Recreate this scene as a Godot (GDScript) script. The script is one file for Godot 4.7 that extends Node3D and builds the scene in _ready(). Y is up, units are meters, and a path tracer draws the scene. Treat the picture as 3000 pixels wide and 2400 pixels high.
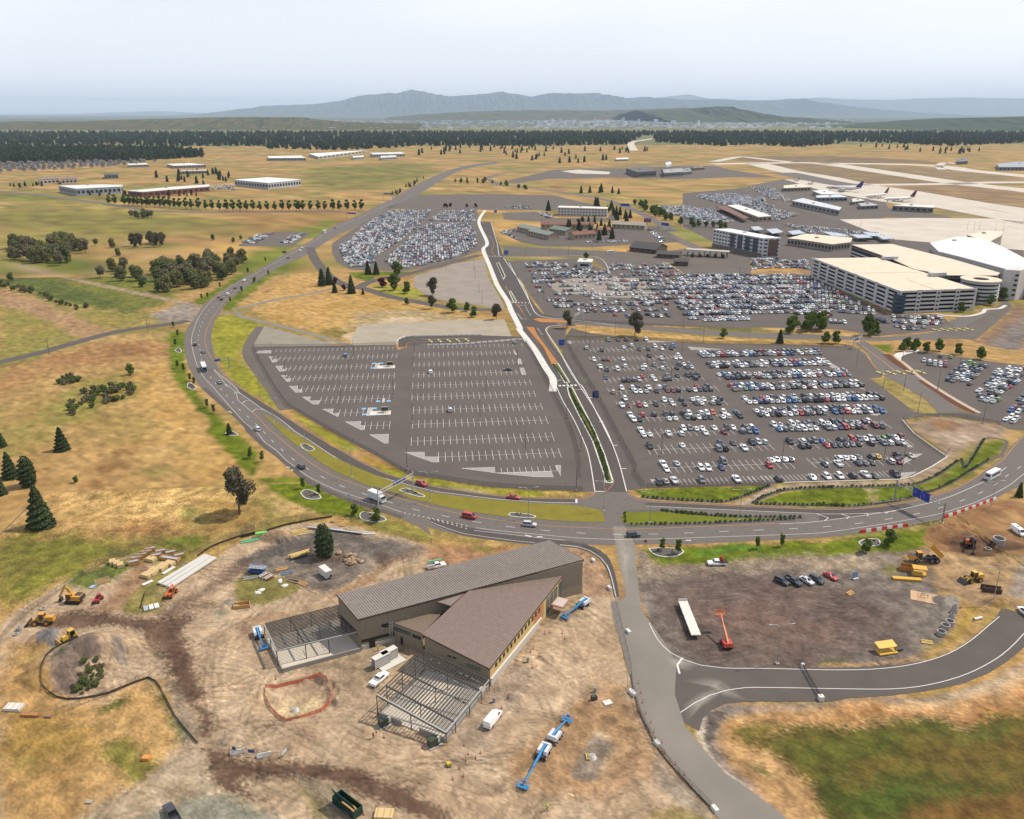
extends Node3D
# An airport approach road, its parking lots and a building site, seen from the air. Units are metres; x runs along the parking rows, -z away from the camera.
const GAIN:=1.75
var M:={}
var TX:={}
var MEAN:={}
var rng:=RandomNumberGenerator.new()
var used_names:={}
var gh:={}
class Geo:
	var v:=PackedVector3Array()
	var n:=PackedVector3Array()
	var c:=PackedColorArray()
	var uv:=PackedVector2Array()
	var xf:=Transform3D.IDENTITY
	var col:=Color.WHITE
	var colored:=false
	func at(o:Vector3,turn:=0.0,tilt:=0.0)->Geo:
		xf=Transform3D(Basis(Vector3.UP,turn)*Basis(Vector3.RIGHT,tilt),o)
		return self
	func tri_n(a:Vector3,b:Vector3,d:Vector3,na:Vector3,nb:Vector3,nd:Vector3)->void:
		v.append_array([xf*a,xf*b,xf*d])
		n.append_array([(xf.basis*na).normalized(),(xf.basis*nb).normalized(),(xf.basis*nd).normalized()])
		if colored:c.append_array([col,col,col])
	func tri(a:Vector3,b:Vector3,d:Vector3)->void:
		var m:=(d - a).cross(b - a).normalized()
		tri_n(a,b,d,m,m,m)
	func quad(a:Vector3,b:Vector3,d:Vector3,e:Vector3)->void:
		tri(a,b,d); tri(a,d,e)
	func quad_out(a:Vector3,b:Vector3,d:Vector3,e:Vector3,inside:Vector3)->void:
		var m:=(d - a).cross(b - a)
		if m.dot((a+b+d+e)*0.25 - inside)<0:quad(e,d,b,a)
		else:quad(a,b,d,e)
	func tri_out(a:Vector3,b:Vector3,d:Vector3,inside:Vector3)->void:
		if (d - a).cross(b - a).dot((a+b+d)/3.0 - inside)<0:tri(d,b,a)
		else:tri(a,b,d)
	func hexa(p:Array)->void:
		var m:=Vector3.ZERO
		for q in p:m+=q
		m /= 8.0
		quad_out(p[0],p[1],p[2],p[3],m); quad_out(p[4],p[5],p[6],p[7],m)
		for i in 4:
			var j:=(i+1) % 4
			quad_out(p[i],p[j],p[4+j],p[4+i],m)
	func hexa_ret(p:Array,k:float)->Geo:
		var q:=[]
		for e in p:q.append(e*k)
		hexa(q)
		return self
	func box(o:Vector3,s:Vector3,turn:=0.0,tilt:=0.0,roll:=0.0)->Geo:
		var h:=s*0.5
		var b:=Basis(Vector3.UP,turn)*Basis(Vector3.RIGHT,tilt)*Basis(Vector3.BACK,roll)
		var p:=[]
		for y in [-h.y,h.y]:
			for q in [[-1,-1],[1,-1],[1,1],[-1,1]]:p.append(o+b*Vector3(q[0]*h.x,y,q[1]*h.z))
		hexa(p)
		return self
	func taper(o:Vector3,s:Vector3,ix:float,iz:float,shift:=0.0)->Geo:
		var p:=[]
		for k in 2:
			var hx:=s.x*0.5 - ix*k
			var hz:=s.z*0.5 - iz*k
			for q in [[-1,-1],[1,-1],[1,1],[-1,1]]:p.append(o+Vector3(q[0]*hx,s.y*k,q[1]*hz+shift*k))
		hexa(p)
		return self
	func beam(a:Vector3,b:Vector3,w:float,h:float)->Geo:
		var d:=(b - a)
		var f:=d.normalized()
		var side:=f.cross(Vector3.UP)
		side=Vector3.RIGHT if side.length()<0.01 else side.normalized()
		var up:=side.cross(f).normalized()
		var p:=[]
		for e in [a,b]:
			for q in [[-1,-1],[1,-1],[1,1],[-1,1]]:p.append(e+side*q[0]*w*0.5+up*q[1]*h*0.5)
		hexa(p)
		return self
	func tube(a:Vector3,b:Vector3,r0:float,r1:float,seg:=8,caps:=true)->Geo:
		var f:=(b - a).normalized()
		var s:=f.cross(Vector3.UP if absf(f.y)<0.95 else Vector3.RIGHT).normalized()
		var u:=s.cross(f).normalized()
		for i in seg:
			var t0:=TAU*i/seg
			var t1:=TAU*(i+1)/seg
			var d0:=s*cos(t0)+u*sin(t0)
			var d1:=s*cos(t1)+u*sin(t1)
			var p:=[a+d0*r0,a+d1*r0,b+d1*r1,b+d0*r1]
			var g:Vector3=(p[2] - p[0]).cross(p[1] - p[0])
			if g.dot(d0+d1)>=0:
				tri_n(p[0],p[1],p[2],d0,d1,d1); tri_n(p[0],p[2],p[3],d0,d1,d0)
			else:
				tri_n(p[2],p[1],p[0],d1,d1,d0); tri_n(p[3],p[2],p[0],d0,d1,d0)
			if caps:
				if r1>0.002:tri_out(b,b+d0*r1,b+d1*r1,a)
				if r0>0.002:tri_out(a,a+d0*r0,a+d1*r0,b)
		return self
	func pipe(path:Array,r:float,seg:=6)->Geo:
		for i in path.size() - 1:tube(path[i],path[i+1],r,r,seg,true)
		return self
	func ring(o:Vector3,h:float,r_out:float,r_in:float,seg:=18,r_top:=-1.0)->Geo:
		if r_top<0:r_top=r_out
		var k:=r_in/r_out
		for i in seg:
			var d0:=Vector3(cos(TAU*i/seg),0,sin(TAU*i/seg))
			var d1:=Vector3(cos(TAU*(i+1)/seg),0,sin(TAU*(i+1)/seg))
			var up:=Vector3(0,h,0)
			quad_out(o+d0*r_out,o+d1*r_out,o+d1*r_top+up,o+d0*r_top+up,o+up*0.5)
			quad_out(o+d0*r_top+up,o+d1*r_top+up,o+d1*r_top*k+up,o+d0*r_top*k+up,o)
			quad(o+d0*r_in,o+d1*r_in,o+d1*r_top*k+up,o+d0*r_top*k+up)
		return self
	func prism(poly:PackedVector2Array,y0:float,y1:float)->Geo:
		var q:=poly
		if not Geometry2D.is_polygon_clockwise(q):
			q=poly.duplicate(); q.reverse()
		var t:=Geometry2D.triangulate_polygon(q)
		var mid:=Vector2.ZERO
		for a in q:mid+=a
		for i in range(0,t.size(),3):
			var a:=q[t[i]]
			var b:=q[t[i+1]]
			var d:=q[t[i+2]]
			tri_out(Vector3(a.x,y1,a.y),Vector3(b.x,y1,b.y),Vector3(d.x,y1,d.y),Vector3(a.x,y1 - 9,a.y))
		for i in q.size():
			var a:=q[i]
			var b:=q[(i+1) % q.size()]
			var o:=Vector3(b.y - a.y,0,a.x - b.x)
			var mm:=(Vector3(a.x,y0,a.y)+Vector3(b.x,y1,b.y))*0.5
			quad_out(Vector3(a.x,y0,a.y),Vector3(b.x,y0,b.y),Vector3(b.x,y1,b.y),Vector3(a.x,y1,a.y),mm - o if Geometry2D.is_point_in_polygon(Vector2(mm.x,mm.z) - Vector2(o.x,o.z).normalized()*0.01,q) else mm+o)
		return self
	func flat(poly:PackedVector2Array,y:float)->Geo:
		var t:=Geometry2D.triangulate_polygon(poly)
		for i in range(0,t.size(),3):
			var a:=poly[t[i]]
			var b:=poly[t[i+1]]
			var d:=poly[t[i+2]]
			tri_out(Vector3(a.x,y,a.y),Vector3(b.x,y,b.y),Vector3(d.x,y,d.y),Vector3(a.x,y - 9,a.y))
		return self
	func ribbon(path:PackedVector2Array,w:float,y:float)->Geo:
		var l:=offset_line(path,w*0.5)
		var r:=offset_line(path,-w*0.5)
		for i in path.size() - 1:
			quad_out(Vector3(l[i].x,y,l[i].y),Vector3(l[i+1].x,y,l[i+1].y),Vector3(r[i+1].x,y,r[i+1].y),Vector3(r[i].x,y,r[i].y),Vector3(l[i].x,y - 50,l[i].y))
		return self
	static func offset_line(path:PackedVector2Array,d:float)->PackedVector2Array:
		var o:=PackedVector2Array()
		for i in path.size():
			var a:=path[maxi(i - 1,0)]
			var b:=path[mini(i+1,path.size() - 1)]
			var t:=(b - a).normalized()
			o.append(path[i]+Vector2(t.y,-t.x)*d)
		return o
	func mesh()->ArrayMesh:
		var a:=[]
		a.resize(Mesh.ARRAY_MAX)
		a[Mesh.ARRAY_VERTEX]=v
		a[Mesh.ARRAY_NORMAL]=n
		if uv.size() != v.size():
			uv=PackedVector2Array(); uv.resize(v.size())
			for i in v.size():uv[i]=Vector2(v[i].x,v[i].z)
		a[Mesh.ARRAY_TEX_UV]=uv
		a[Mesh.ARRAY_TEX_UV2]=uv
		if colored:a[Mesh.ARRAY_COLOR]=c
		var m:=ArrayMesh.new()
		m.add_surface_from_arrays(Mesh.PRIMITIVE_TRIANGLES,a)
		return m
func G()->Geo:return Geo.new()
func v3(x:float,y:float,z:float)->Vector3:return Vector3(x,y,z)
func P(a:Array)->PackedVector2Array:
	var o:=PackedVector2Array()
	for i in range(0,a.size(),2):o.append(Vector2(a[i],a[i+1]))
	return o
func V(a:Array,y:=0.0)->Vector3:return Vector3(a[0],y,a[1])
func curve(a:Array,step:=3.0)->PackedVector2Array:
	var p:=P(a)
	if p.size()<3:return p
	var o:=PackedVector2Array()
	for i in p.size() - 1:
		var p0:=p[maxi(i - 1,0)]
		var p3:=p[mini(i+2,p.size() - 1)]
		var k:=clampi(int(p[i].distance_to(p[i+1])/step),1,40)
		for j in k:o.append(p[i].cubic_interpolate(p[i+1],p0,p3,float(j)/k))
	o.append(p[p.size() - 1])
	return o
func cut(path:PackedVector2Array,from:float,to:float)->PackedVector2Array:
	var o:=PackedVector2Array()
	var s:=0.0
	for i in path.size() - 1:
		var d:=path[i].distance_to(path[i+1])
		if s+d>from and s<to:
			var a:=path[i].lerp(path[i+1],clampf((from - s)/d,0,1))
			var b:=path[i].lerp(path[i+1],clampf((to - s)/d,0,1))
			if o.is_empty():o.append(a)
			o.append(b)
		s+=d
	return o
func length_of(path:PackedVector2Array)->float:
	var s:=0.0
	for i in path.size() - 1:s+=path[i].distance_to(path[i+1])
	return s
func dashes(g:Geo,path:PackedVector2Array,on:float,off:float,w:float,y:float,start:=0.0)->void:
	var s:=start
	var total:=length_of(path)
	while s<total:
		var q:=cut(path,s,s+on)
		if q.size()>1:g.ribbon(q,w,y)
		s+=on+off
# ---- materials -------------------------------------------------------------------------------------------------
func lit(hex:String,k:=1.0)->Color:
	var c:=Color.html(hex).srgb_to_linear()
	return Color(clampf(c.r/GAIN*k,0,0.82),clampf(c.g/GAIN*k,0,0.82),clampf(c.b/GAIN*k,0,0.82))
func noise_image(size:int,freq:float,seed_:int,type:=FastNoiseLite.TYPE_SIMPLEX_SMOOTH,octaves:=4,fractal:=FastNoiseLite.FRACTAL_FBM)->Image:
	var f:=FastNoiseLite.new()
	f.seed=seed_; f.frequency=freq; f.noise_type=type; f.fractal_octaves=octaves; f.fractal_type=fractal
	return f.get_seamless_image(size,size)
func grain(key:String,size:int,freq:float,seed_:int,lo:float,hi:float,octaves:=4,fractal:=FastNoiseLite.FRACTAL_FBM)->void:
	var im:=noise_image(size,freq,seed_,FastNoiseLite.TYPE_SIMPLEX_SMOOTH,octaves,fractal)
	im.convert(Image.FORMAT_L8)
	var d:=im.get_data()
	var table:=PackedByteArray()
	for i in 256:table.append(clampi(int(round(255.0*Color(lerpf(lo,hi,i/255.0),0,0).linear_to_srgb().r)),0,255))
	for i in d.size():d[i]=table[d[i]]
	MEAN[key]=(lo+hi)*0.5
	var o:=Image.create_from_data(size,size,false,Image.FORMAT_L8,d)
	o.convert(Image.FORMAT_RGB8)
	TX[key]=ImageTexture.create_from_image(o)
func textures()->void:
	grain("fine",512,0.09,3,0.42,1.0,5)
	grain("mid",512,0.02,7,0.74,1.0,5)
	grain("blotch",512,0.008,11,0.80,1.0,5)
	grain("asphalt",512,0.25,17,0.66,1.0,3)
	grain("streak",512,0.03,23,0.80,1.0,4,FastNoiseLite.FRACTAL_RIDGED)
func ground_mat(key:String,color:Color,fine:="asphalt",fs:=0.35,coarse:="blotch",cs:=0.012,rough:=0.92,vcol:=false)->StandardMaterial3D:
	var m:=StandardMaterial3D.new()
	var even:float=1.0/(MEAN[fine]*MEAN[coarse])
	m.albedo_color=Color.WHITE if vcol else Color(color.r*even,color.g*even,color.b*even).linear_to_srgb()
	m.vertex_color_use_as_albedo=vcol
	m.albedo_texture=TX[fine]
	m.uv1_scale=Vector3(fs,fs,fs)
	m.detail_enabled=true
	m.detail_blend_mode=BaseMaterial3D.BLEND_MODE_MUL
	m.detail_uv_layer=BaseMaterial3D.DETAIL_UV_2
	m.detail_albedo=TX[coarse]
	m.uv2_scale=Vector3(cs,cs,cs)
	m.roughness=rough
	m.metallic_specular=0.3
	M[key]=m
	return m
func mat(key:String,hex:String,rough:=0.7,metal:=0.0,tex:="mid",scale_:=0.4)->StandardMaterial3D:
	if M.has(key):return M[key]
	var m:=StandardMaterial3D.new()
	m.albedo_color=lit(hex,1.0/MEAN[tex] if tex != "" else 1.0).linear_to_srgb()
	m.roughness=rough
	m.metallic=metal
	if tex != "":
		m.albedo_texture=TX[tex]
		m.uv1_triplanar=true
		m.uv1_world_triplanar=true
		m.uv1_scale=Vector3.ONE*scale_
	M[key]=m
	return m
func paint(key:String,base:Color)->StandardMaterial3D:
	if M.has(key):return M[key]
	var m:=StandardMaterial3D.new()
	m.albedo_color=base.linear_to_srgb()
	m.roughness=0.35
	m.metallic=0.1
	m.clearcoat_enabled=true
	m.clearcoat=0.8
	m.clearcoat_roughness=0.12
	M[key]=m
	return m
# ---- nodes -----------------------------------------------------------------------------------------------------
func numbered(called:String)->String:
	var k:int=used_names.get(called,0)
	used_names[called]=k+1
	return called if k==0 else "%s_%03d" % [called,k]
func thing(called:String,label:String,category:String,at:=Vector3.ZERO,turn:=0.0,group:="")->Node3D:
	var o:=Node3D.new()
	o.name=numbered(called)
	add_child(o)
	o.position=at; o.rotation.y=turn
	o.set_meta("label",label); o.set_meta("category",category)
	if group:o.set_meta("group",group)
	return o
func part(parent:Node3D,called:String,g,m:Material)->MeshInstance3D:
	var o:=MeshInstance3D.new()
	o.name=called
	o.mesh=g.mesh() if g is Geo else g
	o.set_surface_override_material(0,m)
	parent.add_child(o,true)
	return o
func structure(called:String,g,m:Material)->MeshInstance3D:
	var o:=part(self,numbered(called),g,m)
	o.set_meta("kind","structure")
	return o
func copy(o:Node3D,called:String,label:String,at:Vector3,turn:float,group:="")->Node3D:
	var r:Node3D=o.duplicate()
	r.name=numbered(called)
	add_child(r)
	r.position=at; r.rotation.y=turn
	r.set_meta("label",label)
	if group:r.set_meta("group",group)
	return r
func heading(d:Vector2)->float:return atan2(-d.x,-d.y)
func aim(a:Array)->float:return heading(Vector2(a[2] - a[0],a[3] - a[1]))
# ---- ground ----------------------------------------------------------------------------------------------------
class Grid:
	var x0:float; var z0:float; var cell:float; var nx:int; var nz:int
	var col:=PackedColorArray()
	var h:=PackedFloat32Array()
	var wx:=PackedFloat32Array()
	var wz:=PackedFloat32Array()
	var m:=PackedFloat32Array()
	var f:=PackedFloat32Array()
	var bare:=PackedFloat32Array()
	var hole:=Rect2()
var grids:Array[Grid]=[]
var brush_rng:=RandomNumberGenerator.new()
var swirl:=FastNoiseLite.new()
const STRAW:=["c9a468","b08a52"]
const GOLD:=["d0a866","c09650"]
const OLIVE:=["8a8034","6b6a2a"]
const MEADOW:=["8c8a3c","a08a48"]
const RUST:=["96683c","7e5836"]
const GREEN:=["6f7c22","55661e"]
const LAWN:=["727e10","626e0e"]
const DRYLAWN:=["a8a030","8e8c28"]
const DIRT:=["ceb494","bca080"]
const PALE:=["e0c8a4","d4b892"]
const WET:=["5a4234","6e5444"]
const EARTH:=["8c6444","a47a54"]
const GRAVEL:=["8c8074","766a60"]
const DARKGRAVEL:=["6c645e","5a544e"]
const MAUVE:=["7e6a5e","6a5850"]
const SAND:=["c4b092","b09a7c"]
const WEED:=["5c6a28","4c5a24"]
func new_grid(x0:float,x1:float,z0:float,z1:float,cell:float,hole:=Rect2())->void:
	var g:=Grid.new()
	g.x0=x0; g.z0=z0; g.cell=cell; g.hole=hole
	g.nx=int(round((x1 - x0)/cell))+1; g.nz=int(round((z1 - z0)/cell))+1
	var big:=FastNoiseLite.new(); big.seed=5; big.frequency=0.0045; big.fractal_octaves=4
	var mid:=FastNoiseLite.new(); mid.seed=9; mid.frequency=0.028; mid.fractal_octaves=4
	var fine:=FastNoiseLite.new(); fine.seed=13; fine.frequency=0.16; fine.fractal_octaves=4
	var wa:=FastNoiseLite.new(); wa.seed=21; wa.frequency=0.055; wa.fractal_octaves=4
	var wb:=FastNoiseLite.new(); wb.seed=22; wb.frequency=0.055; wb.fractal_octaves=4
	var s0:=lit("bd965c"); var s1:=lit("8b8440"); var s2:=lit("a0744a"); var s3:=lit("d2ae72")
	var count:=g.nx*g.nz
	g.h.resize(count); g.wx.resize(count); g.wz.resize(count); g.m.resize(count); g.f.resize(count); g.bare.resize(count); g.col.resize(count)
	var i:=0
	for iz in g.nz:
		var z:=z0+iz*cell
		for ix in g.nx:
			var x:=x0+ix*cell
			var inside:=hole.size.x>0 and x>hole.position.x+cell and x<hole.end.x - cell and z>hole.position.y+cell and z<hole.end.y - cell
			if not inside:
				var b:=big.get_noise_2d(x,z*1.6)
				var md:=mid.get_noise_2d(x,z)
				var fn:=fine.get_noise_2d(x,z)
				g.m[i]=clampf(0.5+md*1.1,0,1)
				g.f[i]=fn
				g.wx[i]=wa.get_noise_2d(x,z); g.wz[i]=wb.get_noise_2d(x,z)
				var c:=s0.lerp(s1,clampf(0.35+b*1.7+md*0.7,0,1)).lerp(s2,clampf(wa.get_noise_2d(x*0.3+900,z*0.3)*1.6 - 0.1,0,0.8)).lerp(s3,clampf(wb.get_noise_2d(x*0.4,z*0.4+700)*1.8 - 0.35,0,0.8))
				g.col[i]=c*(1.45*(1.0+fn*0.5))
			i+=1
	grids.append(g)
func lay(a:Array,kind:Array,warp:=2.0,soft:=1.0,k:=1.0,drop:=0.0,smooth:=true)->void:
	var poly:=(curve(a+[a[0],a[1]],6.0) if smooth else P(a)) if a.size()>4 else P(a)
	lay_poly(poly,kind,warp,soft,k,drop)
func trail(a:Array,w:float,kind:Array,warp:=1.0,soft:=0.6,k:=1.0)->void:
	var c:=curve(a,4.0)
	var poly:=Geo.offset_line(c,w*0.5)
	var back:=Geo.offset_line(c,-w*0.5)
	back.reverse()
	poly.append_array(back)
	lay_poly(poly,kind,warp,soft,k,0.0)
func lay_poly(poly:PackedVector2Array,kind:Array,warp:float,soft:float,k:float,drop:float)->void:
	var c0:=lit(kind[0]); var c1:=lit(kind[1])
	var lo:=Vector2(1e9,1e9); var hi:=-lo
	for p in poly:
		lo=lo.min(p); hi=hi.max(p)
	lo -= Vector2.ONE*(warp+soft); hi+=Vector2.ONE*(warp+soft)
	var sw:=kind==DIRT or kind==PALE or kind==WET or kind==EARTH or kind==SAND or kind==MAUVE or kind==DARKGRAVEL
	for g in grids:
		if g.cell>15 and (hi - lo).x<30:continue
		var ia:=maxi(0,int((lo.x - g.x0)/g.cell)); var ib:=mini(g.nx - 1,int((hi.x - g.x0)/g.cell)+1)
		var ja:=maxi(0,int((lo.y - g.z0)/g.cell)); var jb:=mini(g.nz - 1,int((hi.y - g.z0)/g.cell)+1)
		for iz in range(ja,jb+1):
			var z:=g.z0+iz*g.cell
			for ix in range(ia,ib+1):
				var i:=iz*g.nx+ix
				var x:=g.x0+ix*g.cell
				if g.hole.has_point(Vector2(x,z)):continue
				var share:=0.0
				for t in 3:
					var q:=Vector2(x+g.wx[i]*warp*2.0+brush_rng.randf_range(-soft,soft)*1.8,z+g.wz[i]*warp*2.0+brush_rng.randf_range(-soft,soft)*1.8)
					if Geometry2D.is_point_in_polygon(q,poly):share+=0.3334
				if share>0.0:
					var e:=g.m[i]
					if sw:e=clampf(e*0.5+0.9*swirl.get_noise_2d(x,z)+0.25,0,1)
					var c:=c0.lerp(c1,e)
					g.col[i]=g.col[i].lerp(c*(1.45*(1.0+g.f[i]*(0.34 if sw else 0.62))),k*share)
					g.bare[i]=lerpf(g.bare[i],1.0 if sw else 0.0,share)
					if drop != 0.0:g.h[i]=g.f[i]*drop - drop*0.5
func heap(o:Array,rx:float,rz:float,height:float,turn:=0.0,power:=1.0,rough:=0.15)->void:
	for g in grids:
		if g.cell>4:continue
		var r:=maxf(rx,rz)
		for iz in range(maxi(0,int((o[1] - r - g.z0)/g.cell)),mini(g.nz - 1,int((o[1]+r - g.z0)/g.cell)+1)+1):
			for ix in range(maxi(0,int((o[0] - r - g.x0)/g.cell)),mini(g.nx - 1,int((o[0]+r - g.x0)/g.cell)+1)+1):
				var i:=iz*g.nx+ix
				var d:=Vector2(g.x0+ix*g.cell - o[0],g.z0+iz*g.cell - o[1]).rotated(turn)
				var e:=Vector2(d.x/rx,d.y/rz).length()*(1.0+g.f[i]*0.25)
				if e<1.0:
					var s:=pow(1.0 - e*e,power)
					g.h[i]+=height*s*(1.0+g.f[i]*rough*2.0)
func wheel_tracks(poly:PackedVector2Array,count:int,long:float,gauge:float,light:float,dark:float,on_bare:bool,dir:=99.0)->void:
	var g:=grids[0]
	var lo:=Vector2(1e9,1e9); var hi:=-lo
	for p in poly:
		lo=lo.min(p); hi=hi.max(p)
	for n in count:
		var p:=Vector2(brush_rng.randf_range(lo.x,hi.x),brush_rng.randf_range(lo.y,hi.y))
		if not Geometry2D.is_point_in_polygon(p,poly):continue
		var a:=brush_rng.randf()*TAU if dir>90 else dir+brush_rng.randf_range(-0.35,0.35)
		var bend:=brush_rng.randf_range(-0.05,0.05)
		var k:=light if brush_rng.randf()<0.5 else dark
		var steps:=int(brush_rng.randf_range(0.4,1.0)*long/0.4)
		for s in steps:
			a+=bend*0.4+brush_rng.randf_range(-0.01,0.01)
			p+=Vector2(cos(a),sin(a))*0.4
			for side in [-0.5,0.5]:
				var q:Vector2=p+Vector2(-sin(a),cos(a))*gauge*side
				for w in [0.0,0.35]:
					var ix:=int(round((q.x+w - g.x0)/g.cell)); var iz:=int(round((q.y - g.z0)/g.cell))
					if ix<1 or iz<1 or ix>g.nx - 2 or iz>g.nz - 2:continue
					var i:=iz*g.nx+ix
					var b:=g.bare[i] if on_bare else 1.0 - g.bare[i]
					if b>0.5:
						g.col[i]=g.col[i]*lerpf(1.0,k,0.75)
						g.h[i] -= 0.012 if on_bare else 0.0
func speckle()->void:
	for g in grids:
		var amp:=0.27 if g.cell<1 else 0.16
		for i in g.col.size():
			var r:=brush_rng.randf()
			g.col[i]=g.col[i]*(1.0+(r - 0.5)*2.0*amp*(1.0 - g.bare[i]*0.35))
func height_at(x:float,z:float)->float:
	for g in grids:
		var fx:=(x - g.x0)/g.cell; var fz:=(z - g.z0)/g.cell
		if fx>=0 and fz>=0 and fx<g.nx - 1 and fz<g.nz - 1:
			var ix:=int(fx); var iz:=int(fz)
			var i:=iz*g.nx+ix
			return lerpf(lerpf(g.h[i],g.h[i+1],fx - ix),lerpf(g.h[i+g.nx],g.h[i+g.nx+1],fx - ix),fz - iz)
	return 0.0
func ground_point(a:Array,up:=0.0)->Vector3:return Vector3(a[0],height_at(a[0],a[1])+up,a[1])
func terrain()->void:
	swirl.seed=31; swirl.frequency=0.05; swirl.fractal_type=FastNoiseLite.FRACTAL_RIDGED; swirl.fractal_octaves=4
	swirl.domain_warp_enabled=true; swirl.domain_warp_amplitude=26; swirl.domain_warp_frequency=0.012
	brush_rng.seed=77
	new_grid(-144,176,-290,-90,0.5)
	new_grid(-432,560,-730,-70,2.5,Rect2(-144,-290,320,200))
	new_grid(-2412,2548,-3670,70,20,Rect2(-432,-730,992,660))
	soils()
	var faces:=G()
	faces.colored=true
	var st_v:=PackedVector3Array(); var st_n:=PackedVector3Array(); var st_c:=PackedColorArray(); var st_uv:=PackedVector2Array(); var idx:=PackedInt32Array()
	for g in grids:
		var base:=st_v.size()
		for iz in g.nz:
			for ix in g.nx:
				var i:=iz*g.nx+ix
				var x:=g.x0+ix*g.cell; var z:=g.z0+iz*g.cell
				var y:=0.0 if ix==0 or iz==0 or ix==g.nx - 1 or iz==g.nz - 1 else g.h[i]
				st_v.append(Vector3(x,y,z))
				if ix>0 and iz>0 and ix<g.nx - 1 and iz<g.nz - 1:
					st_n.append(Vector3(g.h[i - 1] - g.h[i+1],2*g.cell,g.h[i - g.nx] - g.h[i+g.nx]).normalized())
				else:st_n.append(Vector3.UP)
				st_c.append(g.col[i]); st_uv.append(Vector2(x,z))
		for iz in g.nz - 1:
			for ix in g.nx - 1:
				if g.hole.size.x>0 and g.hole.has_point(Vector2(g.x0+(ix+0.5)*g.cell,g.z0+(iz+0.5)*g.cell)):continue
				var a:=base+iz*g.nx+ix
				idx.append_array([a,a+1,a+g.nx+1,a,a+g.nx+1,a+g.nx])
	var xs:=[-80000.0,-25000.0,-9000.0,-2412.0,2548.0,9000.0,25000.0,80000.0]
	var zs:=[-90000.0,-40000.0,-20000.0,-9000.0,-3670.0,70.0,2500.0]
	for a in xs.size() - 1:
		for b in zs.size() - 1:
			if xs[a]==-2412.0 and zs[b]==-3670.0:continue
			var base:=st_v.size()
			for q in [[a,b],[a+1,b],[a+1,b+1],[a,b+1]]:
				st_v.append(Vector3(xs[q[0]],-0.02,zs[q[1]])); st_n.append(Vector3.UP); st_uv.append(Vector2(xs[q[0]],zs[q[1]]))
				st_c.append(1.45*lit("7c7c50" if zs[b]>=-9000.0 else "5f6a58"))
			idx.append_array([base,base+1,base+2,base,base+2,base+3])
	var arr:=[]
	arr.resize(Mesh.ARRAY_MAX)
	arr[Mesh.ARRAY_VERTEX]=st_v; arr[Mesh.ARRAY_NORMAL]=st_n; arr[Mesh.ARRAY_COLOR]=st_c; arr[Mesh.ARRAY_TEX_UV]=st_uv; arr[Mesh.ARRAY_TEX_UV2]=st_uv; arr[Mesh.ARRAY_INDEX]=idx
	var am:=ArrayMesh.new()
	am.add_surface_from_arrays(Mesh.PRIMITIVE_TRIANGLES,arr)
	structure("ground",am,ground_mat("soil",Color.WHITE,"fine",0.13,"mid",0.031,0.95,true))
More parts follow.
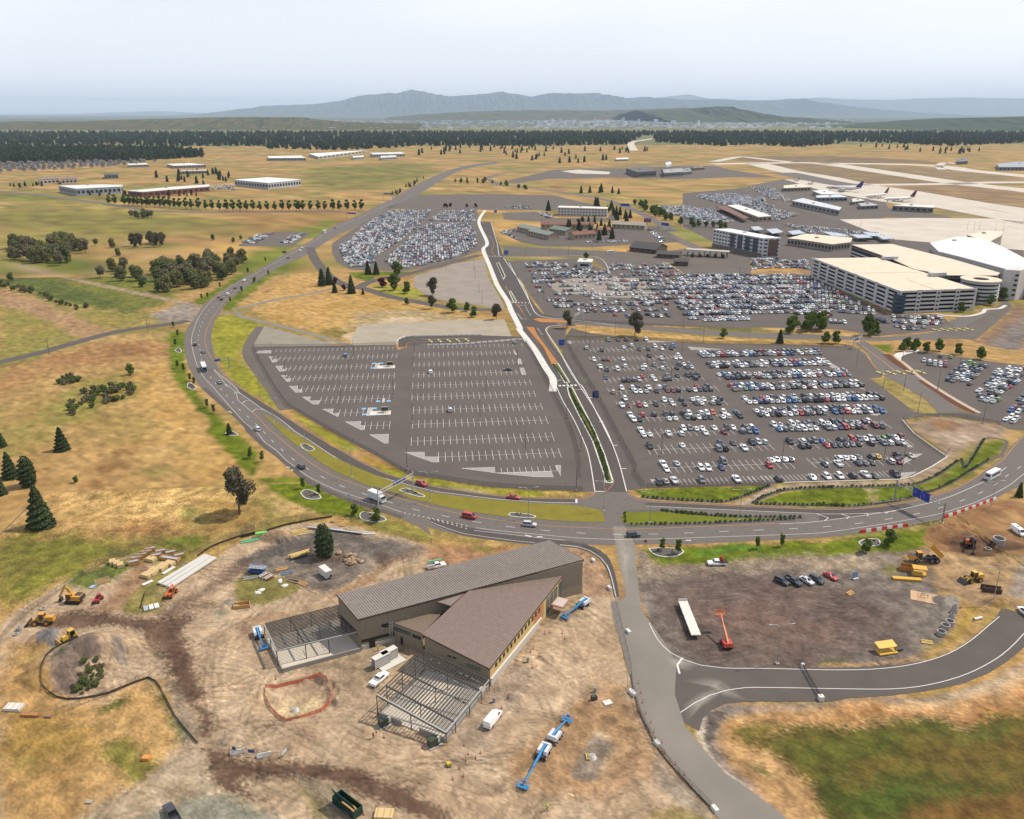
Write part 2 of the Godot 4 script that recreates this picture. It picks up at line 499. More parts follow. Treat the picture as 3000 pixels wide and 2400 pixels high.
func soils()->void:
	lay([-745,-1565,-520,-1380,-385,-1235,-267,-1090,-321,-968,-386,-904,-408,-832],MEADOW,12,6,0.8)
	lay([-618,-1287,-434,-1210,-304,-1143,-134,-1154,-104,-1029,-227,-959,-388,-1013,-539,-1115],OLIVE,12,6,0.55)
	lay([-293,-1257,-193,-1314,-101,-1208,-100,-1051,-164,-954,-214,-997],["a87c48","b08a50"],8,5,0.7)
	lay([-260,-893,-185,-956,-114,-1076,-119,-969,-161,-823,-207,-775],GOLD,8,4,0.8)
	lay([-314,-2179,-164,-2369,-11,-2249,-30,-1834,-127,-1555,-243,-1670],GREEN,20,10,0.55)
	lay([-792,-1667,-616,-1600,-437,-1410,-494,-1385,-692,-1449],GREEN,10,8,0.5)
	lay([-390,-791,-382,-830,-287,-782,-235,-730,-193,-648,-206,-600,-259,-620,-357,-720],GREEN,6,3,0.75)
	lay([-372,-754,-322,-728,-231,-618,-199,-577,-262,-620,-347,-699],WEED,5,3,0.8)
	lay([-321,-642,-269,-591,-218,-521,-230,-490,-244,-476],MEADOW,5,3,0.9)
	lay([-265,-621,-220,-593,-189,-576,-190,-549,-218,-545],MEADOW,5,3,0.7)
	lay([-340,-683,-279,-622,-221,-552,-199,-531,-213,-515,-263,-576,-313,-625],["b8946c","a8825c"],2,1.5,0.95)
	trail([-394,-800,-362,-778,-325,-746,-296,-718,-265,-688,-238,-665,-213,-644,-187,-619,-177,-605],7,["b09878","a08868"],1,1)
	trail([-295,-726,-296,-744,-289,-749,-291,-778,-284,-804,-272,-840],6,["b09878","a48c6c"],1.5,1,0.8)
	lay([-194,-575,-188,-606,-178,-618,-169,-605,-161,-565,-166,-555,-180,-556],["a8988a","988878"],2,1.5)
	lay([-225,-434,-219,-489,-172,-529,-123,-381,-95,-320,-61,-266,-77,-247,-95,-246,-119,-204],STRAW,2,3,0.75)
	lay([-232,-449,-223,-471,-201,-499,-163,-506,-153,-474,-182,-462,-207,-446,-208,-414,-208,-396],["a5744a","b48a58"],5,4,0.85)
	lay([-195,-493,-183,-500,-168,-490,-169,-478,-186,-474],RUST,3,2,0.5)
	lay([-158,-438,-148,-459,-122,-395,-103,-359,-82,-315,-80,-292,-101,-317,-120,-345,-140,-390],GOLD,4,4,0.8)
	lay([-186,-387,-184,-408,-178,-435,-161,-438,-146,-408,-152,-391,-158,-378,-162,-363,-175,-364],MEADOW,4,2,0.8)
	lay([-190,-357,-181,-365,-168,-355,-166,-335,-174,-324],MEADOW,4,3,0.7)
	lay([-166,-382,-149,-384,-131,-369,-123,-350,-134,-338,-150,-350],["a89250","9c8648"],4,4,0.6)
	for e in [[-137,-330,-135,-334,-127,-330,-126,-323,-132,-322],[-137,-313,-131,-317,-121,-316,-122,-309,-130,-307],[-133,-298,-129,-301,-122,-300,-123,-295,-127,-290]]:lay(e,RUST,2,2,0.75)
	lay([-129,-286,-123,-289,-119,-287,-120,-282,-124,-281],["8a7440","7a6c38"],2,2,0.7)
	lay([-116,-309,-112,-313,-104,-305,-106,-299,-111,-299],["8e8a48","7c8040"],2,2,0.6)
	lay([-91,-271,-89,-277,-83,-271,-81,-263,-83,-258,-88,-264],["7c8238","94904a"],2,2,0.8)
	lay([-110,-334,-103,-332,-100,-325,-103,-322],["8c8648","9c8e50"],2,2,0.5)
	lay([-110,-256,-107,-264,-99,-265,-92,-259,-84,-252,-97,-250],RUST,2.5,3,0.8)
	lay([-144,-257,-138,-260,-128,-256,-117,-256,-104,-250,-90,-252,-76,-249,-77,-244,-91,-244,-94,-240,-109,-234,-118,-215,-122,-210],OLIVE,2.5,2.5,0.85)
	lay([-139,-246,-130,-250,-116,-254,-104,-249,-105,-242,-112,-232,-118,-222,-125,-217],["8c8a34","7a7a2c"],2.5,2,0.7)
	lay([-136,-240,-130,-243,-121,-239,-122,-233,-129,-230],["8a6a38","80703a"],2,2,0.6)
	lay([-92,-248,-78,-241,-75,-249,-79,-253,-86,-251],GREEN,1.5,1.5,0.8)
	lay([-137,-257,-135,-260,-132,-259,-132,-255,-134,-254],LAWN,1.5,1.5,0.7)
	lay([-88,-281,-66,-275,-63,-260,-76,-258,-82,-268],["b8924e","9c7c44"],2,2,0.7)
	lay([-168,-530,-158,-529,-143,-473,-128,-424,-115,-396,-99,-366,-80,-333,-75,-323,-70,-296,-81,-315,-91,-332,-100,-348,-103,-361,-114,-381,-124,-403,-135,-425,-146,-454],LAWN,0.8,0.5)
	lay([-68,-297,-53,-295,-47,-287,-41,-280,-32,-273,-28,-268,-19,-257,-20,-251,-27,-256,-34,-262,-41,-264,-48,-269,-55,-276,-63,-287],LAWN,0.8,0.5)
	lay([-34,-262,-27,-256,-19,-257,-11,-253,-6,-246,-3,-243,-3,-240,-14,-246,-24,-253,-32,-259],["94903c","a48c4c"],0.8,0.8)
	lay([-177,-622,-173,-650,-169,-674,-167,-717,-162,-747,-156,-772,-151,-806,-148,-788,-154,-759,-159,-722,-162,-686,-165,-654,-167,-609],LAWN,1,0.8)
	lay([-149,-589,-152,-620,-151,-652,-150,-682,-146,-715,-141,-748,-139,-732,-141,-692,-144,-657,-144,-619,-143,-590],LAWN,1,0.8)
	lay([-180,-791,-175,-827,-169,-900,-158,-966,-150,-1055,-136,-1118,-120,-1052,-128,-979,-133,-924,-141,-863,-147,-820,-153,-768,-160,-697],["788620","6a781c"],2,1,0.9)
	lay([-153,-662,-144,-724,-135,-797,-126,-818,-121,-778,-130,-753,-138,-700,-140,-639,-143,-617],LAWN,2,1,0.9)
	lay([-149,-569,-132,-570,-117,-543,-113,-510,-113,-478,-110,-457,-100,-435,-88,-410,-80,-393,-77,-378,-86,-390,-102,-413,-115,-443,-128,-480,-138,-515],DRYLAWN,2,1)
	lay([-81,-369,-77,-365,-70,-354,-61,-341,-54,-330,-45,-318,-37,-308,-26,-296,-21,-291,-29,-292,-36,-296,-44,-305,-54,-320,-64,-336,-72,-352],LAWN,0.8,0.5)
	lay([-68,-374,-63,-365,-56,-354,-48,-343,-40,-333,-32,-321,-35,-319,-43,-327,-52,-340,-59,-353,-65,-363],DRYLAWN,0.8,0.6)
	lay([-113,-474,-107,-457,-98,-436,-90,-418,-82,-399,-73,-374,-76,-377,-88,-396,-101,-415],DRYLAWN,1,0.6)
	lay([-31,-313,-28,-314,-20,-304,-13,-297,-4,-289,1,-285,-12,-290,-23,-299,-30,-307],["b08a40","a48038"],0.8,0.6)
	lay([-34,-293,1,-290,1,-270,-8,-273,-17,-280,-24,-285],DRYLAWN,1,0.6)
	lay([-26,-305,-6,-291,5,-285,19,-279,36,-275,51,-272,51,-269,39,-270,25,-272,12,-277,-6,-285,-26,-299],DRYLAWN,0.8,0.6)
	lay([1,-283,9,-280,19,-276,16,-275,8,-278],SAND,0.8,0.6,0.8)
	lay([36,-274,51,-272,51,-269,37,-271],["c09c64","b89058"],0.8,0.6,0.8)
	lay([-16,-282,-5,-277,5,-274,18,-269,31,-266,44,-263,51,-260,55,-256,54,-249,42,-250,32,-253,20,-257,12,-259,3,-264,-7,-270],DRYLAWN,0.8,0.6)
	lay([-4,-273,3,-269,11,-265,18,-263,22,-259,17,-258,8,-263,-1,-268],SAND,1.5,1,0.9)
	lay([24,-263,38,-262,50,-258,54,-252,46,-251,34,-257],["98842e","88902c"],1.5,1,0.7)
	lay([51,-260,56,-258,55,-251,51,-252],GRAVEL,0.6,0.5)
	lay([70,-273,87,-273,109,-272,121,-272,113,-267,106,-263,98,-261,88,-262,75,-265,71,-267],LAWN,0.5,0.4)
	lay([110,-258,117,-263,124,-266,138,-267,143,-268,150,-266,132,-254,120,-257],LAWN,0.5,0.4)
	lay([65,-255,75,-254,88,-250,103,-248,122,-245,112,-245,99,-245,80,-246,63,-247],["7a8616","6e7a1a"],0.5,0.4)
	lay([136,-268,155,-267,170,-266,176,-267,187,-273,202,-283,208,-288,216,-291,216,-287,203,-278,190,-269,179,-263,165,-257,151,-254,132,-255],LAWN,0.6,0.4)
	lay([154,-267,160,-265,158,-263,154,-264],SAND,0.6,0.5,0.8)
	lay([153,-262,157,-261,154,-255,150,-256],["a89468","948040"],0.6,0.5,0.8)
	lay([195,-280,216,-296,231,-308,236,-307,228,-296,212,-283,197,-271],LAWN,0.6,0.4)
	lay([61,-230,67,-230,76,-229,90,-229,106,-229,120,-229,116,-220,102,-220,87,-219,75,-219,64,-219,63,-225],["727e12","627010"],1,0.6)
	lay([78,-227,87,-229,99,-229,101,-225,90,-224,79,-224],["5c7a20","6a8424"],1,0.6)
	lay([120,-229,134,-231,152,-233,161,-235,159,-231,152,-223,144,-220,129,-220,116,-220],LAWN,1,0.6)
	lay([224,-395,233,-394,232,-379,232,-362,229,-345,225,-341,219,-345,220,-363,222,-380],["a89458","988a48"],0.8,0.6)
	lay([206,-332,218,-333,231,-335,245,-324,247,-319,236,-309,228,-310,214,-299,198,-284,184,-274,172,-268,201,-292],["b09880","a08870"],1,0.8)
	lay([218,-332,226,-330,225,-321,218,-317,214,-322],EARTH,1,0.8,0.8)
	lay([214,-317,226,-316,217,-303,210,-300],["c4ae98","b49c84"],1,1,0.8)
	lay([102,-260,109,-262,119,-270,130,-272,145,-272,160,-272,159,-270,144,-270,129,-269,121,-266,111,-259,108,-257],["b8a48c","a89078"],0.6,0.5)
	lay([140,-273,158,-272,171,-272,178,-275,191,-283,198,-289,203,-291,202,-287,183,-273,175,-269,168,-269,153,-269,139,-269],["b8a08a","a89078"],0.6,0.5)
	lay([-140,-612,-125,-672,-121,-778,-103,-751,-80,-658,-95,-635,-117,-623],GOLD,2,1.5,0.85)
	lay([-128,-587,-107,-618,-73,-643,-49,-645,-24,-615,-5,-592,12,-570,29,-560,45,-555,37,-541,-5,-541,-38,-548,-51,-525,-57,-503,-67,-510,-105,-551],GOLD,2,1.5,0.85)
	lay([-57,-572,-23,-581,4,-567,29,-545,-30,-544,-50,-532,-57,-519],["b8a474","b09a78"],3,2,0.8)
	lay([-74,-524,-65,-530,-54,-519,-59,-504],OLIVE,2,1.5,0.7)
	lay([-82,-742,-61,-743,-22,-734,-27,-713,-48,-709,-57,-687,-74,-723],LAWN,1.5,0.8)
	lay([-52,-676,-30,-663,-15,-652,-9,-627,-24,-619,-44,-650],["a8a438","9c9434"],2,1)
	lay([-41,-539,-32,-555,-20,-557,-7,-552,-7,-545,-22,-539],PALE,1,1,0.9)
	lay([-59,-510,-54,-519,-50,-518,-51,-501,-56,-502],PALE,1,1,0.9)
	lay([68,-1047,98,-1096,123,-1067,185,-1075,228,-1045,220,-1020,146,-1027,99,-1020,68,-1011],GOLD,3,2,0.9)
	lay([74,-999,77,-944,96,-885,86,-886,71,-887],GOLD,2,1.5,0.9)
	lay([175,-859,206,-848,194,-824,146,-828,159,-844],GOLD,2,1.5,0.9)
	lay([72,-878,79,-873,70,-812,66,-820],["a8a840","b0a040"],1.5,1,0.9)
	lay([85,-516,98,-508,118,-497,136,-498,158,-490,191,-480,187,-469,162,-477,126,-490,96,-502],GOLD,1,0.8)
	lay([191,-480,212,-473,245,-466,244,-458,241,-460,208,-465,187,-469],GOLD,1,0.8)
	lay([258,-458,264,-460,268,-459,261,-442,256,-443,256,-451],LAWN,0.8,0.5)
	lay([271,-1041,281,-1003,295,-945,289,-867,272,-868,269,-958],["84983a","9c9a50"],2,1.5)
	lay([232,-846,246,-844,239,-820,227,-821],LAWN,1,0.6)
	lay([518,-1756,582,-1686,650,-1660,727,-1737,706,-1881,618,-1997],["c09a5c","b09054"],12,8,0.9)
	lay([860,-2229,1022,-2251,1025,-1625,852,-1583,806,-1645],["8a7456","98805c"],10,8,0.95)
	lay([1068,-2284,1249,-2028,1223,-1691,1162,-1604,1044,-1603,1077,-2210],["90785a","a08860"],8,6,0.95)
	lay([843,-1547,997,-1569,1007,-1384,827,-1130,819,-1291],["947858","a48460"],6,5,0.95)
	lay([917,-2645,1243,-2666,1413,-2331,1240,-2268,910,-2337],["8c7458","7c6a50"],14,10,0.9)
	lay([725,-1182,793,-1134,789,-1076,727,-989,692,-1049,713,-1141],["8a7a58","988260"],4,3,0.9)
	lay([322,-454,405,-533,347,-451,330,-444],["8c8078","7c706a"],2,1.5)
	lay([321,-462,349,-485,410,-553,421,-556,400,-526,325,-453],["9c7c5c","8c705a"],2,1.5)
	lay([-120,-205,-117,-215,-111,-226,-102,-236,-91,-246,-74,-232,-63,-249,-47,-258,-27,-252,-8,-240,-1,-236,10,-233,43,-227,47,-218,49,-202,45,-172,46,-145,52,-127,55,-119,4,-120,-84,-128],DIRT,0.8,0.5,1.0,0.06)
	lay([-115,-194,-103,-193,-89,-171,-81,-170,-72,-178,-64,-164,-57,-153,-62,-147,-70,-138,-73,-130,-86,-131],["c8a066","b48c54"],2,1.5,0.95)
	lay([-101,-163,-95,-168,-83,-162,-78,-161,-78,-154,-82,-148,-91,-152,-96,-153],["a8843e","947a3c"],3,2,0.75)
	lay([-93,-154,-90,-156,-85,-152,-85,-148,-90,-149],["7e743a","8e7e40"],2,1.5,0.6)
	lay([-76,-155,-73,-158,-67,-154,-65,-151,-60,-149,-62,-146,-65,-143,-68,-145,-69,-148,-75,-152],["7c7830","6e7030"],1.5,1,0.85)
	lay([-81,-167,-79,-170,-76,-171,-75,-169,-78,-166],WEED,1,0.8,0.9)
	lay([-71,-176,-68,-171,-63,-164,-57,-157,-56,-154,-60,-156,-65,-165,-69,-171],WEED,0.8,0.7,0.85)
	lay([-108,-188,-105,-190,-104,-187,-105,-185],["8c8844","a09450"],1.5,1,0.6)
	lay([-111,-234,-106,-232,-102,-237,-97,-237,-95,-232,-98,-225,-103,-221,-108,-224,-109,-221],GREEN,1,0.8,0.9)
	lay([-100,-243,-95,-245,-92,-248,-77,-239,-79,-234,-84,-233,-95,-233],GREEN,1,0.8,0.7)
	lay([-89,-208,-91,-218,-89,-225,-86,-230,-81,-235,-78,-232,-82,-221,-78,-213,-78,-207,-83,-205,-87,-207],["908440","7c7834"],1,0.8,0.9)
	lay([-61,-223,-56,-227,-50,-223,-46,-222,-44,-218,-42,-215,-45,-211,-51,-208,-58,-211],["7c7634","8a7c3c"],0.8,0.6,0.9)
	lay([-66,-248,-58,-253,-49,-258,-38,-261,-37,-262,-46,-261,-58,-255,-66,-250],WEED,0.8,0.6,0.8)
	lay([-56,-242,-48,-247,-36,-251,-26,-248,-14,-241,-5,-238,-10,-230,-19,-228,-25,-231,-21,-225,-27,-220,-32,-213,-40,-214,-50,-225,-61,-226,-63,-232],GRAVEL,1,0.8,0.95)
	lay([-53,-243,-45,-250,-36,-251,-26,-247,-18,-236,-15,-230,-19,-223,-21,-231,-26,-240,-35,-245,-44,-241,-54,-234,-62,-230,-63,-233,-58,-238],DARKGRAVEL,1,1,0.8)
	lay([-22,-234,-18,-236,-16,-231,-18,-226,-20,-227],WET,1,1,0.7)
	lay([-35,-244,-29,-240,-24,-231,-26,-224,-31,-228,-29,-235],GRAVEL,1,1,0.7)
	lay([-5,-239,-13,-230,-19,-223,-21,-218,-32,-211,-33,-212,-24,-220,-19,-227,-11,-236],EARTH,1,0.8,0.5)
	trail([-95,-208,-92,-213,-92,-222,-91,-230,-91,-236],6,["a88464","94704f"],1,1,0.9)
	lay([-111,-209,-103,-210,-93,-209,-87,-205,-79,-203,-73,-206,-67,-203,-70,-200,-69,-194,-64,-184,-60,-174,-55,-168,-63,-169,-69,-179,-75,-190,-82,-198,-90,-201,-106,-203],WET,1.2,1,0.9)
	trail([-78,-204,-72,-212,-68,-217,-62,-229,-58,-234],5,WET,1.5,1.2,0.65)
	trail([-73,-206,-69,-208,-64,-209],4,WET,1.5,1.2,0.6)
	lay([-72,-190,-66,-189,-63,-180,-58,-168,-53,-162,-51,-156,-54,-155,-57,-163,-65,-174],WET,0.8,0.8,0.85)
	lay([-68,-176,-66,-176,-60,-165,-56,-158,-55,-154,-57,-153,-63,-167],GRAVEL,0.8,0.8,0.7)
	lay([-53,-152,-50,-151,-45,-148,-39,-147,-33,-147,-26,-145,-17,-141,-10,-137,-5,-133,-2,-130,1,-127,-5,-128,-16,-134,-25,-139,-32,-142,-38,-142,-44,-143,-40,-138,-34,-136,-37,-136,-44,-138,-49,-141,-51,-145],WET,0.8,0.8,0.92)
	lay([-73,-134,-68,-140,-63,-144,-58,-149,-54,-152,-53,-149,-50,-142,-46,-139,-37,-134,-29,-126,-71,-130],SAND,0.8,0.6,0.95)
	lay([-61,-133,-57,-137,-51,-138,-44,-137,-36,-133,-33,-126,-61,-129],["8e9080","9a9684"],1,0.8,0.85)
	lay([-33,-140,-30,-139,-25,-134,-22,-130,-27,-130,-30,-137],["b0986c","8c8450"],0.6,0.5,0.8)
	lay([-32,-142,-28,-140,-23,-138,-18,-134,-16,-131,-18,-129,-25,-133,-29,-138],["a89880","9c8c74"],0.8,0.8,0.8)
	lay([-41,-177,-22,-184,-17,-188,-12,-182,-18,-165,-21,-158,-26,-161,-28,-173,-33,-176],["b49a7c","a08a70"],0.8,0.8,0.8)
	lay([10,-168,17,-174,23,-172,16,-161,13,-154,7,-146,0,-146,2,-153],["a49082","b09a84"],1.2,1,0.7)
	lay([12,-144,25,-155,37,-166,43,-165,42,-152,44,-141,42,-136,34,-132,24,-131,16,-133,11,-139],["a8845e","b89470"],1.2,1,0.9)
	lay([34,-163,36,-162,37,-160,35,-158,33,-159],["c49c80","bc9070"],0.5,0.4,0.9)
	lay([43,-139,44,-140,48,-132,49,-127,50,-123,46,-126,43,-133],["a89a88","988a7a"],0.8,0.6,0.8)
	lay([38,-125,44,-127,48,-124,50,-122,39,-121],["84803c","a88c5c"],0.8,0.8,0.85)
	lay([7,-136,11,-138,11,-135,9,-133,7,-134],WET,1,1,0.6)
	lay([-42,-159,-39,-159,-38,-155,-41,-156],WET,0.8,0.8,0.7)
	lay([-36,-157,-32,-157,-30,-151,-33,-153],WET,0.8,0.8,0.6)
	lay([-24,-151,-20,-150,-13,-146,-14,-145,-19,-148],WET,0.8,0.8,0.5)
	lay([-11,-139,-6,-139,-5,-135,-7,-137],WET,0.8,0.8,0.7)
	lay([-33,-211,-21,-219,-19,-218,-24,-215,-30,-211],EARTH,0.8,0.6,0.8)
	lay([-56,-201,-50,-204,-39,-204,-31,-206,-32,-204,-46,-200,-49,-198,-55,-195],EARTH,1.5,1.2,0.4)
	lay([-56,-199,-52,-198,-51,-195,-53,-193,-54,-194],WET,1,1,0.6)
	lay([-5,-238,10,-236,22,-234,25,-235,18,-229,3,-226,-5,-223],["b4845c","a87850"],1,0.8,0.8)
	lay([9,-235,16,-235,17,-232,11,-232],["7c7c34","8c8440"],0.8,0.6,0.8)
	lay([36,-234,43,-232,46,-228,49,-222,48,-210,48,-203,39,-204,43,-225],["b89474","a88468"],0.6,0.5,0.9)
	lay([61,-232,62,-228,63,-219,75,-219,90,-219,116,-220,130,-220,142,-220,155,-220,141,-196,139,-185,125,-171,108,-158,95,-155,77,-156,59,-159,53,-165,53,-181,54,-194,57,-214],GRAVEL,1,0.6,1.0,0.05)
	lay([62,-211,76,-213,93,-212,106,-208,121,-197,122,-184,106,-168,87,-164,67,-168,61,-181,60,-196],MAUVE,4,3,0.8)
	lay([60,-226,63,-219,81,-218,111,-220,132,-219,135,-213,122,-210,103,-214,79,-213,62,-214,58,-209],["b8a288","a8927a"],2,2,0.85)
	lay([71,-198,89,-201,103,-195,102,-181,89,-174,76,-179],["85685a","745c52"],5,3,0.5)
	lay([55,-181,63,-172,78,-165,96,-163,113,-168,114,-164,96,-157,78,-158,60,-161,54,-166],DARKGRAVEL,2,1.5,0.9)
	lay([142,-219,158,-223,161,-216,167,-215,181,-216,184,-214,168,-191,158,-184,156,-191,148,-197,147,-208,139,-211],["b89870","a88660"],1,0.8,0.95)
	lay([156,-230,161,-235,169,-240,178,-244,193,-250,200,-252,202,-246,206,-244,184,-214,174,-217,166,-216,159,-219,154,-224],EARTH,1,0.8,0.95,0.25)
	lay([164,-227,172,-232,177,-227,182,-224,186,-223,183,-219,174,-217,165,-216,161,-220],["5c4434","6c5240"],1,0.8,0.9)
	lay([183,-237,199,-242,194,-235,182,-232],["c09868","b08858"],1,0.8,0.8)
	lay([177,-212,184,-214,166,-189,159,-193,165,-199],["b0a498","a09488"],0.8,0.8,0.8)
	lay([132,-212,137,-214,138,-209,131,-207],["84803c","7c7444"],0.8,0.8,0.8)
	lay([142,-207,149,-203,153,-195,156,-191,148,-188,143,-197],["9c8064","88705a"],1,0.8,0.8)
	lay([93,-169,101,-169,102,-167,92,-168],WEED,0.8,0.6,0.8)
	lay([121,-171,130,-174,140,-184,147,-190,148,-188,139,-180,129,-172,124,-170],["a0883c","b49448"],0.8,0.6,0.9)
	lay([93,-168,107,-167,117,-168,127,-171,139,-177,146,-184,150,-186,145,-182,137,-175,128,-170,117,-167,106,-166,93,-167],["d0a878","c09868"],0.6,0.5,0.95)
	lay([58,-155,64,-156,69,-155,87,-154,98,-155,108,-154,127,-156,157,-166,116,-112,66,-116,64,-122,58,-132,55,-140,56,-148],["a89484","96857a"],0.6,0.5)
	lay([58,-145,63,-151,72,-153,83,-153,98,-154,108,-153,126,-154,155,-164,116,-112,70,-116,63,-126,59,-137],["d0a878","bc9464"],1,0.8)
	lay([61,-147,73,-150,86,-151,97,-152,106,-149,123,-150,150,-157,136,-138,116,-146,96,-146,76,-148,63,-142],["b0723a","a47c48"],2,1.5,0.7)
	lay([107,-151,127,-156,142,-161,150,-163,141,-159,125,-153],PALE,1,0.8,0.8)
	lay([65,-145,69,-146,80,-148,92,-146,104,-146,120,-145,142,-147,116,-112,78,-115,73,-124,71,-133,71,-139,66,-141],["565a1c","6c5e28"],2,1.5,0.95)
	lay([62,-143,66,-148,73,-149,76,-148,67,-144],["606820","706a28"],1.2,1,0.8)
	lay([84,-137,91,-137,98,-136,115,-137,136,-138,130,-130,112,-132,97,-133,85,-133],["7c5826","6e5828"],3,2,0.6)
	lay([91,-123,100,-125,109,-125,125,-124,116,-112,86,-115],["845c30","74582c"],3,2,0.75)
	lay([72,-141,81,-141,98,-142,99,-137,86,-134,80,-132,74,-134],["42581a","4e621c"],2,1.5,0.5)
	lay([73,-134,80,-130,94,-128,116,-127,111,-125,92,-125,82,-120,74,-125],["445c1c","3c5218"],2,1.5,0.7)
	lay([64,-138,65,-137,66,-133,64,-133],WEED,1,0.7,0.8)
	lay([58,-153,65,-155,62,-151,58,-145,56,-141,59,-140,56,-139,55,-143,57,-150],DARKGRAVEL,0.8,0.6,0.8)
	trail([58,-152,55,-146,55,-140,57,-134,61,-128,64,-123,66,-118],1.2,["d8ccbc","c8baa6"],0.4,0.3,0.9)
	heap([-93,-186],13,10,3.6,0.5,1.0)
	heap([-87,-191],9,6,2.6,0.2)
	lay([-96,-180,-98,-187,-95,-192,-92,-193,-86,-186,-84,-183,-89,-182,-88,-174,-89,-173,-94,-175],["8c786c","7c6a60"],0.8,0.6,0.9)
	lay([-85,-191,-83,-192,-80,-186,-79,-184,-82,-184],["8c8278","7c7470"],0.5,0.5,0.8)
	lay([-97,-184,-96,-189,-95,-190,-95,-188,-96,-183],WEED,0.5,0.5,0.9)
	heap([-104,-197],5.5,4.5,2.2)
	lay([-107,-197,-107,-199,-106,-201,-103,-200,-101,-197,-101,-193,-103,-193,-106,-194],["8a8482","7a7472"],0.4,0.3,0.95)
	heap([-53,-247],6.5,3.6,3.0,-0.3,1.0,0.1)
	lay([-58,-243,-56,-250,-54,-253,-50,-252,-47,-248,-49,-245,-54,-245],["bc9c78","b09070"],0.5,0.4,0.9)
	heap([25,-177],2.6,2.2,1.1); heap([16,-162],2.6,2.3,1.2)
	heap([-60,-209],3.2,2.6,1.1); heap([-62,-205],4.0,3.0,0.8)
	lay([-62,-209,-61,-212,-59,-211,-58,-209,-59,-207],["9a9080","8c8476"],0.4,0.3,0.9)
	lay([-64,-205,-63,-207,-60,-206,-59,-204,-61,-202,-63,-203],["b0a486","a0967c"],0.4,0.3,0.9)
	heap([-36,-167],10.5,7.5,-2.4,0.1,0.45,0.05)
	lay([-40,-167,-37,-169,-33,-170,-30,-168,-30,-165,-35,-164,-38,-162,-39,-164],["dcc296","ccb084"],0.6,0.5,0.9)
	heap([31,-142],9.5,13,-1.1,-0.25,0.5,0.05)
	lay([25,-138,27,-142,31,-148,33,-150,36,-147,36,-145,33,-141,30,-136,27,-136,25,-137],["9c8a78","8c7c6e"],0.4,0.3,0.95)
	lay([32,-150,34,-150,36,-148,36,-147,35,-148,33,-149],PALE,0.3,0.3,0.9)
	lay([35,-145,36,-145,34,-142,32,-138,30,-137,31,-138,33,-141],PALE,0.3,0.3,0.9)
	heap([168,-225],15,9,-1.6,0.0,0.6); heap([165,-232],11,5,2.2,0.3); heap([192,-244],20,6,1.8,0.3)
	heap([156,-190],6,3,1.6); heap([142,-192],5,4,1.4)
	lay([140,-192,143,-194,144,-191,142,-189,139,-189,138,-190],["a8a094","9c948a"],0.4,0.3,0.9)
	heap([220,-328],14,9,1.5,0.3)
	var site:=P([-121,-208,-91,-246,-46,-256,-5,-238,47,-220,45,-172,52,-126,49,-117,-85,-129])
	wheel_tracks(site,520,40,1.9,1.10,0.86,true)
	wheel_tracks(P([60,-226,124,-220,150,-217,130,-183,99,-158,60,-161]),260,40,1.9,1.08,0.90,true,0.1)
	wheel_tracks(P([12,-144,25,-155,37,-166,43,-165,42,-152,44,-141,42,-136,34,-132,24,-131,16,-133,11,-139]),130,26,0.9,1.08,0.86,true)
	wheel_tracks(P([-163,-300,-152,-347,-115,-359,-82,-303,-71,-254,-141,-252]),200,45,1.2,1.16,1.10,false,-1.2)
	speckle()
	print("soils laid")
# ---- paved ground ----------------------------------------------------------------------------------------------
var MARK:Material
var YELLOW:Material
func pave(called:String,poly,y:float,m:Material)->MeshInstance3D:
	return structure(called,G().flat(poly if poly is PackedVector2Array else P(poly),y),m)
func between(a:PackedVector2Array,b:PackedVector2Array)->PackedVector2Array:
	var o:=a.duplicate()
	var r:=b.duplicate()
	r.reverse()
	o.append_array(r)
	return o
func line(road:Node3D,a:Array,w:=0.16,y:=0.07,m:Material=null,smooth:=true)->void:
	part(road,"painted_line",G().ribbon(curve(a,3.0) if smooth else P(a),w,y),m if m else MARK)
func dashed(road:Node3D,a:Array,on:=3.0,off:=9.0,w:=0.16,y:=0.07)->void:
	var g:=G()
	dashes(g,curve(a,3.0),on,off,w,y)
	part(road,"dashed_line",g,MARK)
func kerb(called:String,path:PackedVector2Array,w:float,m:Material,top:=0.15)->Geo:
	var g:=G()
	var l:=Geo.offset_line(path,w*0.5); var r:=Geo.offset_line(path,-w*0.5)
	for i in path.size() - 1:
		g.hexa([Vector3(l[i].x,0,l[i].y),Vector3(l[i+1].x,0,l[i+1].y),Vector3(r[i+1].x,0,r[i+1].y),Vector3(r[i].x,0,r[i].y),Vector3(l[i].x,top,l[i].y),Vector3(l[i+1].x,top,l[i+1].y),Vector3(r[i+1].x,top,r[i+1].y),Vector3(r[i].x,top,r[i].y)])
	structure(called,g,m)
	return g
func lane(called:String,left:Array,right:Array,y:float,m:Material)->MeshInstance3D:
	return pave(called,between(curve(left,6.0),curve(right,6.0)),y,m)
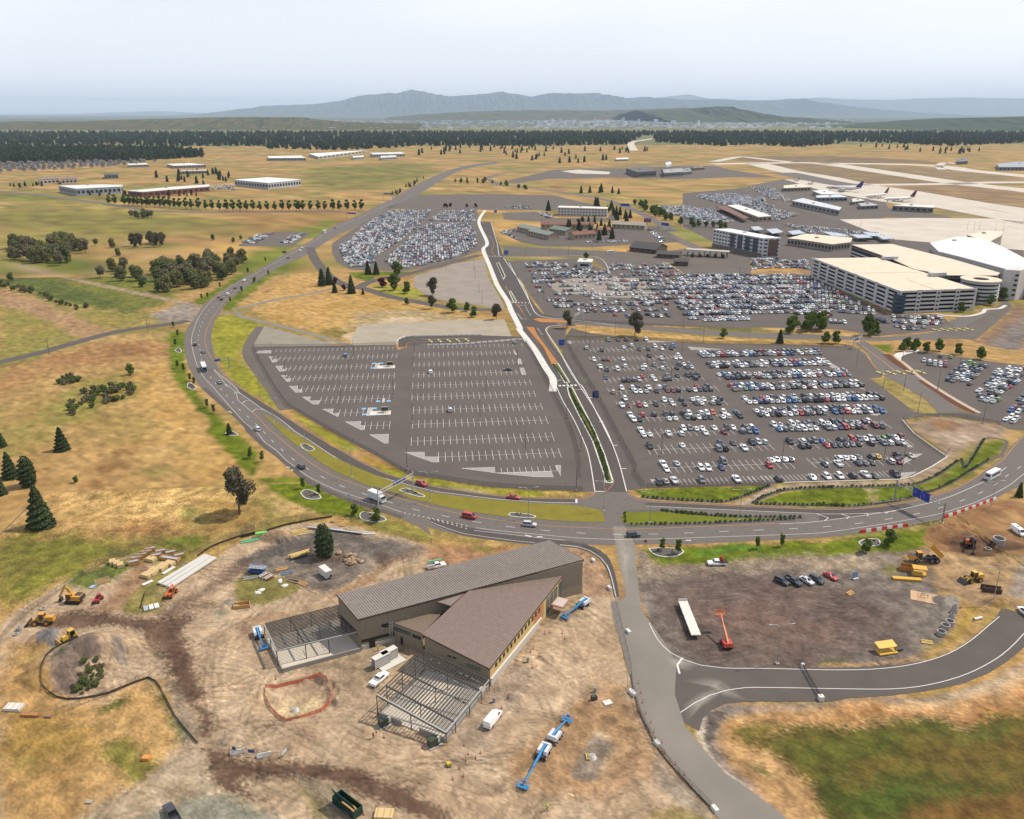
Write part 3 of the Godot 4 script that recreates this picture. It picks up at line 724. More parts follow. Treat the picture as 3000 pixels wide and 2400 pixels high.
func roads()->void:
	ground_mat("lot",lit("6a615b"),"asphalt",0.5,"blotch",0.009,0.9)
	ground_mat("old_lot",lit("70675f"),"asphalt",0.4,"blotch",0.011,0.92)
	ground_mat("pale_lot",lit("a09488"),"asphalt",0.3,"blotch",0.012,0.92)
	ground_mat("road",lit("766e68"),"asphalt",0.45,"streak",0.016,0.9)
	ground_mat("new_road",lit("5c5551"),"asphalt",0.5,"streak",0.014,0.9)
	ground_mat("shoulder",lit("665e58"),"asphalt",0.5,"blotch",0.02,0.92)
	ground_mat("haul_road",lit("91897f"),"fine",0.2,"blotch",0.012,0.92)
	ground_mat("gravel_pad",lit("9c9484"),"asphalt",0.3,"blotch",0.02,0.95)
	ground_mat("dirt_pad",lit("b2a692"),"asphalt",0.3,"blotch",0.015,0.95)
	ground_mat("concrete",lit("e6e2da"),"fine",0.3,"blotch",0.05,0.85)
	ground_mat("apron",lit("d8ccbc"),"fine",0.1,"blotch",0.006,0.88)
	ground_mat("clay",lit("c0824a"),"fine",0.3,"blotch",0.05,0.9)
	ground_mat("bark",lit("6e4434"),"asphalt",0.5,"blotch",0.05,0.95)
	ground_mat("rocks",lit("6c6660"),"asphalt",1.2,"fine",0.2,0.95)
	MARK=ground_mat("white_paint",lit("efe9e2"),"fine",0.4,"mid",0.2,0.7)
	YELLOW=ground_mat("yellow_paint",lit("f0a050"),"fine",0.4,"mid",0.2,0.7)
	var outer:=[185,-2460,104,-2299,49,-2120,13,-1935,-17,-1754,-42,-1570,-61,-1417,-78,-1300,-95,-1205,-86,-1242,-107,-1122,-120,-1052,-128,-979,-133,-924,-141,-863,-147,-820,-153,-768,-157,-725,-159,-722,-162,-686,-165,-654,-166,-628,-166,-604,-162,-572,-160,-547,-157,-527,-152,-505,-146,-484,-140,-465,-133,-445,-125,-426,-118,-410,-89,-359,-83,-346,-77,-335,-72,-326,-66.5,-317.8,-61.6,-309.6,-57,-301.8,-53.3,-295.2,-47.3,-286.9,-40.6,-279.8,-35,-274.5,-29.6,-269.4,-22.7,-264.3,-14.3,-257.7,-7.8,-250.9,-3.7,-243.9,-5.4,-251.3,-0.7,-247.5,7,-243.2,16,-239.8,23.7,-236.8,30.8,-234.9,37.3,-233.4,43,-234.1,55,-232.7,64.4,-232.5,75.5,-231.4,91.1,-231.3,106.9,-231.4,121.5,-231.6,134.8,-232.7,142,-234,153,-236,169.1,-240.8,178.3,-244.6,193.5,-251.8,205,-259,216,-265,235,-279]
	var inner:=[177,-2351,107,-2203,58,-2026,29,-1837,5,-1680,-16,-1551,-35,-1417,-56,-1282,-73,-1180,-90,-1093,-77,-1162,-91,-1081,-102,-1009,-111,-941,-117,-891,-123,-837,-127,-807,-133,-787,-139,-754,-143,-718,-147,-685,-148,-677,-150,-647,-151,-620,-150,-597,-148,-575,-146,-554,-142,-532,-137,-509,-132,-491,-126,-471,-120,-453,-110,-429,-100,-413,-94,-402,-88,-392,-80,-380,-72,-369,-65,-358,-58,-347,-51,-337,-45,-327,-38.4,-319.5,-32.3,-310.2,-26.6,-303.9,-21.1,-296.9,-17.6,-293.3,-4.1,-284.2,4.9,-279.6,15.1,-275,23.4,-272.1,31.8,-270.2,41.9,-268.7,48.7,-268.1,51.5,-268.4,53.7,-270.2,55.3,-273.3,67.5,-273,67.8,-269.3,70.2,-265.9,74.4,-263.6,84.2,-261.5,100.3,-258.1,113.1,-255.6,130.8,-252.3,140.8,-251.6,151.5,-252.1,163.3,-254.5,176.4,-258.7,186.3,-263.1,198,-270,210,-279,222,-288,238,-303,249,-312,271,-331]
	var road:=lane("approach_road",outer,inner,0.04,M.road)
	var isle:=[[-81,-369,-77,-365,-70,-354,-62,-342,-54,-331,-45.4,-318.2,-37.3,-308.2,-26.1,-296,-9.5,-281,0.6,-274.4,-4.1,-277.6,4.7,-273.8,18.1,-269.4,31.3,-265.6,44.4,-262.7,51.3,-259.8,55.1,-257.1,54.6,-249.2,42.5,-250.4,31.5,-253.1,20.4,-256.3,12.5,-259.2,2.8,-264.1,-5.5,-269,-6.3,-269.5,-18.4,-278.5,-29.3,-287.8,-43.8,-304,-54.2,-320.4,-64,-336,-72,-352],[62.7,-256.4,75.7,-255.5,88,-251.5,103.6,-248.2,123.2,-245.6,112.2,-244.8,98.9,-244.6,79.4,-244.7,60.5,-245.6]]
	for a in isle:structure("grass_island",G().prism(curve(a+[a[0],a[1]],4.0),0.0,0.12),ground_mat("island%d" % isle.find(a),lit("8a8030" if a==isle[0] else "747a1c"),"fine",0.2,"blotch",0.03,0.95))
	pave("turn_lane",between(curve([-4.5,-254,7,-243.5,23.8,-237.1,30.9,-235,37.4,-233.5]),curve([-4,-257.5,2.6,-253.3,10.3,-248.2,25.5,-241.8,38.5,-237.1,42.1,-236.1])),0.05,M.new_road)
	pave("ramp_lane",between(curve([71.7,-262.3,83.8,-260.3,99.9,-256.9,112.6,-254.4,130.3,-251.1,140.3,-250.5,150.9,-251,162.6,-253.4]),curve([71,-259.5,82.9,-257,98.8,-253.8,117.7,-250,128.5,-247.2,126.6,-242.9,137.4,-244.6,148.6,-246.6,156.3,-248.1,164.6,-250.7])),0.05,M.new_road)
	pave("exit_lane",between(curve([-100,-410,-87,-390,-72,-367,-58,-346,-44.4,-325.8,-32.2,-308.7,-21.1,-295.5,-4.1,-282.9,4.9,-278.4,15,-273.8,28.4,-269.9,41.8,-267.8,47.8,-267.2]),curve([-98,-402,-82,-376,-68,-355,-55,-334,-43.8,-316.6,-29.7,-299.3,-4.1,-279.4,4.8,-275.5,18.2,-270.3,28.1,-267.5,38,-265.4,47.3,-264.2])),0.05,M.new_road)
	pave("shoulder",between(curve(outer.slice(62,92)),Geo.offset_line(curve(outer.slice(62,92)),2.2)),0.048,M.shoulder)
	line(road,[-58,-1360,-91,-1164,-117,-1028,-131,-905,-144,-802,-156,-716,-157,-713,-161,-678,-163,-646,-164,-623,-162,-592,-159,-565,-154,-535,-149,-510,-143,-489,-136,-467,-129,-447,-122,-430,-113,-412,-90,-365,-84,-354,-78,-344,-73,-333,-67,-324,-61.6,-313.6,-56.2,-305.1,-51,-297,-43.2,-287.8,-37.4,-281.9,-31.9,-277.4,-24.8,-272,-19.2,-266.9,-13.8,-262.3])
	line(road,[-143,-758,-150,-704,-153,-670,-154,-629,-152,-595,-150,-568,-147,-542,-145,-529,-141,-510,-135,-489,-129,-472,-122,-456,-116,-441,-109,-425,-102,-414,-93,-401,-100,-411,-94,-401,-87,-391,-79,-379,-72,-368,-65,-357,-58,-346,-51,-336,-44.5,-326.2,-38.3,-318.4,-32.2,-309.1,-26.6,-302.8,-21.1,-295.9,-4.1,-283.3,4.9,-278.8,15,-274.2,23.4,-271.4,31.7,-269.5,41.8,-268,48.6,-267.4,51.4,-267.7,53.7,-269.4,55.5,-272.5],0.16,0.07,YELLOW)
	line(road,[-120,-443,-113,-428,-107,-415,-100,-403,-96,-390,-91,-381,-86,-372])
	line(road,[-120,-443,-111,-427,-102,-411,-98,-402,-90,-389,-82,-376,-74,-365,-68,-355,-62,-344,-55,-334,-49.8,-325.8,-43.8,-316.6,-37.3,-307.8,-29.7,-299.3,-22.6,-292.5,-4.1,-279.4,4.8,-275.5,18.2,-270.3,28.1,-267.5,38,-265.4,47.3,-264.2],0.2)
	for a in [[-108,-416,-106,-412,-105,-414],[-100,-400,-100,-403,-97,-400],[-93,-385,-92,-389,-90,-389],[-86,-372,-85,-376,-81,-375],[127.9,-248.2,130.8,-244.9,128.2,-242.7],[136.2,-247.3,138.2,-245.1,136.6,-243.6],[144.4,-247.1,145.6,-246.2,144.6,-245],[152.1,-247.4,152.8,-246.7,151.8,-246.2]]:line(road,a,0.3,0.07,null,false)
	line(road,[-86,-372,-81,-363,-75,-350,-69,-340,-63,-329,-57.6,-319.8,-52.2,-311,-47.1,-303.4,-42.3,-297.1,-32.8,-288.1,-25.4,-281.6,-18.3,-276.1,-11.4,-270.8,-4.7,-266,-5.5,-265.8,1.1,-262.4,7.5,-258.5,13.9,-255.5,20.1,-252.8,26.4,-250.4,32.5,-248.4,41.8,-246.3,51.1,-244.6,56.5,-243.4,69.1,-242.7,82,-242.6,94.9,-242.4,104.8,-242.5,112.6,-242.5],0.16,0.07,YELLOW)
	dashed(road,[-149,-755,-156,-683,-158,-639,-158,-604,-157,-580,-153,-552,-149,-529,-145,-510,-137,-483,-131,-462,-123,-441,-114,-420,-92,-375,-85,-363,-74,-342,-69,-332,-63,-321.2,-56.6,-310.5,-49.7,-301.1,-41.9,-291.5,-33.1,-282.7,-13.9,-267.2,-3.7,-260.3,-3.5,-260.5,7.4,-254.6,18.6,-249.6,30.3,-245.5,42.1,-242.4,53.7,-240.2,66.1,-239,77.9,-238.6,90.1,-238.6,102.1,-238.4,113.7,-238.3,125.9,-238.6,137.7,-239.8,149.3,-241.8,161,-244.5,171.9,-248.2,182.7,-252.8,193.1,-258.1,203,-264,212,-271,222,-278,232,-285],3.2,8.6,0.2)
	line(road,[10.9,-248.6,19.6,-245.5,31.7,-241.9,43.7,-238.5,55.7,-236.3,55,-236.2,73.5,-235.4,92.4,-235,108.2,-234.6,122.8,-234.6,133.3,-236.2,144.2,-238.2,155.5,-240.6,167.3,-243.4,176.1,-246.6,185.7,-250.6,196.5,-256.3,209,-264,221,-273,234,-282])
	line(road,[10.2,-246.8,19.4,-243.7,31.4,-239.6,38.6,-237.5])
	line(road,[-4,-254.3,-0.7,-250.9,2.4,-248.2,7,-244.8,13.1,-242.3,23.9,-238.2,29.2,-236.6])
	for a in [[-13.1,-261.8,-0.2,-255],[-1.9,-255.4,9.1,-249.6],[-4.5,-256.8,8.4,-248]]:dashed(road,a,0.5,1.3,0.4)
	line(road,[47.7,-267.2,47.2,-264],0.7,0.07,null,false)
	line(road,[66.9,-271.4,67.4,-268.2,69.6,-264.8,74.1,-262.5,83.9,-260.4,99.9,-257,112.7,-254.6,130.4,-251.4,140.4,-250.7,151,-251.2,162.7,-253.5,175.8,-257.8,185.7,-262.1,197,-269,209,-278,221,-286,237,-301,247,-310],0.16,0.07,YELLOW)
	line(road,[71,-259.5,86.1,-256.4,102,-253.3,117.8,-250.2,126.6,-248.6,128.9,-247.9,141.9,-246.9,152.2,-247,156.1,-247.8],0.2)
	line(road,[112.4,-242,121,-242.1,126.4,-242.6,137.3,-244.4,146.6,-246.1,156.3,-248.1,164.5,-250.5,173.2,-253.3,182.9,-257.5,193.8,-263.4,202,-268],0.2)
	line(road,[211,-274,219,-280],0.2,0.07,null,false)
	for a in [[26.6,-242,28.5,-240.9],[30.3,-240.5,32.1,-240.3],[74.2,-233.4,75.7,-233.6],[77.8,-233.7,79.5,-233.6],[-60.2,-305.9,-58.6,-305.4],[-57.6,-303.1,-56.9,-302.2],[-97,-374,-95,-372]]:line(road,a,0.5,0.07,null,false)
	structure("avenue",G().ribbon(curve([-831,-1632,-754,-1583,-633,-1484,-516,-1369,-452,-1301,-383,-1236,-291,-1212,-161,-1208,-110,-1190,-94,-1202],12.0),12,0.03),M.road)
	lane("far_road",[-107,-999,-64,-1254,-5,-1804],[-105,-979,-59,-1233,5,-1661],0.035,M.road)
	structure("lane_to_terminal",G().ribbon(curve([105,-1772,133,-1884,176,-1982,255,-2030,359,-2110,554,-2258,701,-2480],12.0),11,0.03),M.road)
	structure("lane_to_terminal",G().ribbon(curve([117,-1793,128,-1650,155,-1610,197,-1538,244,-1425,275,-1316,283,-1141,280,-1046,278,-964,266,-981,264,-888,268,-834],8.0),13,0.03),M.road)
	structure("highway",G().ribbon(curve([734,-3125,915,-3962,1049,-4302,1233,-4702],30.0),30,0.05),M.apron)
	structure("service_road",G().ribbon(curve([-255,-456,-241,-469,-228,-486,-216,-508,-202,-531,-183,-546,-169,-553,-164,-560],5.0),8.5,0.035),M.shoulder)
	structure("footpath",G().ribbon(curve([-141,-590,-131,-603,-117,-623,-100,-636,-81,-658],5.0),4.5,0.035),M.haul_road)
	structure("footpath",G().ribbon(curve([-149,-578,-136,-581,-133,-570,-113,-551,-94,-532,-76,-514,-51,-485],5.0),4.0,0.036),M.haul_road)
	structure("service_lane",G().ribbon(curve([-112,-538,-112,-515,-110,-487,-106,-468,-98,-446,-89,-423,-81,-403,-74,-384,-70,-374],5.0),7.5,0.033),M.old_lot)
	var lot:=pave("north_lot",[-108,-488,-25,-485,-23,-474,-14,-483,-6,-484,21,-485,53,-489,54,-464,56,-386,57,-346,56.5,-320.9,54.1,-295.8,52.1,-284.2,51.1,-273.9,36,-275.9,18.9,-280,5.1,-286.3,-12.6,-294.3,-26.3,-315,-44,-339,-63,-367,-70,-378,-83,-411,-98,-455,-106,-479],0.045,M.lot)
	var full:=pave("full_lot",[78,-492,91,-488,128,-483,160,-471,186,-468,223,-462,240,-456,227,-418,223,-395,222,-380,220,-363,218,-343,227,-341,241,-341,250,-337,247,-327,231,-335,207,-335,203,-318,202,-292,190,-283,178.2,-275.3,171.9,-273,127.1,-274.2,121.1,-272.4,74.9,-274,74.3,-275.7,73.4,-288.8,75.6,-292.9,76,-328,77,-378,77,-456],0.045,M.lot)
	pave("gravel_pad",[-51,-532,-46,-538,-5,-543,29,-545,45,-544,46,-497,-7,-506,-24,-500,-24,-485,-50,-485,-52,-491],0.03,M.dirt_pad)
	pave("gravel_pad",[-111,-540,-84,-512,-59,-489,-58,-482,-107,-486,-109,-497],0.034,M.gravel_pad)
	var toll:=pave("toll_lane",[-23,-502,-19,-505,3,-504,27,-503,53,-497,53,-490,21,-485,-6,-484,-18,-481,-23,-481],0.05,M.new_road)
	line(toll,[-10,-497,3,-496,20,-497],0.2); line(toll,[-18,-481,-18,-488,-14,-491,3,-490,21,-490,51,-492],0.2,0.07,YELLOW); line(toll,[-10,-485,12,-485],0.2)
	lot_markings(lot)
	full_lot_markings(full)
	pave("stone_verge",[53,-515,59,-503,60,-464,60,-425,59,-397,59,-362,59,-336,58.4,-321.7,60,-328,58.4,-299.4,55.5,-273.1,50.9,-272.9,50.9,-273.9,52.1,-284.2,54.1,-295.8,56.5,-320.9,57,-346,56,-386,54,-464,51,-495],0.035,M.shoulder)
	pave("stone_verge",[72,-520,83,-516,78,-494,78,-492,77,-456,77,-378,76,-328,75.6,-292.9,73.4,-288.8,74.3,-275.7,74.9,-274,70,-272.8,67.3,-273,69.6,-290.6,71.1,-310.5,72,-339,73,-370,72,-394,72,-425,72,-463,68,-504],0.036,M.shoulder)
	pave("stone_verge",[78,-494,86,-516,96,-502,118,-489,154,-476,161,-472,129,-485,91,-490,79,-494],0.034,M.shoulder)
	pave("stone_verge",[240,-456,238,-462,244,-460,244,-442,236,-417,233,-401,230,-397,223,-395,227,-418],0.036,M.lot)
	var acc:=lane("access_road",[54,-1074,56,-946,52,-854,51,-763,51,-688,52,-646,51,-586,52,-536,54,-502,56,-467,59,-503,60,-464,60,-425,59,-397,59,-362,59,-336,58.4,-321.7,60,-328,58.4,-299.4,55.5,-273.1],[72,-1072,69,-966,67,-852,66,-790,70,-747,69,-654,71,-580,74,-556,90,-540,89,-522,72,-520,68,-504,70,-444,72,-463,72,-425,72,-394,73,-370,72,-339,71.1,-310.5,69.6,-290.6,67.1,-271.1],0.05,M.new_road)
	line(acc,[66,-422,65,-395,65,-357,65,-328,64.9,-305.9,60.6,-280.4],0.3); line(acc,[59,-395,59,-375,60,-349,60,-327,59.3,-306.4,55.5,-273.1],0.35)
	line(acc,[70,-446,70,-418,71,-393,72,-361,72,-335,71.2,-317,69.7,-296.4,67,-272],0.35)
	line(acc,[70,-443,70,-417,71,-392],0.2)
	for a in [[67,-391,71,-391],[71,-378,74,-378],[71,-345,73,-345],[71.1,-316.4,73.1,-316.3],[69.6,-292.5,71.5,-292.3],[55.6,-272.9,59.2,-272.5],[60,-407,63,-407],[67,-391,70,-391],[52,-603,57,-602],[59,-586,65,-586]]:line(acc,a,0.45,0.07,null,false)
	for k in 5:line(acc,[[61,-399],[63,-399],[65,-399],[67,-399],[69,-399]][k]+[[61,-397],[63,-397],[65,-397],[67,-397],[69,-397]][k],1.2,0.07,null,false)
	dashed(acc,[50,-597,67,-593],1.0,1.4,2.0); dashed(acc,[50,-806,63,-801],1.0,1.6,2.0)
	line(acc,[60.2,-280.4,59.4,-272.3,61.9,-275.9,64.1,-280.1],0.16,0.07,YELLOW); line(acc,[55.5,-273.1,54.2,-270.2],0.2,0.07,YELLOW)
	line(acc,[55,-656,58,-598,60,-544],0.25,0.07,YELLOW); line(acc,[62,-946,62,-879,57,-837,58,-805],0.25,0.07,YELLOW); line(acc,[57,-590,59,-577,60,-543],0.25,0.07,YELLOW,false)
	line(acc,[55,-562,57,-544],0.25); line(acc,[55,-544,60,-543],0.3,0.07,null,false); line(acc,[63,-583,64,-553],0.2); line(acc,[64,-519,65,-500],0.2)
	dashed(acc,[64,-495,65,-472,67,-455],0.6,1.6,0.2)
	kerb("sidewalk",curve([73,-1203,57,-1073,56,-897,49,-846,49,-759,49,-684,49,-664,50,-640,52,-599,52,-568,53,-517,52,-517,56,-472,58,-430,59,-409,56,-389],3.0),3.8,M.concrete,0.16)
	for a in [[65,-793,69,-654,68,-595,68,-561,73,-547,90,-538,116,-520],[68,-768,68,-602],[81,-525,73,-522,69,-514,69,-498,70,-463,71,-400,72,-397,72,-361,71.2,-317],[72,-1072,66,-887,63,-828,64,-801,89,-795,152,-793,151,-714]]:kerb("kerb",curve(a,4.0),0.5,M.concrete)
	kerb("kerb",curve([36.9,-234.4,42.7,-232.6,45.9,-229.8,48.3,-225.4,49.4,-220.1,49.2,-212.4,48.4,-202.8],3.0),0.3,M.concrete,0.12)
	pave("turning_lane",between(curve([37.3,-233.4,42.5,-231.7,45.5,-229.3,47.9,-224.9,48.8,-219.6,48.7,-211.9,47.9,-202.9]),curve([37.8,-236.2,43.2,-235.4,47.5,-232.1,50.6,-226.4,51,-219.4,50.5,-211.8,49.4,-202.7])),0.056,M.new_road)
	for a in [[57,-521,59,-521,62,-520,62,-501,66,-439,62,-436,62,-470,60,-492],[64,-542,68,-545,78,-541,88,-533,85,-530,68,-533]]:structure("clay_median",G().prism(P(a),0.0,0.2),M.clay)
	for a in [[63,-437,66,-438,67,-403,64,-402],[64,-395,66,-396,67,-395,67,-369,67,-333,66,-305.8,64.1,-281,63,-279.3,60.9,-279.9,61.6,-289.4,63.4,-322.2,63,-354,63,-382],[56,-764,59,-769,59,-699,56,-683],[56,-635,58,-638,59,-598,56,-595]]:
		structure("median_kerb",G().prism(P(a),0.0,0.16),M.concrete)
		structure("median_soil",G().prism(shrunk(P(a),0.55),0.0,0.19),ground_mat("planting",lit("6c7038"),"fine",0.5,"mid",0.3,0.95))
	lane("loop_road",[79,-521,89,-526,119,-513,152,-497,191,-482,213,-477,243,-473,265,-468,289,-468,314,-469,354,-498,402,-542,419,-574],[75,-545,90,-540,125,-521,155,-509,196,-494,211,-491,233,-486,262,-477,287,-478,316,-488,336,-510,349,-520,369,-529,397,-550],0.052,M.road)
	lane("exit_road",[249,-465,245,-441,238,-421,232,-396,233,-392,233,-363,228,-342],[257,-468,256,-451,249,-397,244,-366,241,-351,241,-341],0.053,M.road)
	line(self.get_node("exit_road"),[251,-463,247,-433,243,-406],0.25,0.07,YELLOW)
	pave("toll_plaza",[320,-494,336,-510,333,-493,360,-515,415,-566,407,-549,368,-507,326,-465,305,-470],0.055,M.old_lot)
	var far_lot:=pave("filled_lot",[-107,-903,-87,-1087,-63,-1224,5,-1234,62,-1217,57,-1060,56,-888,45,-838,6,-760,-27,-731,-58,-737,-75,-745,-90,-783,-101,-843],0.045,M.old_lot)
	pave("empty_lot",[-68,-1241,-45,-1339,-27,-1443,113,-1453,201,-1422,226,-1314,256,-1219,169,-1194,101,-1208],0.04,M.old_lot)
	pave("broken_lot",[-18,-706,-7,-723,18,-766,47,-791,44,-700,48,-599,48,-574,31,-588,4,-608,-7,-627,-17,-662],0.04,M.pale_lot)
	structure("lot_lane",G().ribbon(curve([-127,-879,-113,-806,-91,-719,-69,-667,-55,-656,-34,-625,-5,-596,21,-577,46,-574],4.0),9,0.047),M.shoulder)
	structure("lot_lane",G().ribbon(curve([-60,-661,-52,-687,-27,-713,6,-760,44,-814],4.0),9,0.049),M.shoulder)
	pave("terminal_lot",[68,-775,134,-783,148,-721,165,-759,212,-748,211,-697,269,-691,316,-681,308,-535,326,-533,343,-531,336,-510,316,-488,271,-479,255,-497,201,-508,200,-505,125,-522,91,-536,74,-552,72,-597],0.045,M.lot)
	pave("pale_patch",[89,-652,101,-678,143,-697,171,-677,164,-607,165,-597,116,-611,93,-632],0.052,M.pale_lot)
	pave("motel_lot",[75,-976,101,-996,186,-988,275,-1015,261,-879,203,-866,161,-852,110,-865,92,-894],0.045,M.lot)
	pave("hotel_lot",[94,-1169,143,-1180,157,-1105,226,-1098,255,-1186,246,-1096,215,-1059,123,-1074,91,-1097],0.044,M.old_lot)
	pave("wide_lot",[71,-869,145,-837,169,-826,215,-806,254,-835,308,-797,269,-691,213,-697,214,-755,149,-727,149,-789,66,-804],0.043,M.old_lot)
	pave("rental_lot",[426,-1438,594,-1552,664,-1582,710,-1507,581,-1043,512,-880,642,-868,556,-747,332,-685,294,-771,300,-1005],0.03,M.lot)
	pave("hangar_lot",[601,-1587,727,-1737,788,-1608,748,-1379,659,-1188,682,-1068,650,-1036,599,-1076,516,-1048,516,-1246],0.035,M.old_lot)
	pave("airfield_apron",[727,-1737,797,-1626,830,-1401,787,-1198,789,-1076,727,-989,728,-1181,694,-1253,682,-1445],0.05,M.apron)
	pave("airfield_apron",[522,-1056,635,-1063,723,-1046,743,-1011,758,-963,592,-743,588,-792,494,-882],0.05,M.apron)
	for a in [[[751,-2276,879,-2301,1051,-2286,1043,-1903,1026,-1605,1048,-1443,1044,-1270],60.0],[[879,-2301,834,-1977,832,-1772,810,-1587,819,-1432,814,-1242,821,-1121,800,-990],60.0],[[1048,-2271,1220,-2233,1304,-2119,1274,-1965,1285,-1778,1277,-1563],60.0],[[792,-1588,870,-1581,1002,-1588,1083,-1612,1168,-1612,1290,-1621],40.0],[[792,-2388,894,-2552,966,-2641,983,-2454,1000,-2313],30.0],[[1231,-1999,1315,-2152,1417,-2290,1407,-2215],20.0]]:
		structure("taxiway",G().ribbon(curve(a[0],40.0),a[1],0.045),M.apron)
	structure("runway_strip",G().ribbon(curve([804,-1925,784,-1668,789,-1570],40.0),60,0.06),M.road)
	pave("freight_pad",[144,-1727,297,-2085,494,-2129,648,-2214,732,-2206,719,-2046,732,-1781,631,-1791,518,-1756,378,-1814,238,-1782,161,-1673],0.04,M.old_lot)
	pave("concrete_pad",[302,-2026,354,-2080,413,-1988,394,-1910,324,-1942],0.06,M.apron)
	pave("staff_lot",[260,-440,277,-446,302,-420,319,-411,332,-405,279,-334,277,-351,259,-369,246,-370,256,-422],0.043,M.lot)
	pave("staff_lot",[265,-441,276,-446,303,-421,318,-409,331,-403,270,-322,252,-317,247,-319,246,-325,246,-339,247,-374,250,-399],0.05,M.lot)
	structure("mulch_bed",G().ribbon(curve([255,-439,252,-423,250,-399],4.0),4.5,0.08),M.bark)
	structure("mulch_bed",G().ribbon(curve([248,-390,246,-370,244,-351,246,-340],4.0),4.5,0.08),M.bark)
	structure("sidewalk",G().prism(between(curve([258,-436,263,-441,276,-446,279,-447],3.0),curve([256,-425,263,-435,275,-442,278,-444],3.0)),0.0,0.15),M.concrete)
	structure("sidewalk",G().ribbon(curve([258,-435,254,-413,250,-395,248,-373,247,-355,247,-340],4.0),2.2,0.09),ground_mat("buff_concrete",lit("cdb7a0"),"fine",0.3,"blotch",0.05,0.9))
	structure("sidewalk",G().ribbon(curve([341,-530,357,-524,376,-534,383,-543,394,-544,406,-554],4.0),2.6,0.09),M.concrete)
	var cl:=pave("visitor_lot",[-203,-903,-196,-990,-183,-1005,-163,-998,-139,-991,-144,-907,-145,-880,-164,-889,-201,-892],0.04,M.old_lot)
	for a in [[207,-335,203,-318,202,-292],[202,-292,190,-283,178.2,-275.3,171.9,-273,127.1,-274.2]]:line(full,a,0.45,0.09,null,false)
	lane("haul_road",[56.4,-245.6,54.9,-234.6,53.9,-226.1,52.9,-214.8,51.3,-202.6,46.3,-199.9,45.1,-182,44,-151.8,45.4,-143.6,47.5,-135.9,49.6,-129.5,51.7,-123.4,53.4,-117.8],[60.5,-245.2,60.3,-244.6,61,-234,57.3,-214.4,54.2,-194.5,55.8,-185.1,57,-177.4,57.2,-171.5,53.5,-159.9,52.8,-149.1,54.2,-144.6,55.2,-140.2,57.1,-134.5,61,-128.9,64,-123.6,66.4,-119.2],0.06,M.haul_road)
	var loop:=lane("site_loop_road",[54.8,-188.5,55.3,-181.3,57,-175.9,59.5,-173.3,63.1,-170.6,68,-169.1,80,-167.7,97.2,-166.1,110.5,-165.6,120.3,-166.8,129.2,-170,139.1,-175.9,146.3,-180.8,150.3,-183.8,154.4,-187.7],[52,-156.3,52.8,-150.3,55.5,-147.2,57.4,-151,60.3,-153.7,64.3,-155.6,69.4,-155.9,83.2,-154.6,89.3,-154.1,94,-154.9,104.6,-154.8,113.7,-155.6,123.5,-157.3,132.3,-160.5,140.1,-164.6,148.2,-169.7,162.8,-180.1],0.055,M.shoulder)
	line(loop,[54.7,-189.3,55,-182.1,56.7,-176.3,59.3,-172.9,63,-170.2,68.3,-168.6,79.8,-167.3,96.8,-165.2,107.8,-164.8,117.5,-166,127.2,-169,136.3,-173.8,145.1,-179.7,150.9,-183.6],0.2)
	line(loop,[53.1,-153.6,57.1,-156.4,61.6,-158.8,66.3,-160.3,71.2,-160.8,81.2,-159.8,93.4,-158.3,105.9,-157.1,115,-157.7,124.3,-159.9,132.7,-163.2,140.7,-167.4,147.6,-172,152.3,-175.5],0.2)
	line(loop,[59.3,-173.5,57.2,-170.8,56.8,-167.4],0.5,0.08,null,false)
	for a in [[71.7,-266.6,80.1,-264.2,89.9,-262.2,98.7,-260.4,105.4,-262.7,112.5,-266.8,121,-272],[109.2,-258.1,114.3,-262.3,123.3,-267,132.4,-268.2,143.2,-268.1],[110.4,-257.6,131.8,-254.5,139.8,-253.4],[62.8,-256,75.6,-255.2,87.9,-251.3,103.4,-247.9,121.9,-245.6],[60.6,-246.3,79.4,-245,99,-244.8,119,-245]]:structure("rock_border",G().ribbon(curve(a,2.0),1.6,0.135),M.rocks)
	for a in [[138.2,-268.5,156,-267.7,170.5,-267.5,176.8,-268.8,189,-276,205,-288,203,-281,229,-309,237,-306],[132.1,-255.1,141.4,-252.8,150.9,-253.6,164.4,-256.5,178.5,-262.3,189.8,-268.8,203,-278,216,-287,225,-292,237,-306]]:structure("rock_border",G().ribbon(curve(a,2.0),1.4,0.03),M.rocks)
	var dm:=ground_mat("dust",lit("c0b6a8"),"streak",0.05,"mid",0.03,0.95)
	dm.vertex_color_use_as_albedo=true; dm.transparency=BaseMaterial3D.TRANSPARENCY_ALPHA
	for a in [[56.5,-164.8,63,-165.8,66.4,-164.5,68.9,-159.1,70.2,-155.8,65,-157.6,61.8,-162.3],[53.7,-175.4,59.9,-174.9,63,-170.3,59.6,-167.8,53.6,-169.8],[54,-156.1,59,-160,65.8,-162.6,66.8,-160.6,58.1,-154.5,53.6,-150.2],[56.2,-245,60.2,-245.9,61.3,-234,59.6,-225.6,55.9,-214.5,50,-194.8,50,-204.5,53.2,-226.2]]:
		var p:=P(a); var mid:=Vector2.ZERO; var g:=G()
		for q in p:mid+=q/p.size()
		g.colored=true
		for k in p.size():
			for q in [mid,p[k],p[(k+1) % p.size()]]:
				g.v.append(Vector3(q.x,0.068,q.y)); g.n.append(Vector3.UP); g.c.append(Color(1,1,1,0.75 if q==mid else 0.0))
		structure("road_dust",g,dm)
	print("roads done")
func shrunk(p:PackedVector2Array,d:float)->PackedVector2Array:
	var r:=Geometry2D.offset_polygon(p,-d)
	return r[0] if r.size() else p
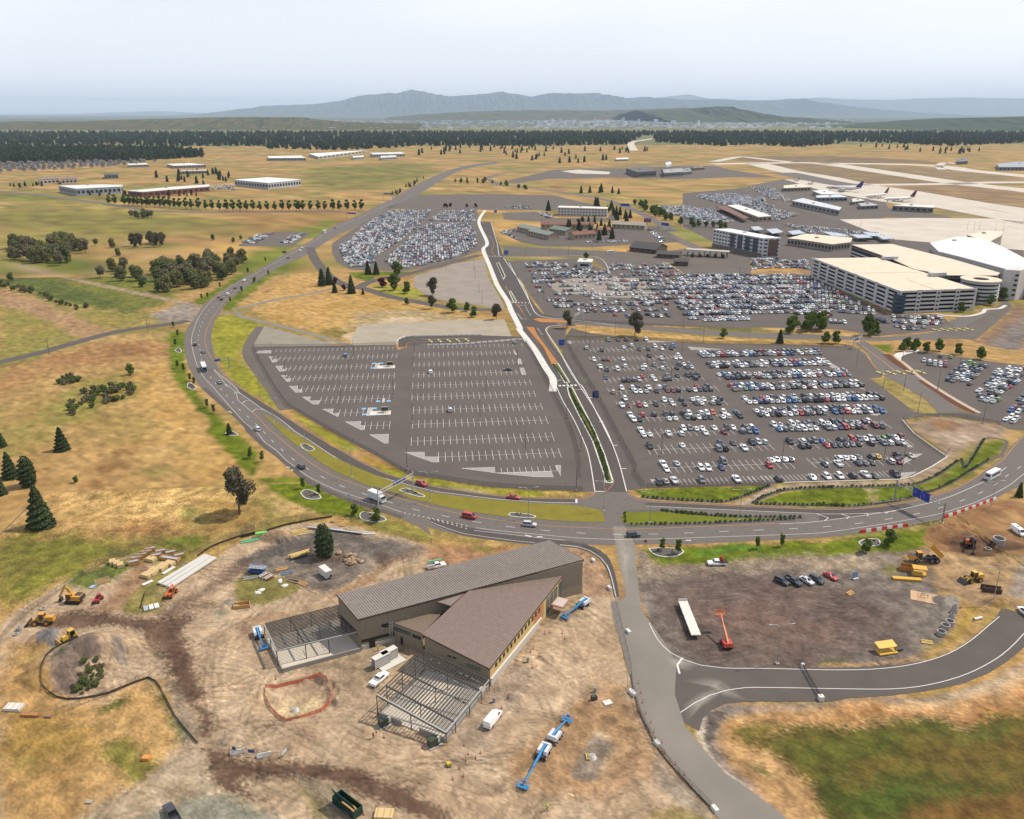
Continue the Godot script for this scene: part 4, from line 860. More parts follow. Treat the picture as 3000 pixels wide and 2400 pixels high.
func row(lot:Node3D,x0:float,x1:float,z:float,n:int,half_up:=5.0,half_down:=5.0,spine:=true)->void:
	var g:=G()
	for i in n+1:
		var x:=lerpf(x0,x1,float(i)/n)
		g.ribbon(PackedVector2Array([Vector2(x,z - half_up),Vector2(x,z+half_down)]),0.14,0.06)
	if spine:g.ribbon(PackedVector2Array([Vector2(x0,z),Vector2(x1,z)]),0.14,0.064)
	part(lot,"stall_lines",g,MARK)
func hatch(lot:Node3D,a:Array,step:=0.55,w:=0.2)->void:
	var poly:=P(a)
	var g:=G()
	var lo:=Vector2(1e9,1e9); var hi:=-lo
	for p in poly:
		lo=lo.min(p); hi=hi.max(p)
	var z:=lo.y - (hi.x - lo.x)
	while z<hi.y+(hi.x - lo.x):
		for seg in Geometry2D.intersect_polyline_with_polygon(PackedVector2Array([Vector2(lo.x - 1,z),Vector2(hi.x+1,z - (hi.x - lo.x+2)*0.45)]),poly):
			if seg.size()>1:g.ribbon(seg,w,0.06)
		z+=step
	var ring:=poly.duplicate()
	ring.append(poly[0])
	g.ribbon(ring,0.16,0.063)
	part(lot,"hatched_area",g,MARK)
func lot_markings(lot:Node3D)->void:
	var R:=[[-13,-461,45,-463],[-13,-442,43,-443],[-13,-423,44,-424],[-13,-405,47,-405],[-13,-386,47,-387],[-12,-368,47,-367],[-12,-349,47,-349],[-12.1,-329,47,-328],[-0.9,-310.8,47.6,-310.3]]
	for a in R:
		var n:=int(round((a[2] - a[0])/2.72))
		row(lot,a[0],a[0]+n*2.72,(a[1]+a[3])*0.5,n)
	var a0:=[-5,-477,50,-480]
	row(lot,a0[0],a0[2],(a0[1]+a0[3])/2,20,3.0,2.6,false)
	var a9:=[23.1,-295.7,44.5,-292.4]
	row(lot,a9[0],a9[2],a9[3],9,5.0,0.0)
	var L:=[[-91,-461,-23,-461],[-82,-441,-36,-442],[-77,-423,-23,-423],[-68,-404,-22,-405],[-57,-386,-24,-386],[-47,-367,-35,-367],[-33,-349,-22,-349]]
	for a in L:
		var n:=int(round((a[2] - a[0])/2.72))
		row(lot,a[2] - n*2.72,a[2],(a[1]+a[3])*0.5,n)
	var b0:=[-93,-477,-26,-479]
	row(lot,b0[0],b0[2],(b0[1]+b0[3])/2,25,3.0,2.6,false)
	for a in [[-95,-467,-93,-466,-92,-460,-89,-460,-89,-454,-91,-454],[-88,-447,-84,-447,-84,-441,-81,-441,-81,-436,-84,-436],[-82,-429,-79,-429,-79,-423,-76,-423,-76,-417,-77,-417],[-75,-410,-71,-410,-70,-404,-68,-404,-67,-399,-70,-399],[-66,-392,-62,-392,-62,-386,-57,-386,-57,-380,-59,-380],[-54,-373,-49,-373,-49,-367,-46,-367,-46,-362],[-42,-355,-35,-355,-35,-350,-33,-349,-33,-344,-34,-344],[-30,-338,-22,-338,-21.8,-327.1,-23,-327.2],[-14.4,-316.7,-6.6,-316.3,-6.5,-311.3,-0.9,-310.8,-1,-305.2,-2.9,-305.3],[7.9,-298.4,20.7,-298.3,20.6,-292.8],[20.4,-292.8,42.2,-292.5,42.2,-286.9,35.3,-287.8],[44.7,-298,46.5,-298.1,45,-287.3],[44,-468,45,-457,44,-457],[45,-449,46,-449,46,-438,44,-438],[44,-431,46,-431,46,-418,44,-418],[-104,-474,-103,-479,-96,-480,-95,-473]]:hatch(lot,a)
	ground_mat("blue_paint",lit("8fc4f0"),"fine",0.4,"mid",0.2,0.7)
	for a in [[-35,-447],[-31,-447],[-35,-438],[-31,-438],[-29,-382],[-24,-382],[-35,-372],[-30,-372],[-34,-364],[-30,-363]]:
		part(lot,"blue_stall_symbol",G().flat(PackedVector2Array([Vector2(a[0] - 1,a[1] - 1),Vector2(a[0]+1,a[1] - 1),Vector2(a[0]+1,a[1]+1),Vector2(a[0] - 1,a[1]+1)]),0.062),M.blue_paint)
	for a in [[-34,-447,-32,-448,-32,-437,-34,-436],[-27,-386,-26,-386,-26,-380,-27,-380],[-33,-373,-31,-373,-31,-362,-33,-362]]:hatch(lot,a,0.5,0.25)
func full_lot_markings(lot:Node3D)->void:
	for a in FULL_ROWS+DENSE_ROWS:
		var n:=int(round((a[2] - a[0])/2.72))
		row(lot,a[0],a[0]+n*2.72,(a[1]+a[3])*0.5,n)
	for a in [[79,-482,102,-482],[126,-478,135,-478]]:row(lot,a[0],a[2],a[1],int((a[2] - a[0])/2.72),2.6,2.6,false)
	var f:=[89,-278.1,124.2,-276.6]
	row(lot,f[0],f[2],f[1],20,2.6,2.8,false)
	f=[115.7,-277.6,173.7,-276.3]
	row(lot,f[0],f[2],f[1] - 0.5,36,2.6,2.6,false)
	for a in [[127,-482,144,-477,126,-477],[147,-465,167,-457,147,-458],[78.2,-281.5,80.3,-281.1,78.6,-275.7],[213,-429,215,-428,216,-415,212,-415],[212,-389,213,-388,211,-377,208,-386],[199,-346,206,-346,198,-341,196,-342],[194,-313,194,-303,192,-303],[189,-296,194,-296,181,-287,180,-287,182,-290],[175.5,-278.5,182,-279,177.1,-276,172.2,-273.5],[78,-484,80,-484,80,-478,78,-478]]:hatch(lot,a)
const FULL_ROWS:=[[88,-464,138,-462],[85,-444,138,-443],[86,-425,139,-424],[85,-405,138,-405],[84,-387,139,-386],[84,-367,136,-366],[85,-348,137,-347],[85,-329,138,-328],[84.4,-311.2,137,-309],[85,-293,137.2,-290],
	[144,-312,195,-308],[145.2,-291.8,182,-290]]
const DENSE_ROWS:=[[148,-448,218,-444],[146,-427,215,-423],[145,-406,217,-403],[145,-387,213,-385],[145,-367,214,-365],[144,-350,204,-347],[145,-331,198,-328]]
# ---- vehicles --------------------------------------------------------------------------------------------------
const PAINTS:={"w":["white",0.72,0.72,0.70],"s":["silver",0.42,0.43,0.44],"g":["grey",0.14,0.145,0.155],"k":["black",0.022,0.023,0.027],"b":["blue",0.03,0.12,0.30],"d":["dark blue",0.02,0.035,0.11],
	"r":["red",0.36,0.02,0.022],"m":["maroon",0.14,0.012,0.018],"t":["tan",0.34,0.29,0.23],"o":["orange",0.45,0.11,0.025],"y":["yellow",0.55,0.36,0.04],"e":["green",0.14,0.26,0.06]}
const KINDS:={"c":"sedan","u":"SUV","p":"pickup","v":"van"}
var car_parts:={}
func loft(g:Geo,st:Array)->void:
	var rings:=[]
	for s in st:
		var hw:float=s[1]; var f:float=s[2]; var t:float=s[3]; var r:float=s[4] if s.size()>4 else 0.13
		rings.append([Vector3(-hw+0.06,f,s[0]),Vector3(-hw,f+0.2,s[0]),Vector3(-hw,t - r,s[0]),Vector3(-hw+r*1.1,t,s[0]),Vector3(hw - r*1.1,t,s[0]),Vector3(hw,t - r,s[0]),Vector3(hw,f+0.2,s[0]),Vector3(hw - 0.06,f,s[0])])
	for i in rings.size() - 1:
		var mid:Vector3=Vector3(0,(st[i][2]+st[i][3])*0.5,(st[i][0]+st[i+1][0])*0.5)
		for k in 8:
			var j:=(k+1) % 8
			g.quad_out(rings[i][k],rings[i][j],rings[i+1][j],rings[i+1][k],mid)
	for e in [0,rings.size() - 1]:
		var q:Array=rings[e]
		var inside:=Vector3(0,0.6,0)
		for k in range(1,7):g.tri_out(q[0],q[k],q[k+1],inside)
func cabin(body:Geo,glass:Geo,b:Array,r:Array)->void:
	var lo:=[Vector3(-b[2],b[3],b[0]),Vector3(b[2],b[3],b[0]),Vector3(b[2],b[3],b[1]),Vector3(-b[2],b[3],b[1])]
	var hi:=[Vector3(-r[2],r[3],r[0]),Vector3(r[2],r[3],r[0]),Vector3(r[2],r[3],r[1]),Vector3(-r[2],r[3],r[1])]
	glass.hexa(lo+hi)
	var top:=[]
	for p in hi:top.append(p*Vector3(1.02,1,1.01))
	var cap:=[]
	for p in hi:cap.append(p*Vector3(0.90,1,0.94)+Vector3(0,0.07,0))
	body.hexa(top+cap)
	for i in 4:body.beam(lo[i]*Vector3(1.01,1,1),hi[i]*Vector3(1.01,1,1),0.10,0.10)
	for s in [-1,1]:body.beam(Vector3(s*b[2]*1.005,b[3],lerpf(b[0],b[1],0.52)),Vector3(s*r[2]*1.02,r[3],lerpf(r[0],r[1],0.5)),0.05,0.09)
func wheel_geo(r:=0.34,w:=0.24)->Geo:
	var g:=G()
	g.tube(Vector3(-w/2,0,0),Vector3(w/2,0,0),r,r,12)
	return g
func rim_geo(r:=0.34,w:=0.24)->Geo:
	var g:=G()
	g.tube(Vector3(-w/2 - 0.012,0,0),Vector3(w/2+0.012,0,0),r*0.6,r*0.6,8)
	return g
func car_shape(kind:String)->Dictionary:
	if car_parts.has(kind):return car_parts[kind]
	var b:=G(); var g:=G(); var w:=[]; var len_:=4.7; var r:=0.34
	match kind:
		"sedan":
			loft(b,[[-2.36,0.70,0.34,0.60],[-2.25,0.84,0.26,0.70],[-1.9,0.90,0.22,0.78],[-0.95,0.92,0.22,0.95],[0.9,0.92,0.22,0.97],[1.75,0.91,0.24,0.99],[2.2,0.86,0.28,0.95],[2.36,0.74,0.36,0.80]])
			cabin(b,g,[-1.05,1.75,0.80,0.93],[-0.25,1.0,0.60,1.40])
			w=[0.80,-1.42,1.40]
		"SUV":
			loft(b,[[-2.36,0.74,0.40,0.72],[-2.25,0.88,0.30,0.88],[-1.8,0.94,0.26,0.98],[-1.0,0.95,0.26,1.06],[2.0,0.95,0.26,1.08],[2.28,0.90,0.30,1.04],[2.38,0.80,0.40,0.90]])
			cabin(b,g,[-1.12,2.28,0.84,1.03],[-0.45,1.95,0.68,1.66])
			w=[0.82,-1.42,1.42]; r=0.37
		"pickup":
			loft(b,[[-2.85,0.80,0.50,0.86],[-2.75,0.95,0.36,1.02],[-2.2,0.99,0.32,1.10],[-1.3,1.0,0.32,1.14],[0.75,1.0,0.32,1.12],[0.8,0.99,0.34,0.78,0.05],[2.75,0.98,0.36,0.78,0.05],[2.85,0.94,0.40,0.78,0.05]])
			for s in [-1,1]:b.box(Vector3(s*0.93,0.95,1.8),Vector3(0.12,0.42,2.08))
			b.box(Vector3(0,0.95,2.80),Vector3(1.75,0.42,0.09)); b.box(Vector3(0,1.0,0.80),Vector3(1.75,0.32,0.06))
			cabin(b,g,[-1.35,0.78,0.88,1.10],[-0.75,0.6,0.72,1.74])
			w=[0.86,-1.85,1.75]; r=0.40
		"van":
			loft(b,[[-2.5,0.78,0.40,0.80],[-2.4,0.90,0.28,0.98],[-1.7,0.97,0.25,1.15],[-1.5,0.98,0.25,1.22],[2.35,0.98,0.25,1.25],[2.5,0.94,0.30,1.15]])
			cabin(b,g,[-1.95,2.48,0.92,1.15],[-0.95,2.3,0.78,1.86])
			w=[0.85,-1.65,1.55]; r=0.36
		"cargo_van":
			loft(b,[[-2.95,0.80,0.45,0.90],[-2.85,0.95,0.32,1.10],[-2.2,1.0,0.28,1.25],[2.85,1.0,0.28,1.30],[2.95,0.97,0.32,1.2]])
			b.hexa([Vector3(-0.97,1.2,-0.9),Vector3(0.97,1.2,-0.9),Vector3(0.97,1.2,2.92),Vector3(-0.97,1.2,2.92),Vector3(-0.85,2.08,-0.75),Vector3(0.85,2.08,-0.75),Vector3(0.85,2.08,2.86),Vector3(-0.85,2.08,2.86)])
			cabin(b,g,[-2.2,-0.9,0.92,1.2],[-1.45,-0.72,0.80,2.0])
			w=[0.88,-1.95,1.85]; r=0.38
	car_parts[kind]={"body":b.mesh(),"glass":g.mesh(),"wheels":w,"r":r,"wheel":wheel_geo(r).mesh(),"rim":rim_geo(r).mesh()}
	return car_parts[kind]
func paint_of(k:String)->StandardMaterial3D:
	var p:Array=PAINTS[k]
	return paint("paint_"+k,Color(p[1],p[2],p[3]))
func vehicle_materials()->void:
	var g:=StandardMaterial3D.new()
	g.albedo_color=Color(0.07,0.08,0.09); g.roughness=0.06; g.metallic_specular=0.7
	M.car_glass=g
	mat("tyre","2c2a29",0.9,0.0,"")
	mat("rim","a0a0a2",0.4,0.6,"")
	mat("lamp_red","8a1410",0.3,0.0,"")
	mat("lamp_clear","d8d8d8",0.2,0.0,"")
var proto:={}
func car_proto(kind:String,color:String,lamps:bool)->Node3D:
	var key:=kind+color+str(lamps)
	if proto.has(key):return proto[key]
	var s:=car_shape(kind)
	var o:=Node3D.new()
	part(o,"body",s.body,paint_of(color)); part(o,"windows",s.glass,M.car_glass)
	for z in [s.wheels[1],s.wheels[2]]:
		for x in [-1,1]:
			var w:=part(o,"wheel",s.wheel,M.tyre)
			w.position=Vector3(x*s.wheels[0],s.r,z)
			if lamps:part(w,"rim",s.rim,M.rim)
	if lamps:
		var fz:float=-2.2 if kind != "pickup" and kind != "cargo_van" else -2.72
		var rz:float=2.32 if kind != "pickup" and kind != "cargo_van" else 2.86
		for x in [-1,1]:
			part(o,"headlight",G().box(Vector3(x*0.66,0.72,fz - 0.08),Vector3(0.32,0.14,0.16)),M.lamp_clear)
			part(o,"taillight",G().box(Vector3(x*0.72,0.82,rz+0.03),Vector3(0.2,0.2,0.12)),M.lamp_red)
	proto[key]=o
	return o
func add_car(kind:String,color:String,at:Vector3,turn:float,label:String,group:String,lamps:=false)->Node3D:
	var o:Node3D=car_proto(kind,color,lamps).duplicate()
	o.name=numbered({"sedan":"parked_sedan","SUV":"parked_suv","pickup":"pickup_truck","van":"minivan","cargo_van":"cargo_van"}[kind])
	add_child(o)
	o.position=at; o.rotation.y=turn
	o.set_meta("label",label); o.set_meta("category",{"sedan":"car","SUV":"car","pickup":"pickup truck","van":"van","cargo_van":"van"}[kind])
	if group:o.set_meta("group",group)
	return o
func ordinal(n:int)->String:
	var w:=["first","second","third","fourth","fifth","sixth","seventh","eighth","ninth","tenth","eleventh","twelfth"]
	if n<=w.size():return w[n - 1]
	var t:=n % 10
	return "%d%s" % [n,"st" if t==1 and n % 100 != 11 else "nd" if t==2 and n % 100 != 12 else "rd" if t==3 and n % 100 != 13 else "th"]
var mass:={}
func mass_car(kind:String,color:Color,at:Vector3,turn:float)->void:
	if not mass.has(kind):mass[kind]=[]
	mass[kind].append([Transform3D(Basis(Vector3.UP,turn),at),color])
func random_paint()->String:
	var r:=rng.randf()
	for e in [["w",0.33],["s",0.47],["g",0.63],["k",0.82],["b",0.86],["d",0.90],["r",0.945],["m",0.965],["t",0.99],["e",1.01]]:
		if r<e[1]:return e[0]
	return "w"
func random_kind()->String:
	var r:=rng.randf()
	return "sedan" if r<0.40 else "SUV" if r<0.82 else "pickup" if r<0.93 else "van"
func fill_lot(a:Array,angle:float,pitch:float,occupied:float,stall:=2.75,gaps:=0.0)->void:
	var poly:=P(a)
	var lo:=Vector2(1e9,1e9); var hi:=-lo
	var q:=PackedVector2Array()
	for p in poly:
		var t:=p.rotated(-angle)
		q.append(t); lo=lo.min(t); hi=hi.max(t)
	var z:=lo.y+3.0
	while z<hi.y:
		for side in [-1,1]:
			var x:=lo.x+1.5
			var run:=0
			while x<hi.x:
				if gaps>0 and run<=0 and rng.randf()<gaps:run=rng.randi_range(2,9)
				run -= 1
				var p:=Vector2(x,z+side*2.75)
				if run<=0 and rng.randf()<occupied and Geometry2D.is_point_in_polygon(p,q):
					var k:=random_paint()
					var c:Array=PAINTS[k]
					var v:=rng.randf_range(0.8,1.15)
					var w:=p.rotated(angle)
					mass_car(random_kind(),Color(c[1]*v,c[2]*v,c[3]*v),Vector3(w.x+rng.randf_range(-0.15,0.15),0.06,w.y+rng.randf_range(-0.5,0.5)),-angle+(0.0 if rng.randf()<0.6 else PI)+rng.randf_range(-0.03,0.03))
				x+=stall
		z+=pitch
func commit_mass()->void:
	var root:=Node3D.new()
	root.name="parked_cars"
	root.set_meta("kind","stuff"); root.set_meta("label","hundreds of small parked cars filling the far parking lots"); root.set_meta("category","cars")
	add_child(root)
	var tinted:=StandardMaterial3D.new()
	tinted.vertex_color_use_as_albedo=true; tinted.roughness=0.35; tinted.metallic=0.1; tinted.clearcoat_enabled=true; tinted.clearcoat=0.8; tinted.clearcoat_roughness=0.12
	var n:=0
	for kind in mass:
		var s:=car_shape(kind)
		var am:=ArrayMesh.new()
		am.add_surface_from_arrays(Mesh.PRIMITIVE_TRIANGLES,s.body.surface_get_arrays(0)); am.surface_set_material(0,tinted)
		am.add_surface_from_arrays(Mesh.PRIMITIVE_TRIANGLES,s.glass.surface_get_arrays(0)); am.surface_set_material(1,M.car_glass)
		var w:=G()
		for z in [s.wheels[1],s.wheels[2]]:w.box(Vector3(0,s.r*0.9,z),Vector3(s.wheels[0]*2+0.2,s.r*1.7,s.r*1.7))
		am.add_surface_from_arrays(Mesh.PRIMITIVE_TRIANGLES,w.mesh().surface_get_arrays(0)); am.surface_set_material(2,M.tyre)
		var mm:=MultiMesh.new()
		mm.transform_format=MultiMesh.TRANSFORM_3D; mm.use_colors=true; mm.mesh=am; mm.instance_count=mass[kind].size()
		for i in mass[kind].size():
			mm.set_instance_transform(i,mass[kind][i][0]); mm.set_instance_color(i,mass[kind][i][1])
		n+=mass[kind].size()
		var mi:=MultiMeshInstance3D.new()
		mi.name="parked_%ss" % kind.to_lower(); mi.multimesh=mm
		mi.set_meta("kind","stuff")
		root.add_child(mi)
	print("cars in the mass: ",n)
func stall_cars()->void:
	var rows:={}
	var cars:=[]
	for a in [[103,-482],"gu",[109,-482],"kc",[114,-482],"ku",[120,-482],"ku",[126,-482],"wu",
		[108,-468],"wc",[114,-469],"wu",[128,-468],"wu",[134,-468],"gu",[137,-468],"bu",[86,-463],"su",[95,-461],"ku",[117,-461],"kc",[122,-462],"ku",[130,-461],"wc",[136,-460],"kc",
		[119,-448],"kp",[128,-448],"gc",[136,-449],"wu",[86,-442],"wu",[92,-442],"kc",[95,-442],"rc",[103,-442],"wc",[125,-440],"wp",[133,-441],"wc",[136,-441],"wc",
		[86,-429],"wp",[100,-429],"wu",[111,-428],"wc",[116,-428],"gu",[122,-428],"gu",[130,-427],"ku",[133,-427],"wc",[136,-429],"gu",[89,-422],"ku",[95,-423],"wv",[108,-421],"su",[119,-422],"wu",[127,-421],"kc",[133,-421],"kc",[135,-422],"sc",
		[86,-410],"dc",[106,-409],"rc",[111,-409],"wc",[119,-408],"gu",[124,-408],"kc",[129,-408],"kp",[132,-408],"kp",[135,-407],"kp",[94,-403],"ku",[97,-402],"ku",[100,-402],"gu",[103,-403],"su",[111,-403],"wc",[116,-402],"ku",[119,-401],"kc",[132,-401],"ku",
		[91,-390],"wu",[97,-391],"wu",[100,-391],"kp",[105,-390],"wp",[111,-390],"wu",[113,-390],"gp",[130,-390],"rc",[135,-391],"ku",[86,-385],"tu",[97,-384],"wu",[100,-384],"wc",[102,-383],"sc",[108,-383],"ku",[113,-383],"mc",[116,-383],"mc",[119,-384],"ku",[124,-384],"kc",[127,-384],"wc",[129,-383],"kc",[132,-383],"ku",[135,-383],"gu",
		[89,-373],"wu",[108,-371],"wu",[110,-370],"sc",[114,-371],"ku",[121,-370],"wc",[124,-372],"wp",[127,-370],"wc",[132,-371],"wc",[135,-370],"ku",[86,-365],"wp",[89,-365],"mc",[94,-365],"ru",[97,-365],"wc",[102,-365],"ku",[110,-365],"wc",[116,-364],"kc",[121,-364],"kc",[124,-364],"wc",[129,-365],"su",[132,-364],"kp",
		[86,-353],"wp",[91,-352],"ru",[97,-353],"ku",[102,-353],"ku",[105,-353],"ku",[110,-353],"kp",[113,-353],"wu",[118,-351],"wu",[121,-353],"wu",[124,-351],"ou",[130,-352],"wu",[135,-351],"bc",[86,-345],"wp",[89,-346],"ku",[102,-345],"wc",[105,-346],"wc",[110,-347],"gu",[113,-346],"ku",[116,-345],"wc",[118,-346],"kc",[121,-346],"kc",[126,-346],"wc",[129,-346],"wu",[134,-345],"kp",
		[86,-333],"wp",[105,-333],"wu",[108,-332],"gu",[110,-332],"wc",[113,-333],"wc",[119,-332],"wc",[124,-332],"ku",[127,-332],"wc",[132,-331],"ku",[135,-332],"wu",[86,-326],"wc",[89,-327],"wc",[97,-326],"wp",[102,-326],"wu",[113,-326],"wc",[121,-325],"mu",[129,-325],"gv",[132,-326],"gu",[135,-325],"bp",
		[85.9,-314.3],"kp",[99.8,-314.4],"wc",[116,-314],"du",[121,-313],"kc",[129,-313],"kp",[132,-313],"su",[135,-313],"su",[113.4,-307.7],"gv",[116.2,-307.2],"kp",[124,-308],"wp",
		[86.2,-297],"wp",[91.7,-295.7],"sc",[110.7,-295.9],"gv",[129.2,-296.9],"wc",[86.4,-291.3],"wc",[99.5,-290.5],"wu",[102.7,-290.6],"wu",[107.5,-289.8],"dc",[126.6,-290.7],"ru",
		[80.5,-277.7],"ku",[83.2,-278],"tc",[86.4,-278.2],"wp",[96.9,-278.3],"gu",[110.2,-277.3],"wp",
		[125.7,-276.2],"ku",[139.2,-276.6],"wc",[144.9,-277],"wu",[149.9,-276.5],"wu",[155.1,-276.9],"ku",[160.3,-277.1],"wp",[163.1,-275.8],"kc",[171.8,-276.5],"kp",
		[129.8,-296.5],"wc",[131.8,-295.1],"wc",[135,-296],"gc",[149.3,-288.9],"kc",[154.8,-288.7],"wp",[158,-294],"wu",[161,-295],"wc",[163,-294],"wc",[166,-294],"gc",[171,-295],"ku",[174,-294],"yc",[181,-295],"kp",[186,-293],"tc",[163,-289],"kc",[165,-288],"gc",[168,-288],"kc",[176,-288],"su",[178,-288],"mu",
		[146,-313],"kp",[150,-313],"wu",[152,-313],"ku",[155,-313],"gu",[160,-313],"bc",[166,-313],"ku",[168,-313],"kc",[171,-313],"rv",[173,-312],"gu",[176,-312],"wc",[179,-312],"su",[181,-312],"gc",[184,-312],"eu",[186,-312],"ku",[189,-312],"wc",[192,-311],"mu",[147,-307],"ku",[150,-307],"ku",[158,-308],"rc",[160,-307],"kc",[163,-307],"kc",[166,-307],"kc",[170,-306],"gc",[173,-306],"kc",[178,-306],"ku",[184,-306],"gu",[187,-306],"wu",[189,-305],"kc",[192,-306],"wp"]:
		if a is Array:cars.append([a[0],a[1],""])
		else:cars[-1][2]=a
	var budget:=62
	for d in DENSE_ROWS.size():
		var i:=DENSE_ROWS.size() - 1 - d
		var e:Array=DENSE_ROWS[i]
		var z:float=(e[1]+e[3])*0.5
		for side in [1,-1]:
			var x:float=e[0]+1.36
			while x<e[2]:
				if rng.randf()<0.93:
					var code:String=random_paint()+["c","u","u","p","c","v"][rng.randi() % 6]
					if budget>0:
						budget -= 1
						cars.append([x,z+side*2.7,code])
					else:
						var c:Array=PAINTS[code[0]]
						mass_car(KINDS[code[1]],Color(c[1],c[2],c[3]),Vector3(x,0.06,z+side*2.7+rng.randf_range(-0.3,0.3)),(PI if rng.randf()<0.35 else 0.0)+rng.randf_range(-0.02,0.02))
				x+=2.72
	var taken:={}
	for c in cars:
		var best:=1e9; var bz:=0.0; var bx:=0.0
		for e in FULL_ROWS+DENSE_ROWS:
			var z:float=(e[1]+e[3])*0.5
			for side in [-1,1]:
				if c[0]<e[0] - 4 or c[0]>e[2]+4:continue
				if absf(z+side*2.7 - c[1])<best:
					best=absf(z+side*2.7 - c[1]); bz=z+side*2.7; bx=e[0]
		if best<3.2:
			c[1]=bz
			c[0]=bx+(floor((c[0] - bx)/2.72)+0.5)*2.72
		for t in 6:
			var key:="%d,%d" % [int(c[0]/2.72+500),int(c[1]/2.4+500)]
			if not taken.has(key):
				taken[key]=true
				break
			c[0]+=2.72
		var rk:=int(round(c[1]*2))
		if not rows.has(rk):rows[rk]=[]
		rows[rk].append(c)
	var order:=rows.keys()
	order.sort()
	var r:=0
	for k in order:
		r+=1
		rows[k].sort_custom(func(a,b):return a[0]<b[0])
		var i:=0
		for c in rows[k]:
			i+=1
			var kind:String=KINDS[c[2][1]]
			add_car(kind,c[2][0],Vector3(c[0]+rng.randf_range(-0.12,0.12),0.06,c[1]+rng.randf_range(-0.35,0.35)),(PI if rng.randf()<0.55 else 0.0)+rng.randf_range(-0.03,0.03),"%s %s, %s car from left in %s line from back of the busy lot" % [PAINTS[c[2][0]][0],kind,ordinal(i),ordinal(r)],"cars parked in the busy lot",true)
	print("cars in stalls: ",cars.size()," lines ",r)
func lots_of_cars()->void:
	vehicle_materials()
	stall_cars()
	fill_lot([-93,-842,-97,-876,-89,-949,-84,-1061,-70,-1154,-59,-1207,-2,-1213,-9,-1134,-23,-996,-39,-897,-54,-823,-56,-779,-59,-746,-74,-748,-83,-789],0.0,15.5,0.97,2.6)
	fill_lot([-46,-786,-32,-896,-16,-1018,-9,-1060,49,-1055,45,-880,30,-819,6,-781,-12,-758,-29,-744,-39,-758],0.0,15.5,0.97,2.6)
	fill_lot([-6,-1086,12,-1192,56,-1208,53,-1080],0.0,15.5,0.95,2.6)
	fill_lot([82,-760,109,-764,127,-729,147,-715,160,-746,210,-741,210,-691,160,-564,158,-530,135,-536,105,-557,86,-571,78,-624],0.0,18.0,0.72,2.75,0.08)
	fill_lot([175,-634,212,-691,267,-686,204,-515,188,-520,167,-533,172,-579],0.0,17.5,0.94,2.7)
	fill_lot([267,-686,294,-683,269,-538,214,-543],0.0,17.5,0.92,2.7)
	fill_lot([294,-683,314,-681,302,-535,290,-532,271,-542],0.42,17.5,0.92,2.7)
	fill_lot([298,-768,348,-756,329,-711,289,-714,276,-709],0.0,17.0,0.9,2.7)
	fill_lot([260,-535,268,-535,268,-509,254,-504],0.3,17.0,0.9,2.7)
	fill_lot([291,-525,310,-529,338,-524,333,-510,300,-486,289,-497],0.25,17.0,0.75,2.7)
	fill_lot([273,-431,291,-432,284,-420,266,-402,263,-417],0.55,20.0,0.95,2.7)
	fill_lot([292,-422,299,-411,261,-373,260,-389],0.9,13.0,0.95,2.7)
	fill_lot([301,-406,313,-403,304,-390,260,-350,258,-363],0.9,13.0,0.95,2.7)
	fill_lot([284,-363,302,-373,276,-338,250,-322,247,-325],0.9,15.0,0.95,2.7)
	fill_lot([330,-1230,376,-1226,379,-1120,360,-1086,322,-1125,308,-1165],0.1,17.0,0.95,2.8)
	fill_lot([322,-1125,376,-1099,379,-1044,341,-1022],0.1,17.0,0.9,2.8)
	fill_lot([428,-1378,529,-1392,477,-1252,435,-1220],0.25,17.0,0.92,2.8)
	fill_lot([477,-1252,490,-1164,488,-1103,431,-1039,409,-1068],0.4,18.0,0.85,2.8)
	fill_lot([441,-1407,515,-1430,499,-1203,472,-1227,429,-1277],0.3,18.0,0.85,2.8)
	fill_lot([585,-1553,626,-1549,549,-1266,534,-1317],0.4,18.0,0.8,2.8)
	fill_lot([361,-1215,396,-1191,379,-1061,323,-1083],0.2,18.0,0.9,2.8)
	fill_lot([429,-1014,474,-962,471,-888,424,-892],0.45,17.0,0.92,2.8)
	fill_lot([477,-961,505,-926,496,-876,471,-888],0.45,17.0,0.85,2.8)
	fill_lot([-203,-921,-197,-980,-183,-984,-185,-948,-189,-902],0.8,17.0,0.9,2.8)
	fill_lot([-161,-908,-158,-966,-146,-980,-149,-907],0.8,17.0,0.8,2.8)
	fill_lot([77,-976,102,-1008,83,-959,93,-913,88,-913],0.5,14.0,0.8,2.8)
	fill_lot([163,-892,206,-888,205,-874,161,-870],0.0,20.0,0.85,2.8)
	fill_lot([250,-982,254,-982,248,-889,240,-880],1.0,20.0,0.85,2.8)
	fill_lot([142,-1157,155,-1164,158,-1112,149,-1098],0.6,15.0,0.85,2.8)
	fill_lot([102,-1251,141,-1265,143,-1213,106,-1208],0.0,18.0,0.4,2.8)
	fill_lot([-417,-1663,-377,-1678,-346,-1571,-394,-1592],0.0,20.0,0.7,2.8)
	commit_mass()
